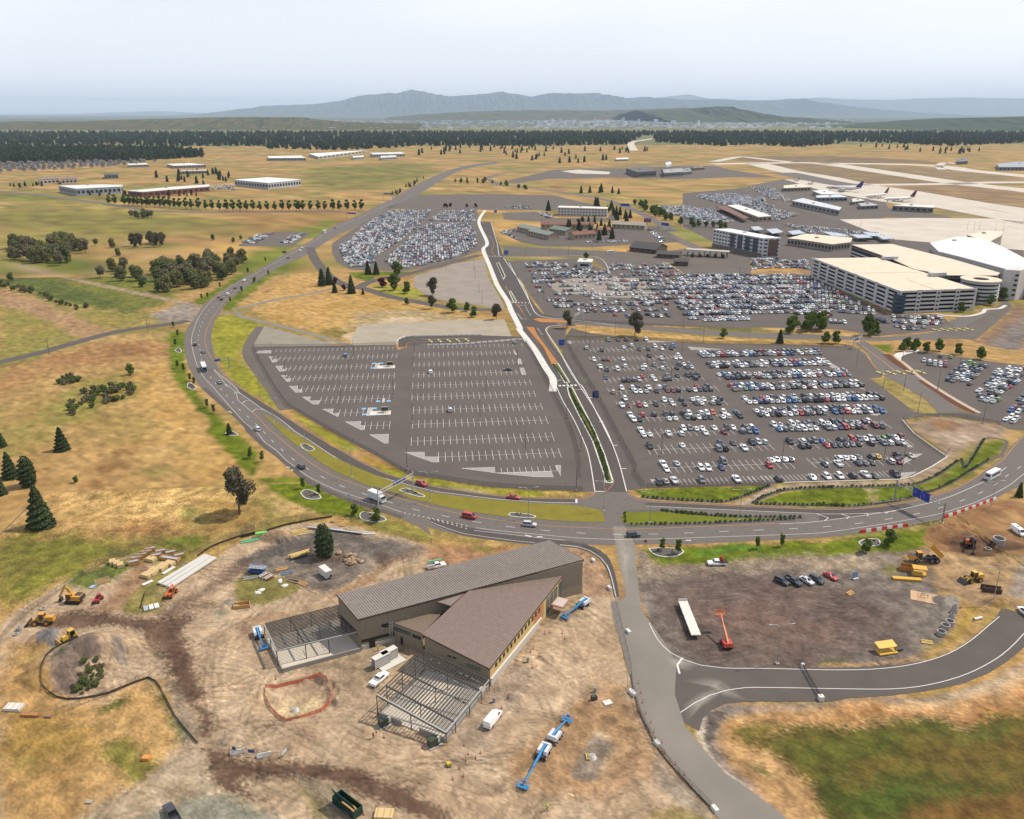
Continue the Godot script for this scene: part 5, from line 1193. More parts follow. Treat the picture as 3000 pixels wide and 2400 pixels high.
# ---- the building under construction ---------------------------------------------------------------------------
func bx(parent:Node3D,called:String,m:Material,o:Vector3,s:Vector3,turn:=0.0,tilt:=0.0)->MeshInstance3D:
	return part(parent,called,G().box(o,s,turn,tilt),m)
func lerp3(a:Vector3,b:Vector3,t:float)->Vector3:return a.lerp(b,t)
func seam_roof(o:Node3D,called:String,c:Array,m:Material,seams:int,seam_m:Material)->void:
	var g:=G()
	var dn:=v3(0,-0.3,0)
	g.hexa([c[0]+dn,c[1]+dn,c[2]+dn,c[3]+dn,c[0],c[1],c[2],c[3]])
	var p:=part(o,called,g,m)
	var s:=G()
	for i in seams+1:
		var t:=float(i)/seams
		s.beam(c[0].lerp(c[1],t)+v3(0,0.03,0),c[3].lerp(c[2],t)+v3(0,0.03,0),0.07,0.09)
	var k:=part(p,"seams",s,seam_m)
	k.set_meta("kind","stuff")
func wall(o:Node3D,called:String,a:Vector3,b:Vector3,ya:float,yb:float,m:Material,thick:=0.25,y0:=0.0)->MeshInstance3D:
	var d:=(b - a); d.y=0
	var nrm:=v3(d.z,0,-d.x).normalized()*thick*0.5
	var p:=[a - nrm,b - nrm,b+nrm,a+nrm]
	var q:=[]
	for e in p:q.append(v3(e.x,y0,e.z))
	q.append(v3(p[0].x,ya,p[0].z)); q.append(v3(p[1].x,yb,p[1].z)); q.append(v3(p[2].x,yb,p[2].z)); q.append(v3(p[3].x,ya,p[3].z))
	var g:=G()
	g.hexa(q)
	return part(o,called,g,m)
func on_wall(o:Node3D,called:String,a:Vector3,b:Vector3,t0:float,t1:float,y0:float,y1:float,off:float,m:Material,thick:=0.1)->MeshInstance3D:
	var d:=(b - a); d.y=0
	var nrm:=v3(-d.z,0,d.x).normalized()
	var p:=a+d*t0+nrm*off; var q:=a+d*t1+nrm*off
	return wall(o,called,v3(p.x,0,p.z),v3(q.x,0,q.z),y1,y1,m,thick,y0)
func siding(o:Node3D,a:Vector3,b:Vector3,y0:float,ya:float,yb:float,step:float,off:float,m:Material)->void:
	var g:=G()
	var d:=(b - a); d.y=0
	var nrm:=v3(-d.z,0,d.x).normalized()*off
	var y:=y0
	while y<maxf(ya,yb) - 0.1:
		var t0:=0.0; var t1:=1.0
		if ya<yb and y>ya:t0=(y - ya)/(yb - ya)
		if yb<ya and y>yb:t1=(ya - y)/(ya - yb)
		g.beam(a+d*t0+nrm+v3(0,y,0),a+d*t1+nrm+v3(0,y,0),0.05,0.04)
		y+=step
	part(o,"siding_joints",g,m).set_meta("kind","stuff")
func site_building()->void:
	var roof:=mat("roof_brown","978b80",0.5,0.0,"mid",0.05)
	var roof_b:=mat("roof_umber","8a7468",0.5,0.0,"mid",0.05)
	var seam:=mat("seam","766a60",0.5,0.0,""); var seam_b:=mat("seam_umber","6c5a50",0.5,0.0,"")
	var tan_wall:=mat("metal_siding","a89a82",0.6,0.0,"mid",0.1)
	var joint:=mat("siding_joint","7c6e5c",0.6,0.1,"")
	var block:=mat("pale_block","d6cec2",0.85,0.0,"fine",0.4)
	var sheath:=mat("yellow_sheathing","dcbc7c",0.8,0.0,"mid",0.3)
	var dark:=mat("dark_opening","2c2824",0.6,0.0,"")
	var pane:=mat("grey_glass","5a6468",0.12,0.0,"")
	var trim:=mat("trim_brown","5c4a40",0.5,0.2,"")
	var o:=thing("terminal_annex","long two-winged building with brown metal roofs under construction","building")
	var LL:=V([-22.1,-184],9.4); var LT:=V([-28.4,-194.4],10.6); var RT:=V([31,-216.1],12.0); var RC:=V([39.5,-206.2],10.7)
	var A:=[LL,LT,RT,RC]
	seam_roof(o,"roof",[LL,RC,RT,LT],roof,96,seam)
	var mid:Vector3=(LL+LT+RT+RC)/4
	var F:=[]
	for c in A:F.append(v3(lerpf(c.x,mid.x,0.012),0,lerpf(c.z,mid.z,0.04)))
	var H:=[9.1,10.3,11.7,10.4]
	for i in 4:
		var j:=(i+1) % 4
		wall(o,"wall",F[i],F[j],H[i],H[j],tan_wall)
	siding(o,F[0],F[1],0.4,H[0],H[1],0.45,-0.14,joint); siding(o,F[3],F[2],0.4,H[3],H[2],0.45,0.14,joint); siding(o,F[0],F[3],3.2,H[0],H[3],0.45,0.14,joint)
	for e in [[LL,RC],[LL,LT],[RC,RT]]:part(o,"eave_trim",G().beam(e[0]+v3(0,-0.18,0),e[1]+v3(0,-0.18,0),0.18,0.42),trim)
	var w:=on_wall(o,"window",F[0],F[3],0.085,0.125,5.0,6.0,0.16,dark,0.08)
	part(w,"frame",wall(w,"sill",F[0].lerp(F[3],0.084)+v3(0.12,0,0.3),F[0].lerp(F[3],0.126)+v3(0.12,0,0.3),4.98,4.98,block,0.1,4.82).mesh,block)
	on_wall(o,"base_course",F[0],F[3],0.0,0.14,0.0,1.2,0.2,block,0.3)
	on_wall(o,"window_strip",F[0],F[3],0.0,0.14,2.0,2.9,0.16,dark,0.08)
	on_wall(o,"door",F[0],F[3],0.03,0.055,0.0,2.9,0.37,dark,0.08)
	for t in [0.15,0.4,0.62,0.85]:on_wall(o,"window",F[0],F[1],t,t+0.07,3.4,4.2,-0.16,dark,0.08)
	on_wall(o,"base_course",F[3],F[2],0.0,1.0,0.0,3.0,0.2,mat("grey_cladding","b4b0aa",0.6,0.1,"mid",0.2),0.2)
	for y in [0.6,1.1,1.6,2.1,2.6]:on_wall(o,"cladding_rail",F[3],F[2],0.0,1.0,y,y+0.18,0.33,mat("rail_grey","8a8886",0.5,0.4,""),0.12)
	var B0:=V([-6,-176.5],9.2); var B1:=V([10,-166.5],5.4); var B2:=V([34.1,-205.3],7.4); var B3:=V([7.3,-195.5],9.9)
	seam_roof(o,"roof",[B1,B0,B3,B2],roof_b,34,seam_b)
	var W:=[]
	var mb:Vector3=(B0+B1+B2+B3)/4
	for c in [B0,B1,B2,B3]:W.append(v3(lerpf(c.x,mb.x,0.04),0,lerpf(c.z,mb.z,0.04)))
	wall(o,"wall",W[0],W[1],8.8,5.1,tan_wall); wall(o,"wall",W[1],W[2],5.1,7.1,sheath); wall(o,"wall",W[2],W[3],7.1,9.6,tan_wall); wall(o,"wall",W[0],W[3],8.8,9.6,tan_wall)
	siding(o,W[0],W[1],0.4,8.8,5.1,0.45,0.14,joint)
	on_wall(o,"base_course",W[1],W[2],0.0,0.62,0.0,1.5,0.25,block,0.4)
	on_wall(o,"ledge",W[1],W[2],0.0,0.66,1.9,2.1,0.3,mat("white_flashing","e8e2d8",0.6,0.0,""),0.6)
	for i in 13:
		var t:=0.06+i*0.047
		var ww:=on_wall(o,"window",W[1],W[2],t,t+0.022,3.4+i*0.06,4.5+i*0.09,0.16,dark,0.08)
		ww.name="window"
	on_wall(o,"orange_sheathing",W[1],W[2],0.56,0.70,1.6,5.6,0.14,mat("orange_board","c88a5c",0.8,0.0,"mid",0.3),0.06)
	for t in [0.74,0.80,0.86]:on_wall(o,"glazing",W[1],W[2],t,t+0.05,0.5,5.8,0.16,pane,0.06)
	on_wall(o,"glazing",W[1],W[2],0.93,0.99,0.5,6.0,0.16,pane,0.06)
	var cp:=W[1].lerp(W[2],0.83) as Vector3
	bx(o,"entrance_canopy",mat("canopy_primer","c08c78",0.7,0.0,""),cp+v3(2.2,3.1,1.4),v3(4.6,0.3,3.6),1.02)
	bx(o,"canopy_deck",mat("deck_sheet","d8c8bc",0.8,0.0,""),cp+v3(2.2,3.27,1.4),v3(4.0,0.06,3.0),1.02)
	for e in [[B0,B1],[B1,B2],[B2,B3]]:part(o,"eave_trim",G().beam(e[0]+v3(0,-0.16,0),e[1]+v3(0,-0.16,0),0.16,0.36),trim)
	for i in 4:on_wall(o,"window",W[0],W[1],0.66+i*0.055,0.705+i*0.055,3.5 - i*0.05,4.6 - i*0.08,0.16,mat("green_glass","4c6a60",0.15,0.0,""),0.08)
	for i in 2:on_wall(o,"window",W[0],W[1],0.36+i*0.08,0.42+i*0.08,4.6,5.1,0.16,dark,0.08)
	var g:=G()
	var j0:=V([-3.4,-191.5],9.2); var j1:=V([1.4,-190.3],8.0)
	g.hexa([j0 - v3(0,0.3,0),j1 - v3(0,0.3,0),B3 - v3(0,0.3,0),B3+v3(-1.5,-0.2,0.2),j0,j1,B3+v3(0,0.1,0),B3+v3(-1.5,0.1,0.2)])
	part(o,"hip_roof",g,roof_b)
	var L:=[V([-14,-187.8]),V([-6,-182]),V([-0.1,-192.4]),V([-4.1,-194.8])]
	var lp:=PackedVector2Array()
	for c in L:lp.append(Vector2(c.x,c.z))
	part(o,"flat_roof",G().prism(lp,5.3,5.62),mat("membrane","84705f",0.8,0.0,"mid",0.1))
	wall(o,"wall",L[0],L[1],5.28,5.28,tan_wall)
	siding(o,L[0],L[1],0.4,5.2,5.2,0.45,0.14,joint)
	for i in 5:
		var win:=on_wall(o,"window",L[0],L[1],0.12+i*0.1,0.20+i*0.1,3.7,4.5,0.16,pane,0.06)
		win.set_meta("label","small square pane of the strip window")
	on_wall(o,"window_frame",L[0],L[1],0.10,0.62,3.55,4.65,0.14,dark,0.06)
	on_wall(o,"window",L[0],L[1],0.68,0.95,3.5,4.5,0.16,dark,0.06)
	on_wall(o,"door",L[0],L[1],0.28,0.36,0.0,2.3,0.16,dark,0.06)
	var lad:=G()
	var lb:Vector3=L[0]+v3(-0.2,0,0.9)
	for s in [-0.35,0.35]:lad.tube(lb+v3(s,0.6,0),lb+v3(s,7.4,0),0.06,0.06,6)
	for i in 20:lad.tube(lb+v3(-0.35,0.8+i*0.33,0),lb+v3(0.35,0.8+i*0.33,0),0.035,0.035,5)
	for i in 6:lad.pipe([lb+v3(-0.5,2.4+i*0.8,0),lb+v3(-0.45,2.4+i*0.8,0.7),lb+v3(0.45,2.4+i*0.8,0.7),lb+v3(0.5,2.4+i*0.8,0)],0.04,5)
	part(o,"caged_ladder",lad,mat("galvanised","c8c6c0",0.45,0.5,""))
	part(o,"roof_vent",G().tube(v3(-2.2,5.6,-191.8),v3(-2.2,6.7,-191.8),0.28,0.24,8),block)
	for q in [[-6.2,-201.5],[14.7,-196.2],[3.9,-175.9]]:pass
	frames()
func steel_frame(called:String,label:String,c:Array,hs:Array,joists:int,girders:Array,slab:Array,low:Array,bare_edges:Array)->void:
	var steel:=mat("primed_steel","62605f",0.5,0.5,"")
	var pale:=mat("galvanised","c8c6c0",0.45,0.5,"")
	var slab_m:=mat("new_slab","e2d4be",0.85,0.0,"mid",0.2)
	var wall_m:=mat("grey_block","a8a098",0.85,0.0,"fine",0.4)
	var o:=thing(called,label,"building frame")
	var sp:=PackedVector2Array()
	for p in slab:sp.append(Vector2(p.x,p.z))
	part(o,"floor_slab",G().prism(sp,-0.1,0.28),slab_m)
	var T:=[]
	for i in 4:T.append(c[i]+v3(0,hs[i],0))
	for i in joists+1:
		var t:=float(i)/joists
		var a:Vector3=T[0].lerp(T[3],t); var b:Vector3=T[1].lerp(T[2],t)
		part(o,"joist",G().beam(a,b,0.16,0.22),steel)
	for t in girders:
		part(o,"girder",G().beam(T[0].lerp(T[1],t) - v3(0,0.3,0),T[3].lerp(T[2],t) - v3(0,0.3,0),0.26,0.34),steel if t != 0.62 else pale)
		for s in [0.0,0.5,1.0]:
			var f:Vector3=T[0].lerp(T[1],t).lerp(T[3].lerp(T[2],t),s)
			part(o,"column",G().beam(v3(f.x,0.2,f.z),f - v3(0.01,0.4,0),0.2,0.2),steel)
	var bl:=G()
	for k in 60:
		var i:=rng.randi() % joists
		var t:=(i+0.5)/joists
		var u:float=[0.13,0.36,0.5,0.74,0.9][rng.randi() % 5]
		var p:Vector3=T[0].lerp(T[1],u).lerp(T[3].lerp(T[2],u),float(i)/joists); var q:Vector3=T[0].lerp(T[1],u).lerp(T[3].lerp(T[2],u),float(i+1)/joists)
		bl.beam(p,q,0.1,0.14)
	part(o,"blocking",bl,pale).set_meta("kind","stuff")
	for e in low:wall(o,"low_wall",e[0],e[1],e[2],e[2],wall_m,0.3)
	for e in bare_edges:
		part(o,"edge_beam",G().beam(e[0],e[1],0.3,0.3),pale)
func frames()->void:
	var c:=[V([-47.2,-191.5]),V([-28.9,-198.6]),V([-22.3,-185.8]),V([-41.9,-179.4])]
	var nl:=V([-40.4,-177]); var nr:=V([-21.9,-183.8])
	steel_frame("steel_bay","open steel-framed bay with white slab left of the brown building",c,[4.6,4.6,4.6,4.6],22,[0.0,0.34,0.62,1.0],[c[0]+v3(0.3,0,0),c[1],nr,nl],[[nl,nr,1.1],[c[0]+v3(0,0,0.2),nl,1.1]],[[c[0]+v3(0,4.6,0),c[3]+v3(0,4.6,0)],[c[3]+v3(0,4.6,0),c[2]+v3(0,4.6,0)]])
	var d:=[V([-16.1,-158.5]),V([-5.7,-174.4]),V([9.8,-165.2]),V([-0.7,-148.2])]
	var sl:=V([-16.1,-158.8]); var sb:=V([-1,-148.9]); var sr:=V([9.8,-166.4])
	steel_frame("steel_bay","open steel-framed bay in front of the brown building, nearest the camera",d,[6.2,6.2,3.2,3.2],24,[0.0,0.2,0.52,0.8,1.0],[sl,d[1],sr,sb],[[sl,sl.lerp(sb,0.36),1.3],[sl.lerp(sb,0.63),sb,1.3],[sb,sr,1.1],[sl,d[1]+v3(0,0,0.3),1.0]],[[d[0]+v3(0,6.2,0),d[3]+v3(0,3.2,0)],[d[3]+v3(0,3.2,0),d[2]+v3(0,3.2,0)]])
# ---- machines and site goods -----------------------------------------------------------------------------------
func enamel(key:String,hex:String)->StandardMaterial3D:
	if M.has(key):return M[key]
	var m:=mat(key,hex,0.45,0.05,"mid",0.7)
	m.clearcoat_enabled=true; m.clearcoat=0.3; m.clearcoat_roughness=0.3
	return m
func wheels(o:Node3D,spots:Array,r:float,w:float,rim_m:Material=null)->void:
	for p in spots:
		var k:=part(o,"wheel",wheel_geo(r,w),M.tyre)
		k.position=v3(p[0],r,p[1])
		part(k,"rim",rim_geo(r,w),rim_m if rim_m else M.rim)
func tracks(o:Node3D,x:float,len_:float,h:float,w:float)->void:
	for s in [-1,1]:
		var g:=G()
		var pr:=[[-len_/2+0.1,0.25],[-len_/2+0.35,0.0],[len_/2 - 0.35,0.0],[len_/2 - 0.1,0.25],[len_/2,0.55],[len_/2 - 0.3,h],[-len_/2+0.3,h],[-len_/2,0.55]]
		for i in pr.size():
			var j:=(i+1) % pr.size()
			g.quad_out(v3(s*x - w/2,pr[i][1],pr[i][0]),v3(s*x+w/2,pr[i][1],pr[i][0]),v3(s*x+w/2,pr[j][1],pr[j][0]),v3(s*x - w/2,pr[j][1],pr[j][0]),v3(s*x,h/2,0))
			for e in [-1,1]:g.tri_out(v3(s*x+e*w/2,h/2,0),v3(s*x+e*w/2,pr[i][1],pr[i][0]),v3(s*x+e*w/2,pr[j][1],pr[j][0]),v3(s*x,h/2,0))
		part(o,"track",g,M.tyre)
func cab(o:Node3D,at:Vector3,s:Vector3,m:Material)->void:
	var c:=part(o,"cab",G().taper(at,s,0.08,0.1),M.car_glass)
	part(c,"roof",G().box(at+v3(0,s.y+0.06,0),v3(s.x,0.14,s.z)),m)
	var f:=G()
	for x in [-1,1]:
		for z in [-1,1]:f.beam(at+v3(x*s.x/2,0,z*s.z/2),at+v3(x*(s.x/2 - 0.08),s.y,z*(s.z/2 - 0.1)),0.12,0.12)
	part(c,"frame",f,m)
func boom_lift(label:String,base:Array,tip:Array,tip_h:float,up:Material,lower:Material,group:="boom lifts on the site")->void:
	var d:=Vector2(tip[0] - base[0],tip[1] - base[1])
	var o:=thing("boom_lift",label,"boom lift",ground_point(base),heading(d),group)
	var len_:=d.length()
	part(o,"chassis",G().box(v3(0,0.75,0),v3(1.5,0.5,3.4)),M.machine_grey)
	wheels(o,[[-1.05,-1.25],[1.05,-1.25],[-1.05,1.25],[1.05,1.25]],0.5,0.42,lower)
	var t:=G()
	for x in [-1,1]:t.taper(v3(x*0.78,1.05,0.6),v3(0.85,0.75,3.2),0.1,0.25)
	t.taper(v3(0,1.05,1.7),v3(2.3,0.9,0.9),0.15,0.2)
	part(o,"turntable",t,lower)
	var a:=v3(0,1.75,1.5); var b:=v3(0,tip_h+0.4,-len_+0.9)
	part(o,"boom",G().beam(a,a.lerp(b,0.62),0.42,0.5),up)
	part(o,"inner_boom",G().beam(a.lerp(b,0.6),b,0.28,0.34),up)
	var g:=G()
	g.box(v3(0,tip_h,-len_ - 0.1),v3(2.4,0.12,1.0))
	for x in [-1.2,-0.4,0.4,1.2]:
		for z in [-0.6,0.4]:g.tube(v3(x,tip_h,-len_+z),v3(x,tip_h+1.1,-len_+z),0.035,0.035,5)
	for y in [0.55,1.1]:
		for z in [-0.6,0.4]:g.tube(v3(-1.2,tip_h+y,-len_+z),v3(1.2,tip_h+y,-len_+z),0.035,0.035,5)
		for x in [-1.2,1.2]:g.tube(v3(x,tip_h+y,-len_ - 0.6),v3(x,tip_h+y,-len_+0.4),0.035,0.035,5)
	g.box(v3(0,tip_h+0.8,-len_ - 0.55),v3(0.8,0.5,0.2))
	part(o,"basket",g,up)
func excavator(label:String,base:Array,arm_to:Array,m:Material,house_m:Material)->void:
	var d:=Vector2(arm_to[0] - base[0],arm_to[1] - base[1])
	var o:=thing("excavator",label,"excavator",ground_point(base),heading(d),"excavators")
	var reach:=d.length()
	tracks(o,1.2,4.2,1.0,0.6)
	part(o,"house",G().taper(v3(0,1.1,0.8),v3(2.7,1.3,3.6),0.08,0.15),house_m)
	part(o,"counterweight",G().taper(v3(0,1.1,2.5),v3(2.7,1.1,0.7),0.15,0.1),M.machine_grey)
	part(o,"engine_cover",G().box(v3(0.3,2.45,1.5),v3(1.6,0.18,1.6)),M.machine_grey)
	cab(o,v3(-0.85,1.3,-0.7),v3(1.0,1.7,1.6),m)
	var e:=v3(0.25,4.6,-reach*0.55); var k:=v3(0.25,1.2,-reach*0.92)
	part(o,"boom",G().beam(v3(0.25,1.7,-0.4),v3(0.25,4.2,-reach*0.3),0.45,0.75).beam(v3(0.25,4.1,-reach*0.28),e,0.42,0.6),m)
	part(o,"stick",G().beam(e+v3(0,0.2,0.5),k,0.36,0.5),m)
	part(o,"cylinder",G().tube(v3(0.25,3.4,-reach*0.2),e+v3(0,0.5,0.3),0.1,0.1,6),M.machine_grey)
	part(o,"bucket",G().taper(k+v3(0,-1.1,0.2),v3(1.2,1.1,1.1),0.05,0.3,0.25),M.machine_grey)
func wheel_loader(label:String,base:Array,to:Array,m:Material)->void:
	var o:=thing("wheel_loader",label,"wheel loader",ground_point(base),heading(Vector2(to[0] - base[0],to[1] - base[1])),"wheel loaders")
	wheels(o,[[-1.05,-1.5],[1.05,-1.5],[-1.05,1.5],[1.05,1.5]],0.78,0.6,m)
	part(o,"engine_hood",G().taper(v3(0,1.05,2.0),v3(1.7,1.25,2.6),0.15,0.2),m)
	part(o,"front_frame",G().box(v3(0,1.1,-1.2),v3(1.3,0.8,1.8)),m)
	cab(o,v3(0,1.6,0.2),v3(1.5,1.6,1.5),m)
	for x in [-0.55,0.55]:part(o,"lift_arm",G().beam(v3(x,1.8,-1.0),v3(x,0.6,-3.2),0.22,0.35),m)
	var g:=G()
	g.hexa([v3(-1.45,0.05,-4.3),v3(1.45,0.05,-4.3),v3(1.45,0.05,-3.2),v3(-1.45,0.05,-3.2),v3(-1.45,0.3,-4.2),v3(1.45,0.3,-4.2),v3(1.45,1.3,-3.25),v3(-1.45,1.3,-3.25)])
	part(o,"bucket",g,M.machine_grey)
func bulldozer(label:String,base:Array,to:Array,m:Material)->void:
	var o:=thing("bulldozer",label,"bulldozer",ground_point(base),heading(Vector2(to[0] - base[0],to[1] - base[1])))
	tracks(o,1.0,3.6,1.1,0.55)
	part(o,"hood",G().taper(v3(0,0.9,-0.9),v3(1.3,1.1,2.0),0.1,0.1),m)
	part(o,"rear_body",G().box(v3(0,1.1,1.2),v3(1.5,0.9,1.0)),m)
	cab(o,v3(0,1.3,0.6),v3(1.5,1.6,1.5),m)
	for x in [-1.35,1.35]:part(o,"push_arm",G().beam(v3(x,0.6,0.3),v3(x,0.4,-2.6),0.18,0.25),m)
	part(o,"blade",G().box(v3(0,0.65,-2.75),v3(3.4,1.2,0.22),0.0,0.15),m)
func telehandler(label:String,base:Array,to:Array,m:Material,s:=1.0)->void:
	var o:=thing("telehandler",label,"telehandler",ground_point(base),heading(Vector2(to[0] - base[0],to[1] - base[1])),"telehandlers")
	wheels(o,[[-0.95*s,-1.5*s],[0.95*s,-1.5*s],[-0.95*s,1.5*s],[0.95*s,1.5*s]],0.6*s,0.42,m)
	part(o,"body",G().taper(v3(0,0.7,0),v3(1.7,0.7,4.4)*s,0.1,0.2),m)
	cab(o,v3(-0.5*s,1.2,0.1),v3(0.85,1.3,1.5)*s,m)
	part(o,"boom",G().beam(v3(0.3,2.2,2.1)*s,v3(0.3,1.3,-2.8)*s,0.4*s,0.45*s),m)
	part(o,"fork_carriage",G().box(v3(0.3,0.8,-2.95)*s,v3(1.3,0.9,0.12)*s).box(v3(-0.1,0.35,-3.5)*s,v3(0.12,0.06,1.1)*s).box(v3(0.7,0.35,-3.5)*s,v3(0.12,0.06,1.1)*s),M.machine_grey)
	part(o,"engine_box",G().box(v3(0.75,1.3,0.3)*s,v3(0.5,0.7,1.8)*s),M.machine_grey)
func dump_truck(label:String,base:Array,to:Array,m:Material)->void:
	var o:=thing("dump_truck",label,"dump truck",ground_point(base),heading(Vector2(to[0] - base[0],to[1] - base[1])))
	wheels(o,[[-1.15,-3.0],[1.15,-3.0],[-1.15,1.6],[1.15,1.6],[-1.15,3.3],[1.15,3.3]],0.82,0.6)
	part(o,"hood",G().taper(v3(0,1.1,-4.0),v3(2.2,1.3,2.2),0.15,0.2),m)
	part(o,"hood_top",G().box(v3(0,2.45,-4.0),v3(1.8,0.1,1.8)),M.machine_grey)
	cab(o,v3(0,1.6,-2.0),v3(1.6,1.7,1.5),m)
	part(o,"frame",G().box(v3(0,1.1,1.2),v3(1.2,0.5,6.0)),M.machine_grey)
	var g:=G()
	var up:=Basis(Vector3.RIGHT,0.75)
	var hinge:=v3(0,1.6,4.2)
	for q in [[v3(0,0.1,-2.9),v3(2.7,0.2,5.4)],[v3(-1.35,0.75,-2.9),v3(0.15,1.3,5.6)],[v3(1.35,0.75,-2.9),v3(0.15,1.3,5.6)],[v3(0,0.75,-5.6),v3(2.7,1.3,0.15)]]:
		var p:=[]
		for y in [-0.5,0.5]:
			for e in [[-0.5,-0.5],[0.5,-0.5],[0.5,0.5],[-0.5,0.5]]:p.append(hinge+up*(q[0]+v3(e[0]*q[1].x,y*q[1].y,e[1]*q[1].z)))
		g.hexa(p)
	part(o,"dump_bed",g,m)
func crate(called:String,label:String,category:String,at:Array,turn:float,s:Vector3,m:Material,open:bool,group:String,inner:Material=null)->Node3D:
	var o:=thing(called,label,category,ground_point(at),turn,group)
	if open:
		var t:=0.08
		part(o,"floor",G().box(v3(0,0.1,0),v3(s.x,0.1,s.z)),m)
		for e in [[-1,0],[1,0],[0,-1],[0,1]]:part(o,"side",G().box(v3(e[0]*(s.x - t)/2,s.y/2+0.05,e[1]*(s.z - t)/2),v3(t if e[0] else s.x - 2*t,s.y,t if e[1] else s.z)),m)
		if inner:part(o,"contents",G().box(v3(0,s.y*0.4+0.1,0),v3(s.x - 0.3,s.y*0.6,s.z - 0.3)),inner)
	else:
		part(o,"box",G().box(v3(0,s.y/2+0.12,0),s),m)
		var g:=G()
		for z in [-0.4,0.0,0.4]:g.box(v3(0,0.06,z*s.z),v3(s.x,0.12,0.12))
		part(o,"pallet",g,m)
		var l:=G()
		for x in [-0.35,0.0,0.35]:l.box(v3(x*s.x,s.y+0.14,0),v3(0.12,0.05,s.z*1.01))
		part(o,"batten",l,inner if inner else m)
	return o
func fence(called:String,label:String,a:Array,h:float,gap:float,post_m:Material,cloth:Material,smooth:=true,rail:=true,r:=0.04)->Node3D:
	var path:=curve(a,4.0) if smooth else P(a)
	var o:=thing(called,label,"fence",Vector3.ZERO)
	var total:=length_of(path)
	var n:=maxi(1,int(total/gap))
	var pm:=G().tube(Vector3.ZERO,v3(0,h+0.06,0),r,r,5).mesh()
	var pts:=[]
	for i in n+1:
		var s:=total*i/n
		var q:=cut(path,maxf(s - 0.05,0),minf(s+0.05,total))
		if q.is_empty():continue
		var p:=v3(q[0].x,height_at(q[0].x,q[0].y) - 0.02,q[0].y)
		pts.append(p)
		if i % 1==0:
			var k:=part(o,"post",pm,post_m)
			k.position=p
	var c:=G(); var t:=G()
	for i in pts.size() - 1:
		var u:Vector3=pts[i]; var v:Vector3=pts[i+1]
		c.quad(u+v3(0,0.03,0),v+v3(0,0.03,0),v+v3(0,h,0),u+v3(0,h,0))
		if rail:t.beam(u+v3(0,h,0),v+v3(0,h,0),0.05,0.05)
	part(o,"fabric",c,cloth)
	if rail:part(o,"top_rail",t,post_m)
	return o
func screen(key:String,hex:String,alpha:float)->StandardMaterial3D:
	if M.has(key):return M[key]
	var m:=StandardMaterial3D.new()
	var c:=lit(hex).linear_to_srgb()
	m.albedo_color=Color(c.r,c.g,c.b,alpha); m.roughness=0.9; m.transparency=BaseMaterial3D.TRANSPARENCY_ALPHA
	M[key]=m
	return m
func machines()->void:
	M.machine_grey=mat("machine_grey","48464a",0.6,0.2,"")
	var blue:=enamel("lift_blue","3a9ad8"); var white:=enamel("machine_white","e8e8ea"); var yellow:=enamel("machine_yellow","e8a838"); var orange:=enamel("machine_orange","e2743a"); var red:=enamel("machine_red","c03030"); var gold:=enamel("loader_yellow","e6b840")
	boom_lift("blue and white boom lift, boom lowered towards the upper right, on brown soil",[23.3,-148],[26.6,-152.8],0.6,blue,white)
	boom_lift("blue and white boom lift with the longest boom, basket near worker in yellow",[19.9,-143.1],[14.7,-134.3],0.5,blue,white)
	boom_lift("blue boom lift standing by the entrance canopy of the brown building",[38.4,-199.3],[32.4,-193.7],0.5,blue,white)
	boom_lift("blue boom lift at the left edge of the far steel bay",[-49.3,-193],[-46.8,-186.8],0.6,blue,white)
	boom_lift("orange boom lift with basket raised above the gravel yard",[72,-177.6],[72.3,-184.5],5.0,orange,enamel("lift_red","d8482c"))
	excavator("yellow tracked excavator beside the green slope, arm reaching left",[-104.2,-214.6],[-108.8,-215.3],yellow,yellow)
	excavator("dark orange excavator digging in the pit beside the large concrete ring",[168.7,-224.7],[165.6,-217.3],mat("black_arm","34302c",0.5,0.2,""),enamel("dark_orange","c8642c"))
	wheel_loader("yellow wheel loader by the concrete rings at the left fence",[-108.4,-204.2],[-112.1,-204.2],yellow)
	wheel_loader("yellow wheel loader on the tan dirt right of the yellow steel frame",[154.7,-201.6],[150.6,-200.9],gold)
	bulldozer("yellow bulldozer beside the dark gravel pile",[-98,-195.6],[-99.8,-193.5],gold)
	telehandler("orange telehandler at the end of the white beams",[-78,-215.6],[-78.5,-212.8],orange)
	telehandler("small red forklift beside the yellow excavator",[-97.6,-214.3],[-97.8,-212.5],red,0.75)
	dump_truck("yellow articulated dump truck with its bed tipped up",[147.1,-214],[143.3,-214.3],yellow)
	var o:=thing("scissor_lift","blue scissor lift with railed platform beside the pipe pile","scissor lift",ground_point([-55.9,-225.9]),-0.25)
	part(o,"chassis",G().box(v3(0,0.9,0),v3(4.6,0.9,2.0)),enamel("scissor_blue","2c60a0"))
	wheels_x(o,[-1.6,1.6],1.0,0.5)
	part(o,"deck",G().box(v3(0.3,2.0,0),v3(5.0,0.16,2.0)),mat("deck_grey","b8bcc4",0.6,0.2,""))
	var g:=G()
	for x in [-2.2,-1.0,0.2,1.4,2.8]:
		for z in [-1.0,1.0]:g.tube(v3(x,2.0,z),v3(x,3.0,z),0.04,0.04,5)
	for y in [2.5,3.0]:
		for z in [-1.0,1.0]:g.tube(v3(-2.2,y,z),v3(2.8,y,z),0.04,0.04,5)
	part(o,"railing",g,M.scissor_blue)
	part(o,"scissor_arms",G().beam(v3(-1.5,1.3,0.6),v3(1.8,1.9,0.6),0.15,0.2).beam(v3(-1.5,1.9,-0.6),v3(1.8,1.3,-0.6),0.15,0.2),M.machine_grey)
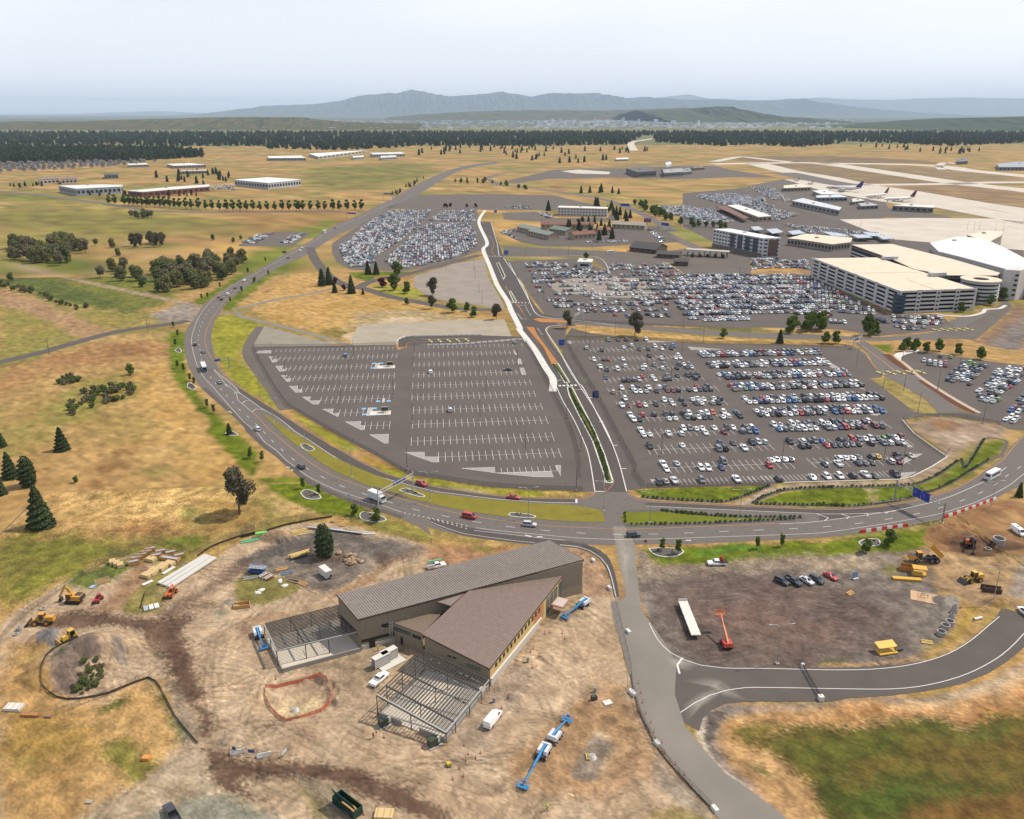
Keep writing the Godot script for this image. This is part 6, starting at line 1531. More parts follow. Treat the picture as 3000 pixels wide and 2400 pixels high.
func wheels_x(o:Node3D,xs:Array,z:float,r:float)->void:
	for x in xs:
		for s in [-1,1]:
			var k:=part(o,"wheel",G().tube(v3(x,r,s*z - 0.15),v3(x,r,s*z+0.15),r,r,12),M.tyre)
			part(k,"rim",G().tube(v3(x,r,s*z - 0.17),v3(x,r,s*z+0.17),r*0.55,r*0.55,8),M.rim)
func trailer(called:String,label:String,a:Array,w:float,h0:float,deck:Material,wheels_at:Array)->Node3D:
	var p:=Vector2(a[0],a[1]); var q:=Vector2(a[2],a[3])
	var o:=thing(called,label,"trailer",v3((p.x+q.x)/2,0,(p.y+q.y)/2),heading(q - p))
	var l:=p.distance_to(q)
	part(o,"deck",G().box(v3(0,h0,0),v3(w,0.3,l)),deck)
	part(o,"side_rail",G().box(v3(-w/2,h0 - 0.05,0),v3(0.08,0.4,l)).box(v3(w/2,h0 - 0.05,0),v3(0.08,0.4,l)),mat("rail_grey","8a8886",0.5,0.4,""))
	part(o,"chassis",G().box(v3(0,h0 - 0.4,0),v3(1.0,0.5,l*0.9)),M.machine_grey)
	var spots:=[]
	for t in wheels_at:
		for s in [-1,1]:spots.append([s*(w/2 - 0.25),t*l])
	wheels(o,spots,minf(0.5,h0*0.45),0.35)
	return o
func site_goods()->void:
	var ply:=mat("new_wood","e2c48c",0.8,0.0,"mid",0.5); var wood:=mat("crate_wood","cfa060",0.8,0.0,"mid",0.5); var foam:=mat("silver_wrap","c4c4c8",0.5,0.2,"mid",1.0)
	var white:=mat("white_sheet","ebe6dc",0.6,0.0,"mid",0.2); var steel:=mat("galvanised","c8c6c0",0.45,0.5,""); var conc:=mat("precast","b0aaa2",0.85,0.0,"fine",0.6)
	var open_at:=[[-94.3,-237.4],[-93.4,-239.1],[-92.5,-240.9],[-91.8,-242.7],[-88.7,-238.3],[-88.2,-240.9],[-84.8,-239.8],[-81.6,-237.7],[-94.4,-234.8]]
	var n:=0
	for a in open_at:
		n+=1
		crate("open_crate","open wooden crate with silver lining, %s of the group by the fence corner" % ordinal(n),"crate",a,0.35,v3(3.2,1.3,1.9),wood,true,"open crates by the fence",foam)
	crate("long_crate","longest wooden crate of the group near the white beams","crate",[-84,-236.1],-0.35,v3(6.2,1.2,2.0),wood,true,"",foam)
	n=0
	for a in [[-89.7,-236.2],[-83.3,-233.1],[-84.7,-232],[-85.3,-230.5],[-86.6,-229.6],[-87.2,-227.9],[-88.1,-226.6]]:
		n+=1
		crate("closed_crate","closed pale plywood crate, %s of the row beside the white beams" % ordinal(n),"crate",a,-0.45,v3(2.9,1.0,2.0),ply,false,"closed crates in a row",wood)
	n=0
	for a in [[-100.9,-235.4],[-99.3,-234.4],[-97.9,-233.4]]:
		n+=1
		crate("plywood_stack","pale plywood box on the green bank, %s from the left" % ordinal(n),"crate",a,0.35,v3(1.7,1.1,2.4),ply,false,"plywood boxes on the bank",wood)
	crate("wood_box","wooden box with diagonal brace beside blue sheeting on the bank","crate",[-100.1,-224.4],0.5,v3(3.8,1.2,1.4),ply,true,"")
	crate("timber_frame","orange timber form lying by the sand piles","timber",[-56.6,-207.5],0.2,v3(4.4,1.1,2.0),mat("form_wood","d8a860",0.8,0.0,""),true,"")
	n=0
	for a in [[-83,-221.5,-73.4,-237.3],[-81.2,-220.3,-72.1,-236.4],[-79.5,-219.2,-70.5,-235.5]]:
		n+=1
		var o:=thing("beam_stack","long white beam bundle, %s of three side by side" % ordinal(n),"beams",Vector3.ZERO,0.0,"white beam bundles")
		var p:=V(a); var q:=v3(a[2],0,a[3])
		var side:=(q - p).cross(Vector3.UP).normalized()
		for k in 3:part(o,"beam",G().beam(p+side*(k - 1)*0.55+v3(0,0.55,0),q+side*(k - 1)*0.55+v3(0,0.55,0),0.42,0.5),white)
		for t in [0.1,0.35,0.6,0.85]:part(o,"bearer",G().beam(p.lerp(q,t) - side+v3(0,0.15,0),p.lerp(q,t)+side+v3(0,0.15,0),0.2,0.28),wood)
	for a in [[[-87.8,-221.6,-85.6,-224],"short white panel lying left of the white beams"],[[-83.8,-227.6,-81.5,-231.5],"thin white panel between the crates and white beams"],[[-102.3,-221.3,-101.1,-224.5],"pale blue sheeting rolled out on the bank"]]:
		var o:=thing("sheet_panel",a[1],"panel")
		part(o,"panel",G().beam(V(a[0],0.2),v3(a[0][2],0.2,a[0][3]),1.2,0.15),white if "white" in a[1] else mat("blue_sheet","a8c4d4",0.5,0.0,""))
		part(o,"bearer",G().beam(V(a[0],0.06),v3(a[0][2],0.06,a[0][3]),0.3,0.12),wood)
	var gl:=thing("glazing_panels","white and grey wrapped panels on the grass beside the orange telehandler","panels",ground_point([-81.6,-209.5]),0.4)
	for k in 3:part(gl,"panel",G().box(v3(-1.4+k*1.4,0.25,0),v3(1.2,0.3,2.6)),[foam,white,white][k])
	var rr:=thing("post_rack","thin white uprights standing on the grass by the wrapped panels","rack",ground_point([-82.6,-214.4]),0.2)
	for k in 4:part(rr,"upright",G().beam(v3(k*0.5,0,0),v3(k*0.5,3.4,0.02),0.08,0.08),steel)
	part(rr,"rail",G().beam(v3(0,1.6,0),v3(4.4,1.6,0),0.06,0.06),steel)
	n=0
	for a in [[[-113.3,-201.6],0.7,1.0],[[-113.1,-199.4],0.7,0.5],[[-111.2,-211.3],0.8,0.5]]:
		n+=1
		var o:=thing("manhole_ring",["taller pale concrete ring at the left fence","flat pale concrete ring lowest at the left fence","pale concrete ring behind the yellow wheel loader"][n - 1],"concrete ring",ground_point(a[0]),0.0,"concrete rings")
		part(o,"ring",G().ring(Vector3.ZERO,a[2],a[1],a[1]*0.55),conc)
	for a in [[[139.9,-186.9],1.1,2.2,0.55,"concrete manhole cone farthest in the row by the loop road"],[[137.2,-183.7],1.0,1.8,0.5,"concrete manhole cone second from the far end of the row"],[[135.2,-181.4],1.15,1.2,1.15,"concrete ring in the middle of the row by the loop road"],[[133,-179.8],1.15,1.2,1.15,"concrete ring fourth in the row by the loop road"],[[130.2,-177.1],1.15,1.2,1.15,"concrete ring nearest end of the row by the loop road"],[[177.9,-223.9],1.9,2.4,1.9,"very large concrete ring beside the digging excavator"],[[172.7,-221.2],1.0,0.7,1.0,"small concrete ring in front of the very large ring"]]:
		var o:=thing("manhole_section",a[4],"concrete ring",ground_point(a[0]),0.0,"precast sections in the yard")
		part(o,"ring",G().ring(Vector3.ZERO,a[2],a[1],a[1]*0.8,20,a[3]),conc)
	for a in [[[-35.9,-165.3],"concrete manhole cone standing in the orange-fenced pit"],[[30.5,-142.6],"white manhole dome in the gravel basin"]]:
		var o:=thing("manhole_cone",a[1],"manhole",ground_point(a[0]))
		part(o,"cone",G().ring(Vector3.ZERO,0.8,1.0,0.7,16,0.6),white); part(o,"cover",G().tube(v3(0,0.78,0),v3(0,0.86,0),0.5,0.5,12),conc)
	var yp:=thing("drain_pipe","yellow corrugated pipe lying beside the white manhole dome","pipe",ground_point([29.3,-142.7]))
	for k in 2:part(yp,"pipe",G().tube(v3(k*0.45,0.2,-1.0),v3(k*0.45,0.2,0.9),0.2,0.2,8),mat("pipe_yellow","d8b860",0.6,0.0,""))
	var pad:=thing("equipment_pad","white concrete pad under the two white racks","concrete pad",V([-15,-178.8]),0.66)
	part(pad,"slab",G().box(v3(0.4,0.1,-0.2),v3(7.0,0.2,6.0)),white)
	for a in [[[-16.4,-177.6],"white slatted equipment rack nearer the white pickup"],[[-14.6,-179.6],"white slatted equipment rack nearer the brown building"]]:
		var o:=thing("equipment_rack",a[1],"equipment",V(a[0],0.2),0.66,"white equipment racks")
		part(o,"core",G().box(v3(0,1.4,0),v3(4.2,2.4,1.5)),mat("rack_grey","9a968e",0.6,0.1,""))
		for k in 6:
			for s in [-1,1]:part(o,"slat",G().box(v3(0,0.4+k*0.42,s*0.8),v3(4.4,0.2,0.08)),white)
		part(o,"top",G().box(v3(0,2.7,0),v3(4.5,0.16,1.8)),white)
		for k in 4:part(o,"post",G().box(v3([-2.2,2.2][k % 2],1.35,[-0.82,0.82][k/2]),v3(0.14,2.6,0.14)),white)
	for a in [[[-14.7,-155.6],"dark green transformer left of the near steel bay opening"],[[-3.7,-148.2],"dark green transformer at the near corner of the steel bay"]]:
		var o:=thing("transformer",a[1],"transformer",V(a[0]),0.55,"green transformers")
		part(o,"pad",G().box(v3(0.4,0.08,0),v3(3.4,0.16,2.4)),conc)
		part(o,"cabinet",G().box(v3(0,1.05,0),v3(2.0,1.8,1.5)),mat("transformer_green","4a5440",0.5,0.2,""))
		part(o,"radiator",G().box(v3(0,1.1,-0.9),v3(1.7,1.4,0.3)),M.transformer_green)
		part(o,"meter_box",G().box(v3(1.5,0.9,0),v3(0.6,1.2,0.6)),white)
	for a in [[[34.1,-159.9],"dark green utility box on the pink patch of soil"]]:
		var o:=thing("utility_box",a[1],"utility box",V(a[0]),0.3)
		part(o,"cabinet",G().taper(Vector3.ZERO,v3(1.4,1.2,1.0),0.05,0.05),M.transformer_green)
		part(o,"pad",G().box(v3(2.4,0.1,2.2),v3(2.0,0.2,1.6)),white)
	n=0
	for a in [[10.7,-161.2],[34.9,-162.6],[20.2,-175.6]]:
		n+=1
		var o:=thing("pole_base",["round concrete pole base by the near sand heap","round concrete pole base above the green utility box","round concrete pole base by the far sand heap"][n - 1],"pole base",V(a),0.0,"concrete pole bases")
		part(o,"column",G().tube(Vector3.ZERO,v3(0,1.3,0),0.38,0.38,12),conc)
		for k in 4:part(o,"anchor_bolt",G().tube(v3(0.22*cos(k*PI/2),1.3,0.22*sin(k*PI/2)),v3(0.22*cos(k*PI/2),1.5,0.22*sin(k*PI/2)),0.03,0.03,5),M.machine_grey)
	var proto_d:Node3D=null
	n=0
	for a in [[6.5,-144.8],[3.9,-144.8],[5.4,-143.5],[3.3,-143],[1.8,-140.7],[2.6,-138.6],[0.4,-138],[3.1,-147.5],[12.2,-158.8],[14.1,-162],[-14.4,-151.6],[-6,-147.5],[14,-161.9],[21,-173.1],[21.3,-179.6],[22.1,-180.7],[23.4,-176.9],[25.9,-187],[27.4,-187.4],[30.9,-184.3],[30.6,-186.8],[32.5,-192.2],[7.7,-161.1],[-41.7,-174.5],[-17.3,-130.3]]:
		n+=1
		if proto_d==null:
			proto_d=thing("delineator_post","","delineator",ground_point(a),0.0,"red delineators on the site")
			part(proto_d,"post",G().tube(v3(0,0.05,0),v3(0,1.15,0),0.06,0.05,6),mat("safety_red","d84a34",0.6,0.0,""))
			part(proto_d,"foot",G().tube(Vector3.ZERO,v3(0,0.08,0),0.26,0.22,8),mat("safety_dark","8c3428",0.7,0.0,""))
			proto_d.set_meta("label","red delineator post on open dirt, highest of the cluster by the yellow compactor")
		else:copy(proto_d,"delineator_post","red delineator post on the open dirt %s" % ("near the yellow compactor, %s of that cluster" % ordinal(n) if n<9 else "beside the building, %s from the near bay" % ordinal(n - 8)),ground_point(a),0.0)
	var link:=screen("chain_link","585450",0.22); var black:=screen("silt_cloth","2c2a28",0.93); var netting:=screen("orange_net","f2623a",0.72); var postm:=mat("fence_post","8c8a88",0.5,0.4,"")
	var stake:=mat("stake","6c5440",0.8,0.0,"")
	fence("silt_fence","black silt fence looping round the spoil mound",[-94.1,-195.5,-97.3,-191.7,-99.2,-186.9,-98.8,-181.2,-97,-176.5,-95.3,-174.9,-92.3,-172.4,-89.8,-171.2,-86.2,-171,-82.9,-171.6,-79.8,-172.7,-76.1,-175.6,-72.1,-177.9,-69.4,-174.8,-66,-169.2,-62.2,-162.7,-58,-157.3,-54.8,-153.4],0.7,3.0,stake,black,true,false)
	fence("silt_fence","black silt fence along the green slope above the gravel turnaround",[-76.3,-237.6,-72.8,-244.1,-66.5,-249,-61.2,-251.8,-65.9,-248.3,-60.4,-251,-52.1,-256.3,-46.1,-258.5,-37.5,-260.9],0.7,3.0,stake,black,true,false)
	fence("silt_fence","black silt fence at the foot of the panel fence on the haul road",[44.9,-168.1,44.2,-164.3,43.9,-159.6,43.6,-154.7,44,-149.6,44.5,-144.9,45.5,-140.1,47.2,-135.2,48.7,-131.2,51.1,-125.7],0.5,3.3,stake,black,true,false)
	fence("silt_fence","short black silt fence on the grass left of the telehandler",[-85.7,-217.2,-85.1,-213.4,-84.4,-209.4],0.7,3.0,stake,black,true,false)
	fence("site_fence","grey chain-link fence along the upper left edge of the site",[-115.8,-196.5,-115.6,-204.6,-114.6,-210.2,-111.8,-217.1,-109,-224.9,-105.2,-233,-101,-240.9,-97.1,-245.5,-92.6,-248.9,-85.8,-244.5,-77.5,-239.2,-69.8,-246.9,-61.6,-254.3,-66.6,-251.6,-58.4,-256.9,-46.4,-260.7,-37.7,-262,-30.2,-257.8,-20.2,-249.3,-13.9,-244.8,-3.7,-239.4],1.9,3.4,postm,link,false)
	fence("site_fence","grey chain-link fence crossing the dry grass at the lower left",[-96.6,-165.2,-88.4,-165.9,-83,-170.4,-79,-172.6,-75.6,-175.6,-72.1,-178.2],1.8,3.2,postm,link,false)
	fence("pit_netting","bright orange safety netting round the pit",[-43.7,-171.7,-41.1,-172.5,-37.6,-173.4,-34.5,-174.1,-32.6,-175.2,-30,-174.6,-28.6,-171.9,-27.9,-169,-27.9,-165.9,-29.6,-163.4,-32.4,-162,-34.6,-160.9,-36.9,-160.5,-39,-162.6,-41.7,-166.1,-43,-169,-43.7,-171.7],1.1,2.6,mat("safety_red","d84a34",0.6,0.0,""),netting,false,false)
	fence("panel_fence","grey temporary panel fence along the haul road",[44,-232.8,46.4,-229.2,48.5,-223.1,48.6,-216.3,48.4,-208.3,45.5,-171,44.3,-164.3,44,-159.7,43.7,-154.8,44.1,-149.7,44.7,-145,45.6,-140.1,47.3,-135.2,48.8,-131.2,51.2,-125.7],1.8,3.3,postm,link,true)
	n=0
	for a in [[43.7,-160.8],[45.1,-144],[51.8,-125],[45.7,-223.3],[47.5,-207.3],[48.1,-185.6],[43.4,-161.3]]:
		n+=1
		var o:=thing("fence_ballast","white ballast block at the foot of the temporary fence, %s along it" % ordinal(n),"ballast block",V(a),0.3,"white fence ballast blocks")
		part(o,"block",G().taper(Vector3.ZERO,v3(1.0,0.8,1.8),0.08,0.08),white)
		part(o,"lifting_eye",G().tube(v3(0,0.8,0),v3(0,0.95,0),0.06,0.06,6),steel)
	n=0
	for a in [[45.6,-161.1],[45.2,-157.7],[45,-153.8],[45.4,-150.8],[45.3,-147.7],[46.2,-144.3],[46,-141.2],[47.4,-137.7],[48.4,-134.6],[48.9,-131.1],[45.8,-164.6],[45,-230.2]]:
		n+=1
		copy(proto_d,"delineator_post","red delineator beside the temporary fence on the haul road, %s from the bottom" % ordinal(13 - n),V(a),0.0,"red delineators along the haul road")
	var gf:=fence("gate_fence","temporary gate fence hung with blue and white banners at the lower left",[-49.2,-155,-49.5,-151,-45.3,-149.2,-41.2,-148.5,-38.4,-147.2,-36.2,-146,-34.4,-150.2],1.9,3.0,postm,link,false)
	for a in [[[-46.6,-150,-45.7,-149.5],"3c64a8"],[[-43,-148.7,-41.6,-148.4],"3c64a8"],[[-35.8,-147.1,-34.9,-148.5],"e8e6e0"]]:
		var d:=v3(a[0][2] - a[0][0],0,a[0][3] - a[0][1]); var nn:=v3(-d.z,0,d.x).normalized()*0.06
		var g:=G(); var p:=V(a[0])+nn; var q:=p+d
		g.quad(p+v3(0,0.9,0),q+v3(0,0.9,0),q+v3(0,1.8,0),p+v3(0,1.8,0))
		part(gf,"banner",g,mat("banner_"+a[1],a[1],0.7,0.0,""))
	fence("gate_fence","temporary fence panels beside the green dumpster",[-32.3,-141.9,-32.3,-140.4,-29,-138.8,-25.2,-133.8,-22.5,-130.8,-20,-128.9],1.9,3.0,postm,link,false)
	for a in [[[-45.5,-149.8],0.2,"white concrete barrier under the blue banner"],[[-39.7,-148.3],0.2,"white concrete barrier nearer the weedy patch"]]:
		var o:=thing("jersey_barrier",a[2],"barrier",V(a[0]),a[1],"white barriers at the gate")
		part(o,"body",G().taper(Vector3.ZERO,v3(3.0,0.9,0.8),0.0,0.28),white); part(o,"foot",G().box(v3(0,0.06,0),v3(3.02,0.12,0.9)),conc)
	var du:=thing("dumpster","dark green roll-off dumpster with its lid thrown open at the bottom edge","dumpster",V([-20.5,-132.1]),aim([-18,-130.3,-23,-135.3]))
	var dg:=mat("dumpster_green","235048",0.5,0.3,"mid",0.4)
	for e in [[0,1],[0,-1]]:part(du,"end_wall",G().box(v3(0,1.1,e[1]*3.2),v3(2.3,1.9,0.12)),dg)
	for s in [-1,1]:
		part(du,"side_wall",G().box(v3(s*1.15,1.1,0),v3(0.12,1.9,6.4)),dg)
		for k in 6:part(du,"rib",G().box(v3(s*1.25,1.1,-2.8+k*1.1),v3(0.12,1.9,0.12)),dg)
	part(du,"floor",G().box(v3(0,0.25,0),v3(2.3,0.15,6.4)),dg)
	part(du,"lid",G().box(v3(-0.95,3.1,0.2),v3(0.12,2.3,6.2),0.0,0.0,0.35),dg)
	part(du,"debris",G().taper(v3(0,0.3,0.4),v3(2.0,1.0,5.0),0.5,1.0),wood)
	for x in [-0.6,0.6]:part(du,"skid",G().box(v3(x,0.09,0),v3(0.2,0.18,6.2)),M.machine_grey)
	crate("plywood_platform","pale plywood sheets stacked at the bottom edge near the dumpster","plywood",[-13.2,-129.6],-0.15,v3(3.6,0.8,2.4),ply,false,"",wood)
	for a in [[[-100.1,-169.1],v3(3.8,0.7,2.2),"white-topped stack of boards at the lower left edge",white],[[-95.2,-166.1],v3(4.2,0.5,0.9),"orange timber stack beside the white-topped boards",mat("orange_timber","d48c50",0.8,0.0,"")],[[-91,-165.4],v3(1.6,0.4,0.8),"small reddish board stack at the lower left",mat("red_timber","a07468",0.8,0.0,"")],[[-64.5,-149.7],v3(1.6,0.6,1.2),"bright orange bin lying on the green patch",mat("bin_orange","f09a48",0.6,0.0,"")],[[-72.1,-138.5],v3(1.3,0.2,0.9),"pale grey board lying on dry grass by the sandy road",steel]]:
		crate("board_stack",a[2],"boards",a[0],-0.15,a[1],a[3],false,"",wood)
	var tr:=trailer("flatbed_trailer","small flatbed trailer loaded with yellow timber by the fenced conifer",[-47.2,-233.1,-41.9,-236.1],2.3,0.9,mat("timber_yellow","e0c070",0.8,0.0,"mid",0.5),[0.05,0.2])
	for k in 3:part(tr,"timber",G().box(v3(-0.6+k*0.6,1.2,0),v3(0.5,0.3,7.0 - k)),M.timber_yellow)
	var et:=thing("cargo_trailer","white enclosed trailer with spare wheel on the gravel","trailer",V([-35.2,-222.1]),aim([-34,-220.7,-36.4,-224.1]))
	part(et,"box",G().taper(v3(0,0.5,0),v3(2.2,2.2,4.6),0.06,0.05),white)
	part(et,"rear_door",G().box(v3(0,1.6,2.33),v3(1.9,1.9,0.06)),foam)
	part(et,"spare_wheel",G().tube(v3(0.5,1.0,2.38),v3(0.5,1.0,2.56),0.36,0.36,12),M.tyre)
	wheels(et,[[-1.1,0.5],[1.1,0.5]],0.36,0.24)
	part(et,"tongue",G().beam(v3(0,0.5,-2.2),v3(0,0.45,-3.6),0.12,0.12),M.machine_grey)
	var st:=trailer("semi_trailer","long white flatbed semi-trailer parked in the gravel yard",[65,-180.9,66.1,-197.2],2.6,1.35,white,[0.28,0.36,-0.42])
	part(st,"headboard",G().box(v3(0,1.8,-8.0),v3(2.5,0.7,0.1)),white)
	var stuffs:=[[[-48.8,-227],0.3,4.0,"timber pallet stack on the gravel near blue pipes",wood],[[-46.8,-224.5],0.35,3.6,"blue pipe bundle beside the timber pallet",mat("pipe_blue","7c94b0",0.5,0.2,"")],[[-44.6,-219.8],-0.45,4.0,"rough timber bundle at the weedy corner",mat("old_wood","8c7460",0.85,0.0,"")],[[-41.4,-218.1],-0.7,4.0,"thin timber offcuts at the weedy corner",wood],[[-57.3,-222.8],0.25,4.5,"single grey beam in front of the pipe pile",steel],[[-62.1,-246],0.3,6.0,"green plastic pipes lying by the silt fence",mat("pipe_green","70c890",0.5,0.0,"")],[[-47,-251.5],0.55,6.0,"long yellow timbers beside the sand heap",M.timber_yellow],[[-45.2,-249.6],0.3,4.5,"loose plywood sheets beside the sand heap",ply],[[-24.2,-247.7],-0.1,4.4,"bundle of white steel near the upper fence",white],[[-33.4,-254.3],0.3,2.6,"loose pale timbers behind the conifer",wood],[[124.5,-174],-0.3,3.4,"yellow timbers near the end of the ring row",M.timber_yellow],[[115.8,-198.4],0.5,3.0,"pale timbers beside the plywood platform",wood]]
	for a in stuffs:
		var o:=thing("material_bundle",a[3],"timber" if "timber" in a[3] or "plywood" in a[3] else "pipes" if "pipe" in a[3] else "steel",ground_point(a[0]),a[1])
		for k in 4:part(o,"length",G().beam(v3(-a[2]/2+rng.randf()*0.4,0.18+0.2*(k/3),-0.5+(k % 3)*0.45),v3(a[2]/2 - rng.randf()*0.4,0.18+0.2*(k/3),-0.5+(k % 3)*0.45+rng.randf_range(-0.3,0.3)),0.34,0.2),a[4])
	var rl:=thing("pipe_roll","bright green roll of plastic pipe by the sand heap","pipe roll",ground_point([-58.9,-249]),0.25)
	part(rl,"roll",G().tube(v3(-1.8,0.6,0),v3(1.8,0.6,0),0.6,0.6,14),mat("roll_green","8ce070",0.5,0.0,"")); part(rl,"core",G().tube(v3(-1.85,0.6,0),v3(1.85,0.6,0),0.2,0.2,8),M.machine_grey)
	var pp:=thing("pipe_pile","pile of pale pipes with rusty ends beside the scissor lift","pipes",ground_point([-52.7,-222.9]),0.9)
	for k in 12:part(pp,"pipe",G().tube(v3(-1.6+rng.randf()*0.5,0.25+0.3*(k % 2),-2.2+k*0.36),v3(1.7 - rng.randf()*0.4,0.25+0.3*(k % 2),-2.2+k*0.38),0.17,0.17,7),[white,foam,mat("rust","a4683c",0.8,0.0,"")][k % 3])
	for a in [[[-45,-254,-32.4,-250.5],"long white steel beams behind the conifer"],[[-39.1,-252.4,-26.3,-247.9],"second run of white steel beams nearer the fence"]]:
		var o:=thing("steel_beams",a[1],"beams")
		for k in 3:part(o,"beam",G().beam(V(a[0],0.3)+v3(0,0.15*k,0.4*k),v3(a[0][2],0.3+0.15*k,a[0][3]+0.4*k),0.3,0.25),mat("beam_white","d4d8dc",0.5,0.2,""))
	var bm:=[]
	for k in 3:
		var g:=G()
		var f:=FastNoiseLite.new(); f.seed=k; f.frequency=0.9
		for i in 6:
			for j in 10:
				var q:=[]
				for e in [[i,j],[i+1,j],[i+1,j+1],[i,j+1]]:
					var d:=v3(sin(PI*e[0]/6)*cos(TAU*e[1]/10),cos(PI*e[0]/6),sin(PI*e[0]/6)*sin(TAU*e[1]/10))
					q.append(d*(0.8+0.45*f.get_noise_3dv(d*1.2))*v3(1.1,0.8,1.0)+v3(0,0.5,0))
				g.quad_out(q[0],q[1],q[2],q[3],v3(0,0.5,0))
		bm.append(g.mesh())
	var spots:=[[-30.2,-233.3],[-29.1,-233.8],[-27.7,-233.3],[-30.2,-230.4],[-28.9,-230.8],[-27.7,-230.1],[-26.4,-229.7],[-25.1,-229.3],[-29.5,-228.6],[-28.3,-228.2],[-27.3,-228.6],[-28.1,-231.3],[-29,-229.4],[-32.7,-235.3],[-37,-257]]
	n=0
	for a in spots:
		n+=1
		var o:=part(self,numbered("boulder"),bm[n % 3],mat("boulder_%d" % (n % 3),["b49878","a08468","c4a888"][n % 3],0.9,0.0,"fine",0.8))
		o.position=ground_point(a,-0.1); o.rotation.y=n*1.3; o.scale=Vector3.ONE*rng.randf_range(0.7,1.15)
		o.set_meta("label","tan boulder in the rock pile beside the conifer, %s of thirteen" % ordinal(n) if n<14 else ("tan boulder inside the conifer's fence ring" if n==14 else "tan boulder by the upper fence"))
		o.set_meta("category","boulder"); o.set_meta("group","tan boulders in the rock pile")
	fence("tree_fence","round chain-link fence protecting the conifer",[-41.8,-239.8,-40,-233,-37.6,-229.9,-34.7,-229.6,-32.3,-231.1,-30.9,-234.5,-31.6,-238.8],1.4,2.4,postm,screen("tan_link","a87c50",0.4),true)
	for a in [[-48.3,-220.4],[-46.5,-217.6],[-53.6,-214.4],[-52.8,-215.8]]:
		var o:=part(self,numbered("white_sack"),bm[0],white)
		o.position=ground_point(a,-0.2); o.scale=v3(1.2,0.6,0.9); o.rotation.y=a[0]
		o.set_meta("label","white bulk sack lying on the weedy corner below the pipe pile"); o.set_meta("category","sack"); o.set_meta("group","white sacks")
	var fr:=mat("shield_yellow","e8b43c",0.5,0.1,"mid",0.4)
	var b1:=crate("trench_box","open yellow steel bin at the foot of the dump truck","steel bin",[138.7,-209.6],-0.4,v3(3.6,1.6,2.2),enamel("bin_ochre","c8883c"),true,"")
	var yf:=thing("trench_cage","yellow steel cage frame beside the steel bin","steel frame",ground_point([141.1,-206.9]),-0.35)
	part(yf,"roof",G().box(v3(0,2.3,0),v3(4.0,0.16,2.6)),fr); part(yf,"base",G().box(v3(0,0.3,0),v3(4.0,0.5,2.6)),fr)
	for k in 4:part(yf,"leg",G().box(v3([-1.9,1.9][k % 2],1.2,[-1.2,1.2][k/2]),v3(0.16,2.2,0.16)),fr)
	var yb:=thing("yellow_sheet_pile","long yellow steel panel lying in front of the cage frame","steel panel",ground_point([135.9,-204.2]),-0.23)
	part(yb,"plate",G().box(v3(0,0.35,0),v3(8.0,0.5,1.6)),fr); part(yb,"stiffener",G().box(v3(0,0.62,0.7),v3(8.0,0.1,0.2)),fr)
	var ts:=thing("trench_shield","bright yellow trench shield with two plates near the gravel edge","trench shield",V([111.8,-171.4]),0.12)
	part(ts,"upper_plate",G().box(v3(0,2.0,-0.3),v3(5.2,0.14,2.4),0.0,0.2),fr); part(ts,"lower_plate",G().box(v3(0,0.3,0.4),v3(5.2,0.3,2.4)),fr)
	for k in 4:part(ts,"spreader",G().box(v3([-2.4,2.4][k % 2],1.1,[-0.9,0.9][k/2]),v3(0.18,1.8,0.18)),fr)
	part(ts,"tow_frame",G().box(v3(3.6,0.5,0.3),v3(2.2,0.3,0.9)),M.machine_grey)
	var pl:=thing("plywood_deck","tan plywood deck with a small black stand on it","platform",V([135.7,-194.6]),-0.5)
	for k in 4:part(pl,"sheet",G().box(v3(-2.7+k*1.8,0.08,0),v3(1.76,0.12,5.4)),mat("deck_ply%d" % (k % 2),["d4ac84","c8a078"][k % 2],0.8,0.0,"mid",0.4))
	part(pl,"stand",G().beam(v3(-0.9,0.2,0),v3(-0.9,1.3,0),0.1,0.1).beam(v3(0.9,0.2,0),v3(0.9,1.3,0),0.1,0.1).beam(v3(-0.9,1.3,0),v3(0.9,1.3,0),0.1,0.1).beam(v3(-0.9,0.8,0),v3(0.9,0.8,0),0.1,0.1),M.machine_grey)
	for a in [[[156.7,-196],"rusty brown trench plate pair behind the lamp post",-0.4]]:
		var o:=thing("trench_plates",a[1],"steel plates",ground_point(a[0]),a[2])
		for z in [-0.9,0.9]:part(o,"plate",G().box(v3(0,0.75,z),v3(5.2,1.5,0.18)),mat("rust_dark","5c4438",0.7,0.2,"mid",0.4))
		for x in [-1.8,1.8]:part(o,"spreader",G().box(v3(x,0.9,0),v3(0.2,0.2,1.8)),M.rust_dark)
	var sg:=thing("message_board","small white sign board standing on the gravel by the red car","sign",V([120.8,-206.1]),0.3)
	part(sg,"panel",G().box(v3(0,1.3,0),v3(2.0,1.8,0.12),0.0,-0.25),mat("solar_blue","6c86a8",0.3,0.1,"")); part(sg,"frame",G().box(v3(0,0.3,0.2),v3(1.8,0.4,1.0)),white)
	var wp:=thing("white_pipe","short white pipe lying by the loop road end","pipe",V([144.1,-182.8]),0.2)
	part(wp,"pipe",G().tube(v3(-1.3,0.4,0),v3(1.3,0.4,0),0.4,0.4,12),white); part(wp,"bore",G().tube(v3(-1.32,0.4,0),v3(1.32,0.4,0),0.3,0.3,10),M.machine_grey)
	var k:=0
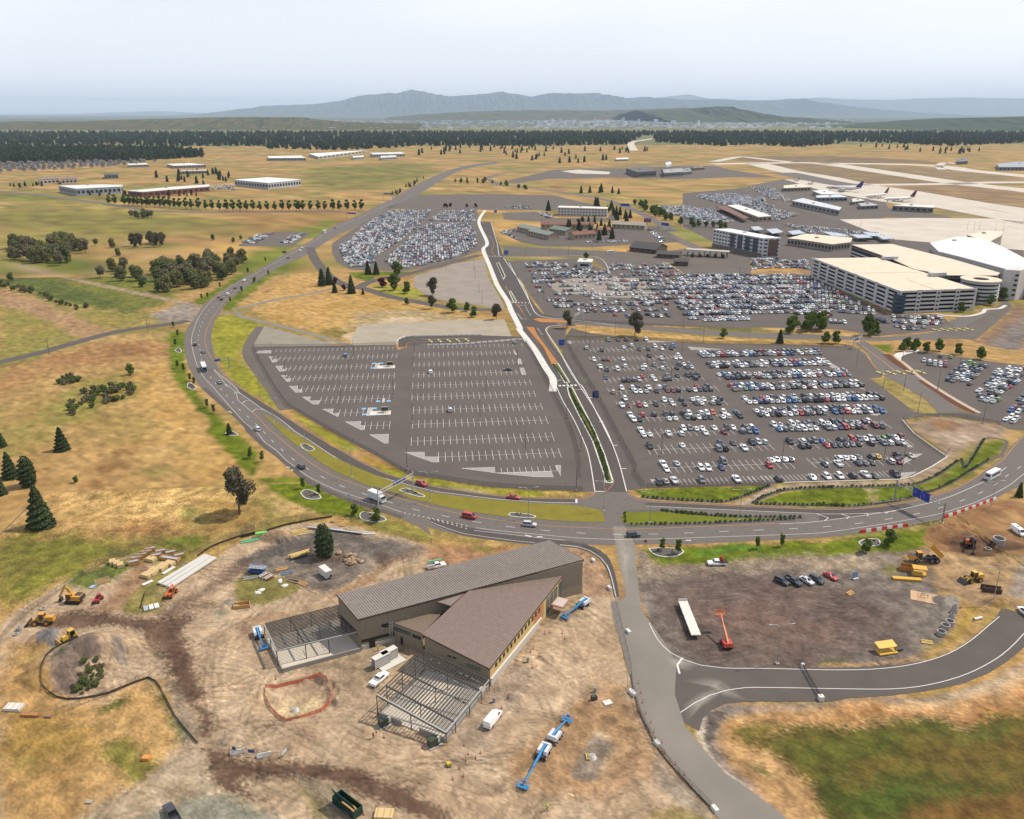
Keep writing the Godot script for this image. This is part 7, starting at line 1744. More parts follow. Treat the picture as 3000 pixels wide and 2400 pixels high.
	for a in [[136.3,-233.5,154.3,-236.6],[169.9,-241.4,178.3,-244.6,188.3,-249.3,196.6,-253.3]]:
		var path:=curve(a,3.0)
		var total:=length_of(path)
		var m:=int(total/2.0)
		for i in m:
			var q:=cut(path,total*i/m,total*(i+0.96)/m)
			var p:=(q[0]+q[q.size() - 1])/2; var d:=q[q.size() - 1] - q[0]
			var o:=thing("water_barrier","%s plastic road barrier, %s from left in the %s barrier line" % ["red" if i % 2==0 else "white",ordinal(i+1),"shorter" if k==0 else "longer"],"barrier",v3(p.x,0.05,p.y),-atan2(d.y,d.x),"red and white road barriers")
			part(o,"body",G().taper(Vector3.ZERO,v3(d.length(),1.0,0.7),0.0,0.22),mat("barrier_red","d8342c",0.5,0.0,"") if i % 2==0 else white)
			part(o,"top_ridge",G().box(v3(0,1.04,0),v3(d.length()*0.8,0.08,0.18)),M.barrier_red if i % 2==0 else white)
		k+=1
	var gt:=thing("barrier_gate","black swing barrier lying across the loop road","gate",Vector3.ZERO)
	var ga:=V([87.9,-167]); var gb:=V([87.1,-154.9])
	part(gt,"post",G().box(ga+v3(0,0.6,0),v3(0.7,1.2,0.7)),white); part(gt,"pedestal",G().box(gb+v3(0,0.6,0),v3(1.2,1.2,1.2)),white)
	for y in [0.4,0.8,1.2]:part(gt,"rail",G().beam(ga+v3(0,y,0),gb+v3(0,y,0),0.09,0.09),M.tyre)
	var br:=G()
	for i in 12:
		var p:=ga.lerp(gb,i/12.0); var q:=ga.lerp(gb,(i+1)/12.0)
		br.beam(p+v3(0,0.4,0),q+v3(0,1.2,0),0.06,0.06)
	part(gt,"bracing",br,M.tyre)
# ---- vehicles on the move or parked on site, people ---------------------------------------------------------------
func big_vehicle(called:String,label:String,category:String,a:Array,s:Vector3,body:Material,nose:bool)->Node3D:
	var o:=thing(called,label,category,v3((a[0]+a[2])/2,0.06,(a[1]+a[3])/2),aim(a))
	var L:=s.z
	if nose:
		part(o,"cargo_box",G().box(v3(0,0.9+s.y/2,L*0.14),v3(s.x,s.y,L*0.7)),body)
		part(o,"cab",G().taper(v3(0,0.5,-L*0.36),v3(s.x*0.92,1.3,L*0.24),0.03,0.05),body)
		part(o,"cab_top",G().taper(v3(0,1.8,-L*0.33),v3(s.x*0.9,0.9,L*0.18),0.1,0.2,0.1),body)
		part(o,"windshield",G().box(v3(0,2.15,-L*0.435),v3(s.x*0.8,0.75,0.1),0.0,0.25),M.car_glass)
		part(o,"chassis",G().box(v3(0,0.7,0.3),v3(1.2,0.4,L*0.9)),M.tyre)
	else:
		part(o,"body",G().taper(v3(0,0.4,0),v3(s.x,s.y,L),0.1,0.12),body)
		for sd in [-1,1]:
			for k in 5:part(o,"window",G().box(v3(sd*(s.x/2 - 0.04),0.4+s.y*0.62,-L*0.32+k*L*0.16),v3(0.06,s.y*0.36,L*0.13)),M.car_glass)
		part(o,"windshield",G().box(v3(0,0.4+s.y*0.6,-L/2+0.02),v3(s.x*0.85,s.y*0.42,0.1)),M.car_glass)
		part(o,"rear_window",G().box(v3(0,0.4+s.y*0.65,L/2 - 0.02),v3(s.x*0.7,s.y*0.3,0.1)),M.car_glass)
		part(o,"roof_hatch",G().box(v3(0,0.45+s.y,0.5),v3(0.9,0.1,1.0)),body)
	wheels(o,[[-s.x/2+0.2,-L*0.33],[s.x/2 - 0.2,-L*0.33],[-s.x/2+0.2,L*0.3],[s.x/2 - 0.2,L*0.3]],0.45,0.3)
	return o
func traffic()->void:
	var on:="vehicles driving on the approach road"
	for a in [["SUV","k",[-143,-495,-148,-510],"black SUV ahead of the white bus, nearest the outer road edge"],["sedan","g",[-134,-478,-138,-489],"dark grey car beside the sign arm on the curve"],["sedan","g",[-111,-418,-117,-431],"grey car behind the white bus on the curve"],["sedan","w",[-156,-698,-153,-725],"white car farthest up the curve near the grove"],["SUV","g",[-156,-667,-153,-691],"grey car on the curve beside the grove, second of two"],["SUV","w",[-157,-643,-156,-665],"white car entering the curve beside the red car"],["sedan","r",[-161,-633,-160,-653],"small red car on the outer lane beside the grove"],["SUV","k",[-157,-624,-157,-643],"black SUV right behind the small red car"],
		["SUV","s",[-79,-348,-84,-356],"silver car alone beside the orange stakes on the curve"],["SUV","k",[-54.2,-304.5,-58.4,-310.6],"black SUV with shadow below the median lamp"],["SUV","r",[-7.3,-284.2,-4,-281.4],"dark red SUV on the exit ramp behind the sign gantry"],["sedan","r",[25.5,-269.8,27.9,-268.8],"red sedan waiting on the exit ramp"],["van","r",[9.1,-256.1,11.6,-254.7],"bright red van on the approach road below the ramp"],["SUV","s",[28.8,-248.3,31.2,-247.6],"silver grey car following the red van"],["SUV","k",[61.6,-237.9,64.1,-237.9],"black SUV crossing the dusty junction"],
		["sedan","w",[-156,-699,-153,-716],"white car beyond the curve beside the dry verge"],["sedan","k",[-138,-810,-136,-831],"dark car near the gore of the far lot lane"],["SUV","w",[-133,-852,-130,-879],"white SUV beside the far lot gore"],["sedan","w",[-134,-872,-131,-896],"white car abreast of another beside the far lot"],["sedan","k",[-117,-1025,-113,-1051],"dark car far up the approach road"],["sedan","w",[-65,-1357,-59,-1391],"white car farthest up the approach road"],
		["SUV","b",[60,-1038,57,-989],"light blue car on the narrow access road"]]:
		add_car(a[0],a[1],v3(a[2][0],0.06,a[2][1]),aim(a[2]),a[3],on,true)
	for a in [["SUV","b",[-52,-463],0.05,"blue car parked at the back of the nearly empty lot"],["SUV","w",[-4,-426],0.0,"white car with open rear in the nearly empty lot"],["SUV","s",[5,-365],0.0,"silver SUV in the middle of the nearly empty lot"],["sedan","k",[37,-427],1.3,"black car turning in the nearly empty lot"],["sedan","g",[46,-482],0.1,"grey car in the back corner of the nearly empty lot"],
		["SUV","k",[98.5,-206],PI+0.55,"black SUV leftmost of the row on the gravel yard"],["pickup","k",[101.8,-205.7],PI+0.5,"black pickup second in the row on the gravel yard"],["sedan","s",[105.9,-205.7],PI+0.5,"silver car in the middle of the row on the gravel yard"],["SUV","k",[109,-205.8],PI+0.5,"black SUV fourth in the row on the gravel yard"],["sedan","r",[114,-207.4],PI+0.45,"red car at the right end of the row on the gravel yard"],
		["pickup","k",[-54.7,-133.5],0.6,"black pickup with covered bed at the bottom edge"],["SUV","w",[158.7,-184.3],0.0,"white vehicle cut by the right edge near the loop road"]]:
		add_car(a[0],a[1],ground_point(a[2],0.05),a[3],a[4],"",true)
	add_car("pickup","w",ground_point([-16.5,-171.4],0.03),aim([-18.2,-169.9,-14.9,-174.5]),"white pickup with tools in its bed between the steel bays","",true)
	add_car("cargo_van","w",ground_point([9.9,-154.6],0.03),aim([8.3,-152.6,11.4,-157.5]),"white cargo van with rear doors open on the dirt","",true)
	var u:=add_car("pickup","w",ground_point([-2.3,-224.1],0.03),aim([-4.6,-223.4,-0.1,-224.7]),"white work truck carrying green pipes behind the brown building","",true)
	part(u,"pipe_rack",G().box(v3(-0.7,2.1,0.4),v3(0.5,0.25,4.6)),mat("pipe_green","70c890",0.5,0.0,""))
	part(u,"tool_boxes",G().box(v3(0.8,1.4,1.8),v3(0.4,0.5,2.0)).box(v3(-0.8,1.4,1.8),v3(0.4,0.5,2.0)),M.white_sheet)
	var f:=add_car("pickup","w",V([82.8,-217.9],0.03),aim([86,-217.9,80,-218.2]),"white flatbed pickup carrying an orange sign board","",true)
	part(f,"flatbed",G().box(v3(0,1.1,1.9),v3(2.2,0.14,2.6)),M.tyre); part(f,"sign_board",G().box(v3(0,2.0,1.4),v3(1.5,1.5,0.12),0.5),mat("sign_orange","f0502c",0.5,0.0,""))
	var tk:=add_car("cargo_van","w",ground_point([187.9,-228.8],0.03),PI,"white truck with dark roof vent behind the large concrete ring","",true)
	part(tk,"roof_vent",G().box(v3(0,2.15,0.5),v3(0.5,0.15,0.5)),M.tyre)
	big_vehicle("box_truck","white box truck passing under the sign gantry","truck",[-25.5,-274.8,-20.3,-269.7],v3(2.4,2.6,7.6),mat("truck_white","f0f0f0",0.5,0.0,""),true)
	big_vehicle("shuttle_bus","white roofed bus with teal sides on the curve","bus",[-129,-453,-122,-433],v3(2.5,2.8,10.5),mat("truck_white","f0f0f0",0.5,0.0,""),false)
	var bus:=big_vehicle("shuttle_bus","small white shuttle bus right of the blue sign gantry","bus",[203,-269,211,-274],v3(2.4,2.6,8.2),M.truck_white,false)
	var bb:Node3D=get_node("shuttle_bus")
	part(bb,"teal_skirt",G().box(v3(0,1.0,0),v3(2.54,1.0,10.54)),mat("teal","2c6a78",0.4,0.0,""))
	for a in [[[166,-807,177,-810],"white shuttle bus by the dark-roofed office"],[[-126,-979,-124,-995],"white shuttle bus far up the approach road"]]:
		big_vehicle("shuttle_bus",a[1],"bus",a[0],v3(2.4,2.6,8.0),M.truck_white,false)
	worker("person in yellow high-visibility jacket and white helmet walking on the dirt",[18.8,-128.1],0.5,"d4e030","e8e8e4",true)
	worker("person in orange vest standing at a survey tripod in front of the steel bay",[-16.7,-151.6],-0.6,"c86040","e8e8e4",false)
	worker("person in yellow vest beside the white racks",[-17.5,-183.6],1.0,"d4c830","e8e8e4",false)
	var tp:=thing("survey_tripod","small yellow and black survey tripod beside the person in the orange vest","tripod",ground_point([-16,-151.7]))
	for k in 3:part(tp,"leg",G().tube(v3(0,1.4,0),v3(0.5*cos(k*2.1),0,0.5*sin(k*2.1)),0.03,0.03,5),M.timber_yellow)
	part(tp,"instrument",G().box(v3(0,1.55,0),v3(0.25,0.3,0.25)),M.tyre)
	var cp:=thing("compactor","small yellow plate compactor left of the red delineators","compactor",ground_point([-0.4,-142]),0.4)
	part(cp,"engine",G().box(v3(0,0.5,0),v3(0.7,0.6,0.8)),enamel("compactor_yellow","f0c830")); part(cp,"plate",G().box(v3(0,0.1,0),v3(0.8,0.12,1.2)),M.machine_grey); part(cp,"handle",G().beam(v3(0,0.6,0.5),v3(0,1.2,1.3),0.08,0.08),M.machine_grey)
func worker(label:String,at:Array,turn:float,vest:String,helmet:String,walking:bool)->void:
	var o:=thing("person",label,"person",ground_point(at,0.0),turn,"people on the site")
	var s:=0.28 if walking else 0.08
	var J:={"hip":v3(0,0.94,0),"chest":v3(0,1.34,0),"neck":v3(0,1.50,0),"head":v3(0,1.66,-0.01),"chin":v3(0,1.58,-0.05),"nose":v3(0,1.645,-0.115)}
	var bones:=[[J.hip,J.chest,0.155,0.17],[J.chest,J.neck,0.12,0.06],[J.neck,J.head,0.055,0.095],[J.head,J.chin,0.095,0.06],[J.nose,J.chin+v3(0,0.03,0),0.018,0.02]]
	for k in [-1,1]:
		var f:float=s*k
		var knee:=v3(k*0.10,0.50,-f*0.6 - 0.03); var ankle:=v3(k*0.11,0.09,-f if f>0 else -f*0.9)
		bones+=[[v3(k*0.10,0.90,0),knee,0.095,0.065],[knee,ankle,0.065,0.045],[ankle,ankle+v3(0,-0.04,-0.17),0.05,0.042]]
		var sh:=v3(k*0.20,1.42,0); var el:=v3(k*0.27,1.14,f*0.4+0.03); var wr:=v3(k*0.26,0.92,f*0.5 - 0.16)
		bones+=[[v3(k*0.08,1.42,0),sh,0.08,0.07],[sh,el,0.062,0.048],[el,wr,0.046,0.034]]
		for q in 4:bones.append([wr+v3((q - 1.5)*0.016,-0.07,-0.03),wr+v3((q - 1.5)*0.019,-0.15+absf(q - 1.6)*0.012,-0.055),0.011,0.009])
		bones+=[[wr,wr+v3(0,-0.08,-0.03),0.034,0.036],[wr+v3(-k*0.03,-0.03,-0.03),wr+v3(-k*0.045,-0.09,-0.06),0.012,0.010]]
	part(o,"body",nets(bones,0.022),mat("work_trousers","4a4c50",0.8,0.0,""))
	part(o,"jacket",nets([bones[0],bones[1].slice(0,2)+[0.11,0.055]]+bones.filter(func(b):return b[0].y>1.1 and absf(b[0].x)>0.05 and b[2]>0.04),0.03,0.022,0.86),mat("vest_"+vest,vest,0.7,0.0,""))
	part(o,"face",nets([bones[2],bones[3],bones[4]],0.018,0.004),mat("skin","d8a888",0.6,0.0,""))
	part(o,"helmet",G().tube(J.head+v3(0,0.03,0),J.head+v3(0,0.10,0),0.128,0.115,14).tube(J.head+v3(0,0.10,0),J.head+v3(0,0.15,0),0.115,0.05,14).box(J.head+v3(0,0.035,-0.13),v3(0.2,0.015,0.1)),mat("helmet_"+helmet,helmet,0.4,0.0,""))
func nets(bones:Array,cell:float,grow:=0.0,floor_y:=-1.0)->ArrayMesh:
	var lo:=Vector3.ONE*9; var hi:=-lo
	for b in bones:
		var r:float=maxf(b[2],b[3])+grow+cell*2
		lo=lo.min(b[0].min(b[1]) - Vector3.ONE*r); hi=hi.max(b[0].max(b[1])+Vector3.ONE*r)
	if floor_y>0:lo.y=maxf(lo.y,floor_y)
	var n:=Vector3i(((hi - lo)/cell).ceil())+Vector3i.ONE
	var F:=PackedFloat32Array()
	F.resize(n.x*n.y*n.z)
	F.fill(1.0)
	for b in bones:
		var r:float=maxf(b[2],b[3])+grow+0.07
		var a:=Vector3i(((b[0].min(b[1]) - Vector3.ONE*r - lo)/cell).floor()).clamp(Vector3i.ZERO,n - Vector3i.ONE); var z:=Vector3i(((b[0].max(b[1])+Vector3.ONE*r - lo)/cell).ceil()).clamp(Vector3i.ZERO,n - Vector3i.ONE)
		var d:Vector3=b[1] - b[0]
		var l2:=maxf(d.length_squared(),1e-6)
		for k in range(a.z,z.z+1):
			for j in range(a.y,z.y+1):
				for i in range(a.x,z.x+1):
					var p:=lo+v3(i,j,k)*cell
					var t:=clampf((p - b[0]).dot(d)/l2,0,1)
					var e:float=p.distance_to(b[0]+d*t) - lerpf(b[2],b[3],t) - grow
					var at:=(k*n.y+j)*n.x+i
					var h:=clampf(0.5+0.5*(F[at] - e)/0.03,0,1)
					F[at]=lerpf(F[at],e,h) - 0.03*h*(1 - h)
	var id:={}
	var V3:=PackedVector3Array()
	var st:=SurfaceTool.new()
	st.begin(Mesh.PRIMITIVE_TRIANGLES)
	var step:=[1,n.x,n.x*n.y]
	for k in n.z - 1:
		for j in n.y - 1:
			for i in n.x - 1:
				var at:=(k*n.y+j)*n.x+i
				var sum:=Vector3.ZERO; var c:=0
				for e in [[0,0,0,0],[1,0,0,0],[0,1,0,0],[1,1,0,0],[0,0,0,1],[1,0,0,1],[0,1,0,1],[1,1,0,1],[0,0,0,2],[1,0,0,2],[0,1,0,2],[1,1,0,2]]:
					var ax:int=e[3]; var u:=(ax+1) % 3; var w:=(ax+2) % 3
					var q:int=at+int(e[0])*int(step[u])+int(e[1])*int(step[w])
					var f0:=F[q]; var f1:=F[q+int(step[ax])]
					if (f0<0) != (f1<0):
						var o3:=Vector3.ZERO
						o3[u]=e[0]; o3[w]=e[1]; o3[ax]=f0/(f0 - f1)
						sum+=o3; c+=1
				if c>0:
					id[at]=V3.size()
					V3.append(lo+(v3(i,j,k)+sum/c)*cell)
	for p in V3:st.add_vertex(p)
	for k in range(1,n.z - 1):
		for j in range(1,n.y - 1):
			for i in range(1,n.x - 1):
				var at:=(k*n.y+j)*n.x+i
				for ax in 3:
					var f0:=F[at]; var f1:=F[at+int(step[ax])]
					if (f0<0)==(f1<0):continue
					var u:int=step[(ax+1) % 3]; var w:int=step[(ax+2) % 3]
					var q:=[at,at - u,at - u - w,at - w]
					if not (id.has(q[0]) and id.has(q[1]) and id.has(q[2]) and id.has(q[3])):continue
					if f0<0:q.reverse()
					for m in [0,1,2,0,2,3]:st.add_index(id[q[m]])
	st.generate_normals()
	return st.commit()
# ---- airport buildings, signs, lamps ------------------------------------------------------------------------------
func block(o:Node3D,called:String,a:Array,y0:float,y1:float,m:Material)->MeshInstance3D:
	return part(o,called,G().prism(P(a),y0,y1),m)
func hall(called:String,label:String,a:Array,h:float,wall_hex:String,roof_hex:String,storeys:=1,bays:=6,glass:="39414a",group:="")->Node3D:
	var o:=thing(called,label,"building",Vector3.ZERO,0.0,group)
	var p:=P(a)
	if Geometry2D.is_polygon_clockwise(p):p.reverse()
	block(o,"wall",a,0,h - 0.3,mat("wall_"+wall_hex,wall_hex,0.8,0.0,"mid",0.03))
	var r:=part(o,"roof",G().prism(grown(p,0.3),h - 0.3,h+0.4),mat("roof_"+roof_hex,roof_hex,0.7,0.0,"mid",0.03))
	part(r,"roof_unit",G().box(v3(p[0].lerp(p[2],0.45).x,h+1.0,p[0].lerp(p[2],0.45).y),v3(3,1.4,2.4)),M["wall_"+wall_hex])
	var gm:=mat("pane_"+glass,glass,0.15,0.0,"")
	for i in p.size():
		var u:=p[(i+1) % p.size()]; var v:=p[i]
		var d:=v - u
		var n:=Vector2(-d.y,d.x)
		if n.dot((u+v)*0.5)>0:continue
		var ua:=v3(u.x,0,u.y); var va:=v3(v.x,0,v.y)
		var k:=maxi(1,int(bays*clampf(d.length()/40.0,0.3,2.0)))
		for s in storeys:
			for b in k:
				var w:=on_wall(o,"window",ua,va,(b+0.2)/k,(b+0.8)/k,h*(s+0.3)/storeys,h*(s+0.72)/storeys,0.08,gm,0.16)
				w.name="window"
	return o
func grown(p:PackedVector2Array,d:float)->PackedVector2Array:
	var r:=Geometry2D.offset_polygon(p,d)
	return r[0] if r.size() else p
func gable(called:String,label:String,a:Array,w:float,h:float,rise:float,wall_hex:String,roof_hex:String,group:="")->void:
	var o:=thing(called,label,"building",Vector3.ZERO,0.0,group)
	var u:=V(a); var v:=v3(a[2],0,a[3])
	var s:=(v - u).cross(Vector3.UP).normalized()*w*0.5
	var f:=(v - u).normalized()*0.6
	var g:=G()
	g.hexa([u - s,v - s,v+s,u+s,u - s+v3(0,h,0),v - s+v3(0,h,0),v+s+v3(0,h,0),u+s+v3(0,h,0)])
	var t:=v3(0,h+rise,0)
	g.tri(u - s+v3(0,h,0),u+t,u+s+v3(0,h,0)); g.tri(v+s+v3(0,h,0),v+t,v - s+v3(0,h,0))
	part(o,"wall",g,mat("wall_"+wall_hex,wall_hex,0.8,0.0,"mid",0.05))
	for k in [-1,1]:
		var e:Vector3=s*k*1.1
		var y:=v3(0,h - 0.2,0)
		var r:=G()
		r.hexa([u - f+e+y,v+f+e+y,v+f+t,u - f+t,u - f+e+y+v3(0,0.2,0),v+f+e+y+v3(0,0.2,0),v+f+t+v3(0,0.22,0),u - f+t+v3(0,0.22,0)])
		part(o,"roof",r,mat("roof_"+roof_hex,roof_hex,0.8,0.0,"mid",0.1))
		var n:=maxi(2,int((v - u).length()/5.0))
		for i in n:
			var q:Vector3=u.lerp(v,(i+0.5)/n)+s*k*1.01
			part(o,"window",G().box(q+v3(0,h*0.55,0),v3(1.6,h*0.35,0.1) ,atan2(-(v - u).z,(v - u).x)),mat("pane_39414a","39414a",0.15,0.0,""))
func garage()->void:
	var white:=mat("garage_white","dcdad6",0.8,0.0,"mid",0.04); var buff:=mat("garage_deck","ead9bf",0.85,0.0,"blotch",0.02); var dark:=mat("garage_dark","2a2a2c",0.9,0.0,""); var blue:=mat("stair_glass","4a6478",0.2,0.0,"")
	var o:=thing("parking_garage","wide white parking garage with pale roof deck and dark open floors","parking garage")
	var a:=v3(315,0,-676); var b:=v3(315,0,-537); var c:=v3(373,0,-541); var d:=v3(371,0,-676)
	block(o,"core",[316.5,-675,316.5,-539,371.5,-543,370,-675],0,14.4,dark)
	block(o,"roof_deck",[315,-676,315,-537,373,-541,371,-676],14.4,15.0,buff)
	for s in [[a,b,9],[b,c,4]]:
		for k in 6:on_wall(o,"spandrel",s[0],s[1],0.0,1.0,k*2.85 - (0.0 if k else 0.3),k*2.85+1.35,0.1,white,0.5)
		for i in s[2]+1:
			var t:float=float(i)/s[2]
			on_wall(o,"pier",s[0],s[1],clampf(t - 0.012*9/s[2],0,1),clampf(t+0.012*9/s[2],0,1),0,15.9 if i % 2==1 else 15.2,0.35,white,0.5)
	for k in 5:
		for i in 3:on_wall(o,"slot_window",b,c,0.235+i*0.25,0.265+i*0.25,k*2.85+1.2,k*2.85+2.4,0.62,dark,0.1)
	part(o,"stair_tower",G().box(v3(316.5,6.5,-538.5),v3(5,13,5)),blue)
	for k in 5:part(o,"stair_landing",G().box(v3(316,1.4+k*2.8,-538),v3(6.4,0.4,6.4)),M.garage_dark)
	for q in [[340,-607,55,0.5,0.0],[343,-560,0.5,36,0.0]]:part(o,"deck_joint",G().box(v3(q[0],15.03,q[1]),v3(q[2],0.06,q[3])),mat("joint_dark","a08c74",0.9,0.0,""))
	var o2:=thing("parking_garage","rear white parking garage beyond the slot behind the front deck","parking garage")
	var w:=[383,-744,422,-744,428,-658,427,-596,418,-586,382,-590,371,-618,379,-669]
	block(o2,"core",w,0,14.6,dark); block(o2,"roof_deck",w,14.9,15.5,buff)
	for k in 5:block(o2,"spandrel",w,k*2.95+0.9,k*2.95+2.3,white) if k==4 else part(o2,"spandrel",G().prism(grown(P(w),0.2),k*2.95,k*2.95+1.3),white)
	for q in [[372,-666,380,-662],[369,-592,377,-588]]:part(o2,"stair_roof",G().box(v3((q[0]+q[2])/2,16.6,(q[1]+q[3])/2),v3(12,2.4,5)),white)
	var r:=thing("spiral_ramp","round white spiral ramp at the garage corner","ramp",V([393,-565])+v3(3,0,-7))
	part(r,"drum",G().tube(Vector3.ZERO,v3(0,14.5,0),9.5,9.5,32),dark)
	for k in 6:part(r,"ramp_ring",G().ring(v3(0,k*2.7+0.2,0),1.3,13.0,9.0,36),white)
	part(r,"roof",G().ring(v3(0,15.2,0),0.8,13.6,5.5,36),buff)
	var t:=thing("lift_tower","white square tower with small windows beside the spiral ramp","tower")
	block(t,"shaft",[414,-574,423,-569,435,-577,432,-587],0,22,white)
	for k in 5:part(t,"window",G().box(V([420,-570],4.0+k*3.6)+v3(1.5,0,0.6),v3(2.2,1.4,0.4),-0.1),dark)
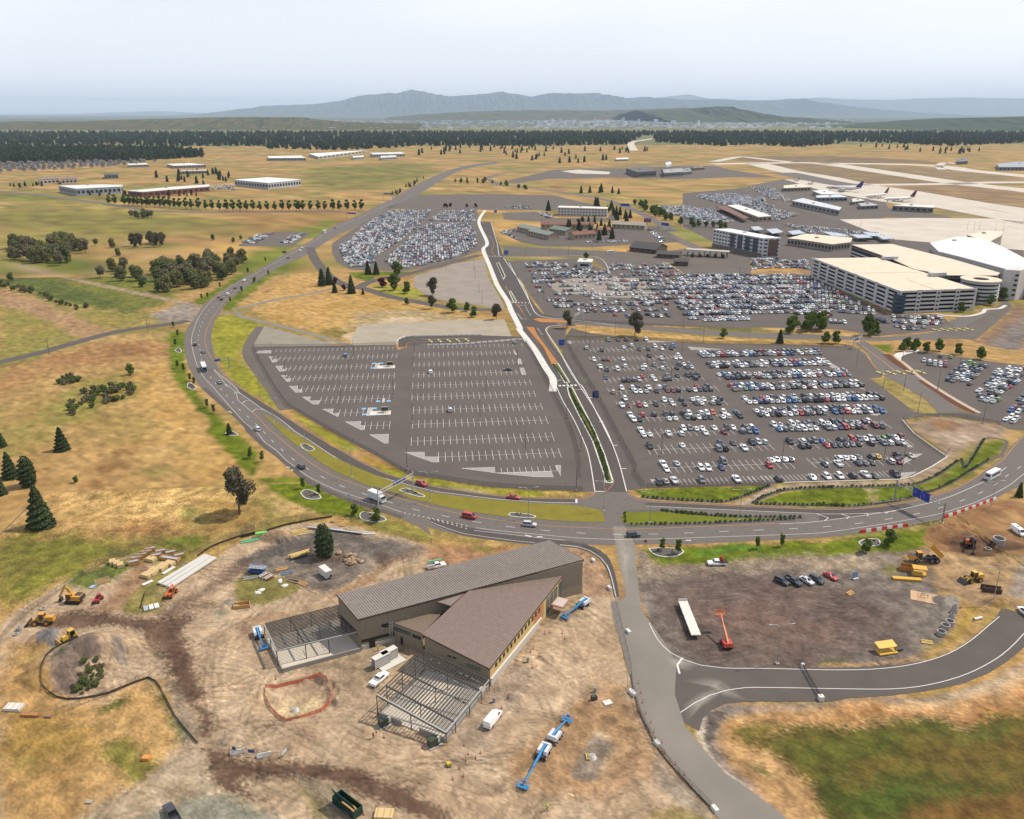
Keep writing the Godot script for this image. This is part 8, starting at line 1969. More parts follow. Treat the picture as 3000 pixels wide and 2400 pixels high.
func terminal()->void:
	garage()
	hall("terminal_building","long white-roofed terminal hall behind the garages",[453,-735,503,-772,520,-760,504,-707,482,-647,464,-601,443,-571,435,-604,435,-659,433,-688],17,"cfcbc6","f2f0ea",1,4)
	hall("concourse","beige concourse with flat roof out on the apron",[538,-811,580,-841,589,-830,570,-805,528,-762],13,"b4aca0","eadcc4",2,8)
	hall("rental_hall","low beige hall with curved front left of the garages",[365,-846,398,-877,433,-843,417,-814,392,-802,373,-839],7,"a89c90","eddcc0",1,10)
	var h:=hall("hotel","white and grey hotel with brown end panel beside the parking rows",[285,-845,311,-776,328,-776,303,-846],17.5,"e4e4e6","f4f4f2",5,9,"3c4650")
	part(h,"end_panel",G().box(v3(321,8.5,-775.6),v3(9,15,0.6)),mat("panel_brown","7a5a4a",0.7,0.0,""))
	for k in 4:on_wall(h,"grey_panel",v3(285,0,-845),v3(311,0,-776),0.36+k*0.15,0.46+k*0.15,0.5,16.6,0.05,mat("panel_slate","4c5460",0.7,0.0,""),0.14)
	on_wall(h,"stone_base",v3(285,0,-845),v3(311,0,-776),0.0,1.0,0.0,3.4,0.12,mat("stone_base","7c746e",0.8,0.0,""),0.2)
	hall("hotel","white hotel block behind the motel roofs",[166,-1132,228,-1109,233,-1128,171,-1152],10.5,"dedcd8","efe9dc",3,10,"464c54")
	for a in [[[128,-1007,160,-1000],12,"rust-roofed motel wing farthest back","8a5c4c"],[[165,-1004,190,-997],12,"rust-roofed motel wing behind the dark conifers","8a5c4c"],[[149,-913,175,-923],13,"rust-roofed motel wing nearest the parking row","84503f"],[[183,-943,198,-952],12,"short rust-roofed motel wing beside the tall conifers","84503f"],[[103,-987,121,-949],14,"grey-green roofed hall at the motel's left end","8c9488"],[[112,-949,130,-911],14,"grey-green roofed hall nearest the dry grass","8c9488"],[[139,-970,154,-945],16,"grey-green roofed hall in the middle of the motel","7c8478"],[[215,-1003,250,-985],14,"long tan-roofed motel lobby beside the red sign","a49c8c"]]:
		gable("motel_wing",a[2],a[0],a[1],5.0,2.6,"b8a890",a[3],"motel buildings")
	gable("office_building","dark brown office with a large charcoal roof",[201,-831,223,-812],24,4.2,4.5,"6c5a4c","4a4642")
	gable("office_building","dark-roofed office wing next to the green lawn",[213,-787,232,-778],14,3.8,2.2,"6c5a4c","4a4642")
	gable("office_building","small dark-roofed pavilion by the terminal lot",[216,-742,228,-738],12,4.0,2.0,"6c5444","4c463e")
	hall("booth","small white service hut among the parked cars",[126,-734,138,-731,142,-746,131,-751],5.2,"d8d4cc","ece8e0",1,3)
	var c:=thing("toll_canopy","long flat toll canopy on posts by the dark-roofed offices","canopy")
	block(c,"roof",[241,-790,277,-770,280,-779,244,-798],5.4,6.2,mat("canopy_grey","c4beb6",0.7,0.0,""))
	for k in 8:part(c,"post",G().box(V([241,-784]).lerp(V([277,-776]),k/7.0)+v3(0,2.7,0),v3(0.8,5.4,0.8)),mat("post_brown","7c6e60",0.8,0.0,""))
	for k in 5:part(c,"booth",G().box(V([245,-782]).lerp(V([273,-776]),k/4.0)+v3(0,1.5,0),v3(2,3,3)),M.garage_dark)
	for a in [[[529,-1225,561,-1261,559,-1130,540,-1096],7,"long grey-roofed freight hall among the car lots","a4a29e","d8dade"],[[642,-1147,665,-1158,700,-1142,683,-1114],7,"flat grey fire station with dark bay doors","8c8880","e8e6e0"],[[603,-1309,650,-1327,642,-1282,592,-1279],6,"grey freight shed beside the purple-tailed aircraft","9a9ca0","d8dce0"],[[636,-1394,666,-1413,654,-1335,622,-1329],6,"pale flat shed left of the purple-tailed aircraft","b0aca4","e6e6e2"],[[630,-1502,673,-1533,664,-1465,609,-1450],6,"beige flat shed with dark doors at the lot edge","a09484","e8dcc4"],[[415,-1178,434,-1189,428,-1048,408,-1041],6,"white-roofed rental building with roof units","c4a888","f0ece4"],[[641,-1264,655,-1273,648,-1239,621,-1222],5,"small pale shed between the two brown tails","9c988e","e0dcd4"],[[618,-1198,639,-1207,635,-1172,604,-1162],5,"low grey shed behind the fire station","8c8c8c","b8b8b8"],[[439,-1938,506,-2016,482,-1836,432,-1800],11,"dark corrugated hangar block beyond the dry field","6c6866","5c5854"],[[518,-1918,574,-1959,542,-1836,491,-1805],9,"grey plant building right of the dark hangar","8a8884","a4a4a2"],[[567,-2074,586,-2099,559,-1996,537,-1961],16,"white silo block behind the plant building","e4e4e4","ececec"],[[1417,-2070,1542,-2167,1567,-2091,1453,-1937,1340,-1947],8,"wide blue-grey airport shed at the right edge","8c949c","a0a8b0"],[[1466,-2317,1521,-2355,1433,-2215,1388,-2189],7,"small dark barn beyond the runway","5c5c5c","6c6c6c"],[[582,-1978,610,-2022,579,-1895,548,-1861],6,"dark shed beside the airfield road","7c7a78","8c8a88"],[[638,-2090,673,-2127,655,-2044,620,-2017],5,"brown shed beyond the airfield road","8c7c6c","7c6c5c"],[[536,-2508,575,-2523,558,-2443,521,-2430],5,"white farm shed among the far pines","c8c8c4","f0f0ec"],
		[[-643,-1556,-578,-1574,-537,-1560,-530,-1526,-588,-1487],11,"pale grey glass-fronted office block on the left plain","aeb4b8","e8e8e4"],[[-502,-1476,-444,-1556,-400,-1596,-389,-1551,-472,-1453],8,"long red brick office with white roof behind the avenue","8c4c3c","ece8e0"],[[-370,-1665,-319,-1722,-246,-1654,-294,-1583],11,"large white warehouse with dark dock doors on the plain","c4c8cc","f6f6f4"],[[-484,-2644,-392,-2675,-359,-2540,-460,-2532],8,"far white warehouse left of the widest one","c0c0be","f2f2f0"],[[-385,-2798,-296,-2926,-225,-3017,-332,-2611],8,"widest far white warehouse","c0c0be","f4f4f2"],[[-669,-2274,-621,-2311,-563,-2236,-630,-2203],7,"long white roof beside the far pines","b4b0aa","f0eee8"],[[-778,-2316,-740,-2341,-715,-2282,-757,-2259],6,"low white shed beside the housing estate","b4b0aa","eceae4"],[[-195,-2812,-97,-2860,-83,-2748,-178,-2704],9,"far white plant with a tall stack","c8c8c4","e8e8e4"],[[-236,-2652,-205,-2679,-199,-2601,-227,-2567],7,"far small white shed before the plant","c4c4c0","ecece8"],[[-153,-2645,-110,-2690,-102,-2592,-145,-2541],7,"far pale building at the plant's right end","bcbcb8","e0e0dc"],[[-773,-1784,-747,-1807,-722,-1754,-746,-1724],9,"cream apartment block at the left with brown gables","d0b8a4","8c7a70"],[[-733,-1789,-709,-1804,-689,-1755,-711,-1736],9,"cream apartment block right of its twin","d0b8a4","8c7a70"],[[-695,-1915,-674,-1933,-655,-1883,-676,-1866],7,"grey barn-like house on the brown field","7c7c80","4c4c50"],[[-571,-2039,-520,-2063,-505,-2017,-558,-2000],6,"low tan building among the far trees","b0a48c","c8beae"]]:
		hall("airport_shed" if a[2].length()>0 and a[0][0]>0 else "far_building",a[2],a[0],a[1],a[3],a[4],1,6)
	var dm:=thing("storage_dome","small white round-topped storage dome in the rental lots","dome",V([509,-1299]))
	part(dm,"shell",G().tube(Vector3.ZERO,v3(0,3,0),9,8,20).tube(v3(0,3,0),v3(0,6,0),8,5,20).tube(v3(0,6,0),v3(0,7.2,0),5,0.5,20),mat("dome_white","eeeeea",0.6,0.0,"")); part(dm,"door",G().box(v3(0,1.6,8.9),v3(4,3.2,0.5)),M.garage_dark)
	var rc:=thing("rental_canopy","long rust-red car wash canopy beside the white-roofed rental building","canopy")
	block(rc,"roof",[397,-1174,414,-1183,396,-1042,386,-1031],4.6,5.2,mat("canopy_rust","7a4c40",0.7,0.0,""))
	for k in 8:part(rc,"post",G().box(V([405,-1194]).lerp(V([398,-1056]),k/7.0)+v3(0,2.3,0),v3(0.6,4.6,0.6)),M.post_brown)
	var k2:=0
	for a in [[369,-963,380,-967,376,-940,362,-932],[379,-940,394,-947,390,-917,372,-904],[397,-922,414,-931,410,-905,391,-894],[435,-918,448,-901,446,-873,430,-882],[454,-890,470,-887,467,-864,450,-863],[478,-909,490,-897,484,-873,469,-877],[477,-873,491,-875,487,-858,472,-851]]:
		k2+=1
		var s:=thing("parking_canopy","pale blue-grey parking canopy in the rental lots, %s from the left" % ordinal(k2),"canopy",Vector3.ZERO,0.0,"parking canopies")
		block(s,"roof",a,3.9,4.2,mat("canopy_pale","cad4de",0.4,0.2,""))
		for e in 4:part(s,"post",G().box(v3(a[e*2]*0.999,1.95,a[e*2+1]*0.999),v3(0.3,3.9,0.3)),M.post_brown)
	plane("white freighter aircraft with purple tail on the apron",[700,-1468,734,-1434],"ece8e2","3a2878",62.0,true)
	plane("white aircraft with brown and gold tail, farther of the two",[688,-1316,739,-1338],"ece4d8","6c3424",52.0,false)
	plane("white aircraft with brown and gold tail, nearer of the two",[694,-1265,744,-1272],"ece4d8","4c3020",54.0,false)
	plane("small aircraft with dark tail, leftmost on the apron",[733,-1702,734,-1672],"dcd8d0","2c2a2c",24.0,false)
	plane("small aircraft with dark tail near the beige shed",[724,-1614,722,-1584],"dcd8d0","2c2a2c",24.0,false)
func plane(label:String,a:Array,hex:String,tail:String,len_:float,lettered:bool)->void:
	var s:=len_/54.0
	var o:=thing("aircraft",label,"airplane",v3((a[0]+a[2])/2,0,(a[1]+a[3])/2),aim([a[2],a[3],a[0],a[1]]),"parked aircraft")
	var body:=mat("fuselage_"+hex,hex,0.4,0.0,""); var tm:=mat("tail_"+tail,tail,0.5,0.0,"")
	var g:=G()
	var st:=[[-27,0.3,4.2],[-25,1.5,4.4],[-21,2.5,4.7],[12,2.5,4.8],[20,1.6,5.6],[27,0.4,6.4]]
	for i in st.size() - 1:g.tube(v3(0,st[i][2],st[i][0])*s,v3(0,st[i+1][2],st[i+1][0])*s,st[i][1]*s,st[i+1][1]*s,14,false)
	part(o,"fuselage",g,body)
	for k in [-1,1]:
		part(o,"wing",G().hexa_ret([v3(k*2,3.4,-6),v3(k*2,3.4,4),v3(k*23,4.8,9),v3(k*23,4.8,6.5),v3(k*2,4.2,-6),v3(k*2,4.2,4),v3(k*23,5.1,9),v3(k*23,5.1,6.5)],s),body)
		part(o,"stabiliser",G().hexa_ret([v3(k,6,20),v3(k,6,25),v3(k*9,6.4,27),v3(k*9,6.4,25),v3(k,6.3,20),v3(k,6.3,25),v3(k*9,6.6,27),v3(k*9,6.6,25)],s),body)
		part(o,"engine",G().tube(v3(k*8,2.4,-5)*s,v3(k*8,2.4,0)*s,1.5*s,1.2*s,12),body)
	part(o,"tail_fin",G().hexa_ret([v3(-0.3,6.4,17),v3(0.3,6.4,17),v3(0.3,6.6,26.5),v3(-0.3,6.6,26.5),v3(-0.2,16,26),v3(0.2,16,26),v3(0.2,16,30),v3(-0.2,16,30)],s),tm)
	for p in [[0,-20],[-3.5,1],[3.5,1]]:part(o,"landing_gear",G().tube(v3(p[0],0,p[1])*s,v3(p[0],3.2,p[1])*s,0.6*s,0.3*s,8),M.tyre)
	if lettered:
		for q in [["Fed","3a2878",-14.6],["Ex","d8622c",-9.3]]:
			var t:=TextMesh.new()
			t.text=q[0]; t.font_size=64; t.pixel_size=0.055; t.depth=0.08
			var mi:=part(o,"lettering",t,mat("letter_"+q[1],q[1],0.5,0.0,""))
			mi.position=v3(-2.62*s,5.2*s,q[2]*s); mi.rotation.y=-PI/2
func lamps()->void:
	var steel:=mat("galvanised","c8c6c0",0.45,0.5,""); var dark:=mat("pole_dark","5c5856",0.5,0.4,""); var head:=mat("lamp_head","b8b8b6",0.5,0.2,""); var conc:=mat("precast","b0aaa2",0.85,0.0,"fine",0.6)
	var dbl:=thing("street_lamp","","street lamp",Vector3.ZERO,0.0,"two-armed road lamps")
	part(dbl,"pole",G().tube(Vector3.ZERO,v3(0,10.6,0),0.13,0.08,8),steel)
	for k in [-1,1]:
		part(dbl,"arm",G().pipe([v3(0,10.2,0),v3(k*0.5,11.1,0),v3(k*1.5,11.5,0),v3(k*2.6,11.5,0)],0.06,5),steel)
		part(dbl,"lamp_head",G().box(v3(k*2.9,11.5,0),v3(0.9,0.16,0.34)),head)
	part(dbl,"base",G().box(v3(0,0.12,0),v3(0.9,0.24,0.9)),conc)
	var sgl:=thing("lot_lamp","","light pole",Vector3.ZERO,0.0,"parking lot light poles")
	part(sgl,"pole",G().tube(v3(0,0.8,0),v3(0,9.6,0),0.11,0.07,7),dark)
	part(sgl,"lamp_head",G().box(v3(0,9.6,0.25),v3(0.45,0.16,0.8)),dark)
	part(sgl,"base",G().tube(Vector3.ZERO,v3(0,0.9,0),0.32,0.32,10),conc)
	var n:=0
	for a in [[-86,-392],[-74,-358],[-54.9,-323.3],[-33.8,-294.4],[-4.4,-270.2],[29.1,-254.1],[69.3,-247],[100,-246.1],[188.7,-244.6],[153.5,-190.3],[82.3,-169.1],[55.5,-257]]:
		n+=1
		var l:="grey two-armed road lamp, %s along the road from the left" % ordinal(n)
		if n==1:
			dbl.position=V(a); dbl.rotation.y=-0.5; dbl.set_meta("label",l)
		else:copy(dbl,"street_lamp",l,V(a),-0.5 if n<5 else 0.0)
	var lists:=[[[-92,-460,-79,-424,-47,-460,-46,-422,-47,-386,-22,-387,-13,-298,-13,-457,22,-462,-13,-424,22,-424,44,-445,23,-387,-12,-350,18,-351,34.1,-311.1,-13,-298.4,57,-350],"nearly empty lot"],[[86,-453,113,-427,85,-406,119,-401,85,-369,87,-360,107,-352,87,-339,139,-450,88,-303,57,-311.6,48.7,-273.5,57,-350,192,-374,177,-331,133.2,-291.3,175,-291,177,-281,227,-418,217,-441],"busy lot"],[[230,-375,222,-380,247,-374,219,-343,240,-327,276,-403,257,-425],"exit road strip"],[[87,-799,109,-797,128,-799,151,-797,78,-594,131,-638,162,-602,161,-560,158,-512,90,-488,110,-497,159,-474,220,-721,102,-719,255,-681],"terminal lot"],[[-93,-719,-53,-698,-46,-673,10,-740,34,-732,33,-690,33,-633,33,-592,-81,-748,-60,-716],"lots far up the road"],[[361,-809,254,-608,292,-586,279,-512,299,-513,323,-511,519,-993,627,-948,628,-936,641,-946,653,-934,662,-933],"garage side"]]
	var first:=true
	for L in lists:
		var p:=P(L[0])
		var order:=range(p.size())
		order.sort_custom(func(i,j):return p[i].x<p[j].x)
		var k:=0
		for i in order:
			k+=1
			var l:="dark light pole in the %s, %s from the left" % [L[1],ordinal(k)]
			if first:
				sgl.position=v3(p[i].x,0.05,p[i].y); sgl.set_meta("label",l); first=false
			else:copy(sgl,"lot_lamp",l,v3(p[i].x,0.05,p[i].y),0.0 if i % 2 else PI)
func gantry(label:String,a:Array,h:float,panels:Array,m:Material,arm_only:=false)->void:
	var o:=thing("sign_gantry",label,"sign gantry")
	var u:=V(a); var v:=v3(a[2],0,a[3])
	for p in ([u] if arm_only else [u,v]):
		part(o,"post",G().tube(p,p+v3(0,h+0.6,0),0.26,0.22,10),m); part(o,"footing",G().tube(p,p+v3(0,0.5,0),0.6,0.6,10),M.precast)
	for y in [0.0,-1.1]:part(o,"chord",G().beam(u+v3(0,h+y,0),v+v3(0,h+y,0),0.2,0.2),m)
	var g:=G()
	var n:=int((v - u).length()/1.6)
	for i in n:g.beam(u.lerp(v,float(i)/n)+v3(0,h - (1.1 if i % 2 else 0.0),0),u.lerp(v,float(i+1)/n)+v3(0,h - (0.0 if i % 2 else 1.1),0),0.1,0.1)
	part(o,"bracing",g,m)
	for q in panels:
		var p:Vector3=u.lerp(v,q[0]); var e:Vector3=u.lerp(v,q[1])
		var d:=(e - p).normalized()
		var f:Vector3=v3(-d.z,0,d.x)*(0.3 if q.size()<4 else float(q[3]))
		var w:=part(o,"sign_panel",G().beam(p+f+v3(0,h - 0.6,0),e+f+v3(0,h - 0.6,0),0.1,q[2]),mat("sign_blue","1c3cae",0.5,0.0,""))
		for i in 3:part(w,"lettering",G().beam(p.lerp(e,0.12)+f*1.25+v3(0,h+0.2 - i*0.6,0),p.lerp(e,0.45+0.12*(i % 2))+f*1.25+v3(0,h+0.2 - i*0.6,0),0.02,0.16),mat("sign_letter","7c98e0",0.5,0.0,""))
func board(label:String,at:Array,s:Vector2,hex:String,lift:=0.6)->void:
	var o:=thing("road_sign",label,"sign",V(at))
	for x in [-0.35,0.35]:part(o,"post",G().tube(v3(x*s.x,0,0),v3(x*s.x,lift+s.y,0),0.07,0.07,6),M.galvanised)
	var w:=part(o,"panel",G().box(v3(0,lift+s.y/2,0.1),v3(s.x,s.y,0.08)),mat("board_"+hex,hex,0.5,0.0,""))
	for i in 3:part(w,"lettering",G().box(v3(0.1*s.x,lift+s.y*(0.75 - i*0.22),0.15),v3(s.x*(0.5+0.1*(i % 2)),s.y*0.07,0.02)),M.sign_letter)
func signs()->void:
	var steel:=mat("galvanised","c8c6c0",0.45,0.5,"")
	gantry("wide grey gantry with blue sign panels over the approach road",[160.4,-256.3,166.8,-237.4],7.2,[[0.36,0.52,3.2],[0.53,0.70,3.2]],mat("gantry_grey","a8a8aa",0.5,0.4,""))
	gantry("white gantry over the approach road above the box truck",[-22,-264.4,-10.3,-279.2],7.2,[[0.45,0.8,1.6,-0.3]],mat("gantry_white","dcdcda",0.5,0.2,""))
	gantry("one-legged sign arm reaching over the curve",[-112,-445,-119,-441],6.0,[[0.55,0.95,1.6]],M.gantry_grey,true)
	gantry("white gantry over the road behind the terminal lot",[89,-524,97,-536],7.0,[[0.6,0.95,1.4,-0.3]],M.gantry_white)
	gantry("white gantry with blue panel over the terminal lane, nearer one",[263,-981,273,-963],8.0,[[0.3,0.9,3.4]],M.gantry_grey)
	gantry("grey gantry with blue panel over the terminal lane, farther one",[264,-1193,276,-1184],8.0,[[0.05,0.95,3.6]],M.gantry_grey)
	gantry("small gantry beside the last avenue trees",[-112,-1122,-100,-1114],8.0,[[0.05,0.95,2.0,-0.3]],M.gantry_grey)
	gantry("far gantry where the approach road narrows",[-79,-1393,-64,-1385],8.0,[[0.05,0.95,2.0,-0.3]],M.gantry_grey)
	gantry("white gantry over the exit road by the full lot",[241,-451,250,-459],6.0,[[0.1,0.5,1.6]],M.gantry_white)
	board("square blue sign at the corner of the busy lot",[73,-473],Vector2(3.4,3.4),"1440b8"); board("dark blue sign at the fence of the busy lot",[75,-376],Vector2(3.0,3.4),"1c2c58"); board("blue sign beside the access road crossing",[69,-810],Vector2(4.0,4.0),"2c5cb8"); board("blue sign where the access road meets the far lots",[85,-1169],Vector2(4.0,3.4),"3c6cb0"); board("red sign above the motel lobby",[261,-1023],Vector2(9,5),"94303c",3.0); board("brown monument sign by the far lot lane",[-146,-838],Vector2(4,2),"4c342c"); board("small white sign beside the box truck",[-33.2,-274.5],Vector2(1.4,1.6),"e8e8e8"); board("red and white stop sign at the haul road",[63.8,-230.9],Vector2(0.9,0.9),"b03028",1.6); board("yellow-green crossing sign at the full lot fence",[74,-399],Vector2(1.2,1.2),"d8e820",1.2)
	for a in [[[-26,-439],"grey-roofed waiting shelter at the back of the nearly empty lot"],[[-25,-365],"grey-roofed waiting shelter nearer the road in the nearly empty lot"]]:
		var o:=thing("bus_shelter",a[1],"shelter",V(a[0],0.05))
		part(o,"platform",G().box(v3(-2.0,0.08,0),v3(9.5,0.16,5.4)),M.concrete); part(o,"roof",G().box(v3(0,2.7,-0.8),v3(3.2,0.16,2.2),0.0,-0.12),mat("shelter_roof","8c9098",0.5,0.2,""))
		for k in 4:part(o,"post",G().box(v3([-1.4,1.4][k % 2],1.4,[-1.6,0.0][k/2]),v3(0.1,2.6,0.1)),M.machine_grey)
		part(o,"back_panel",G().box(v3(0,1.4,-1.6),v3(2.7,1.9,0.06)),M.car_glass); part(o,"bench",G().box(v3(0,0.6,-1.2),v3(2.4,0.1,0.5)),M.timber_yellow)
		for k in 4:part(o,"bollard",G().tube(v3(-1.5+k,0.1,1.4),v3(-1.5+k,1.1,1.4),0.1,0.1,6),mat("bollard_yellow","d8c040",0.6,0.0,""))
	var proto_j:Node3D=null
	var n:=0
	for L in [[-24,-483,-24,-494,-22,-500,-19,-504,-11,-504,3,-504,16,-504,28,-503],[-6,-482,5,-482,18,-483,26,-485,37,-487,51,-490,52,-482]]:
		var path:=curve(L,3.0)
		var total:=length_of(path)
		var m:=int(total/3.6)
		n+=1
		for i in m:
			var q:=cut(path,total*i/m,total*(i+0.85)/m)
			var d:=q[q.size() - 1] - q[0]; var p:=(q[0]+q[q.size() - 1])/2
			var l:="white concrete barrier in the %s line along the toll lane, %s from left" % ["back" if n==1 else "front",ordinal(i+1)]
			if proto_j==null:
				proto_j=thing("lane_barrier",l,"barrier",v3(p.x,0.05,p.y),-atan2(d.y,d.x),"white barriers along the toll lane")
				part(proto_j,"body",G().taper(Vector3.ZERO,v3(3.0,0.85,0.7),0.0,0.24),M.white_sheet); part(proto_j,"foot",G().box(v3(0,0.07,0),v3(3.0,0.14,0.76)),M.precast)
			else:copy(proto_j,"lane_barrier",l,v3(p.x,0.05,p.y),-atan2(d.y,d.x))
	for a in [[[7,-491],"pale yellow toll gate frames in the lane behind the empty lot"],[[244,-403],"yellow toll gates across the exit road"],[[326,-489],"row of yellow toll islands at the garage exit"]]:
		var o:=thing("toll_gate",a[1],"toll gate",V(a[0],0.05),0.0,"toll gates")
		var w:=8.0 if n==1 else 11.0
		for k in 5:part(o,"island",G().box(v3(-w+k*w/2,0.2,0),v3(1.2,0.4,6.5),0.3),mat("island_yellow","e0d090",0.7,0.0,""))
		for k in 5:part(o,"ticket_box",G().box(v3(-w+k*w/2,1.0,1.0),v3(0.6,1.4,0.6)),M.bollard_yellow)
		for k in 4:part(o,"barrier_arm",G().box(v3(-w*0.75+k*w/2,1.0,-1.5),v3(3.2,0.1,0.1)),M.white_sheet)
	var link:=screen("dark_link","4c4844",0.3); var post:=mat("fence_dark","4a4846",0.6,0.3,"")
	for a in [[[-107,-487,-85,-485,-54,-483,-25,-485],"back fence of the nearly empty lot"],[[-108,-487,-98,-456,-83,-411,-70,-377,-63,-367,-44,-339,-26.3,-314.5,-12.6,-293.9,5.1,-285.9,18.8,-279.5,35.9,-275.7,51,-273.5],"long dark fence below the nearly empty lot"],[[53,-485,54,-464,56,-386,57,-346,56.5,-320.9,54.1,-295.8,52.1,-284.6],"right fence of the nearly empty lot"],[[78,-489,77,-456,77,-378,76,-328,75.6,-292.9,73.3,-288.4,74.4,-275.3],"left fence of the busy lot"],[[74.9,-274,94.6,-273,121.2,-272.6],"front fence of the busy lot"],[[78,-490,91,-487,128,-482,160,-470,186,-467,222,-460,239,-455],"back fence of the busy lot"],[[206,-333,202,-317,201,-292,206,-297],"fence along the bare ground by the busy lot"],[[211,-332,225,-335,236,-334,242,-328,246,-324],"fence behind the bare ground"],[[90,-533,125,-521,155,-509,197,-496],"fence below the terminal lot"]]:
		fence("lot_fence","dark chain-link "+a[1],a[0],2.0,6.0,post,link,false)
	for a in [[[-31,-272.6,-23.5,-267.2],"rail on the outer side of the road at the white gantry"],[[-24.7,-283.6,-12.5,-273.6],"rail on the median at the white gantry"],[[150,-252.9,164.2,-255.5],"rail below the blue sign gantry"],[[153.9,-235.9,166.6,-238.9],"rail between the two red and white barrier lines"]]:
		var o:=thing("guard_rail","grey steel guard "+a[1],"guard rail")
		var u:=V(a[0]); var v:=v3(a[0][2],0,a[0][3])
		part(o,"rail",G().beam(u+v3(0,0.7,0),v+v3(0,0.7,0),0.12,0.34),steel)
		for k in 7:part(o,"post",G().box(u.lerp(v,k/6.0)+v3(0,0.4,0),v3(0.14,0.8,0.14)),M.machine_grey)
	var pl:=[V([-220,-481]),V([-180,-528])]
	var w:=mat("weathered_pole","7c6c5c",0.9,0.0,"")
	for k in 2:
		var o:=thing("utility_pole",["wooden utility pole by the service road, nearer the left edge","wooden utility pole by the service road, nearer the curve"][k],"utility pole",pl[k],0.0,"utility poles")
		part(o,"pole",G().tube(Vector3.ZERO,v3(0,9.5,0),0.18,0.12,7),w); part(o,"crossarm",G().box(v3(0,9.0,0),v3(1.8,0.14,0.14),0.9),w)
	var wires:=thing("power_line","thin pale wires strung between the two utility poles","wires")
	for k in 2:
		var u:Vector3=pl[0]+(pl[0] - pl[1])+v3(0,9.1+k*0.2,0); var q:=[]
		for i in 13:q.append(u.lerp(pl[1]+v3(0,9.1+k*0.2,0),i/12.0) - v3(0,0.9*(1 - pow(fposmod(i/6.0,1.0)*2 - 1,2)),0))
		part(wires,"wire",G().pipe(q,0.04,4),mat("wire","c8b888",0.6,0.0,""))
	n=0
	for a in [[[-51.1,-281.1,-49.7,-284.2,-45.9,-281.9,-43,-276.8,-45.8,-275.3,-49,-277],"leftmost on the green verge"],[[-28.4,-261.2,-27.5,-264,-22.5,-261.7,-18.9,-257.4,-21.8,-255.6,-27.1,-257.8],"beside the white gantry leg"],[[-58,-329,-56,-330,-52.3,-325.5,-51.2,-322.5,-53.6,-321.3,-56.2,-324.4],"on the median below the lamp"],[[-15.6,-280.7,-13,-282.1,-9.8,-278.9,-6,-274.6,-8.1,-274,-14.3,-278.9],"on the median beside the white gantry"],[[22.4,-257.5,23.6,-258.7,30.3,-256.4,31.8,-254.7,30.6,-253.6,23,-255.7],"round the lamp on the grass island"],[[64.4,-229.4,68.9,-229.6,74.7,-228.4,75.2,-226.5,71.9,-223.8,67.4,-224,65,-226.3],"at the haul road corner"],[[132.4,-227.1,135.3,-229.1,139.9,-228.7,138.6,-225,135.1,-224.4,132.4,-225.2],"below the red and white barriers"],[[-152,-484,-151,-490,-147,-482,-148,-479],"highest on the curve"],[[-126,-413,-127,-421,-121,-412,-122,-408],"beside the grey car on the curve"],[[-92,-345,-91,-349,-86,-343,-89,-342],"with the small conifer on the curve"]]:
		n+=1
		var o:=thing("planting_bed","dark planting bed with white kerb %s" % a[1],"planting bed",Vector3.ZERO,0.0,"planting beds")
		var p:=curve(a[0]+[a[0][0],a[0][1]],1.0)
		part(o,"kerb",G().prism(p,0.0,0.2),M.concrete); part(o,"mulch",G().prism(shrunk(p,0.35),0.0,0.24),M.rocks)
		for k in 7:
			var q:=p[rng.randi() % p.size()].lerp((p[0]+p[p.size()/2])/2,0.55)
			part(o,"shrub",shrub_meshes[k % 2],M.leaf).transform=Transform3D(Basis(Vector3.UP,k).scaled(Vector3.ONE*rng.randf_range(0.3,0.55)),v3(q.x,0.15,q.y))
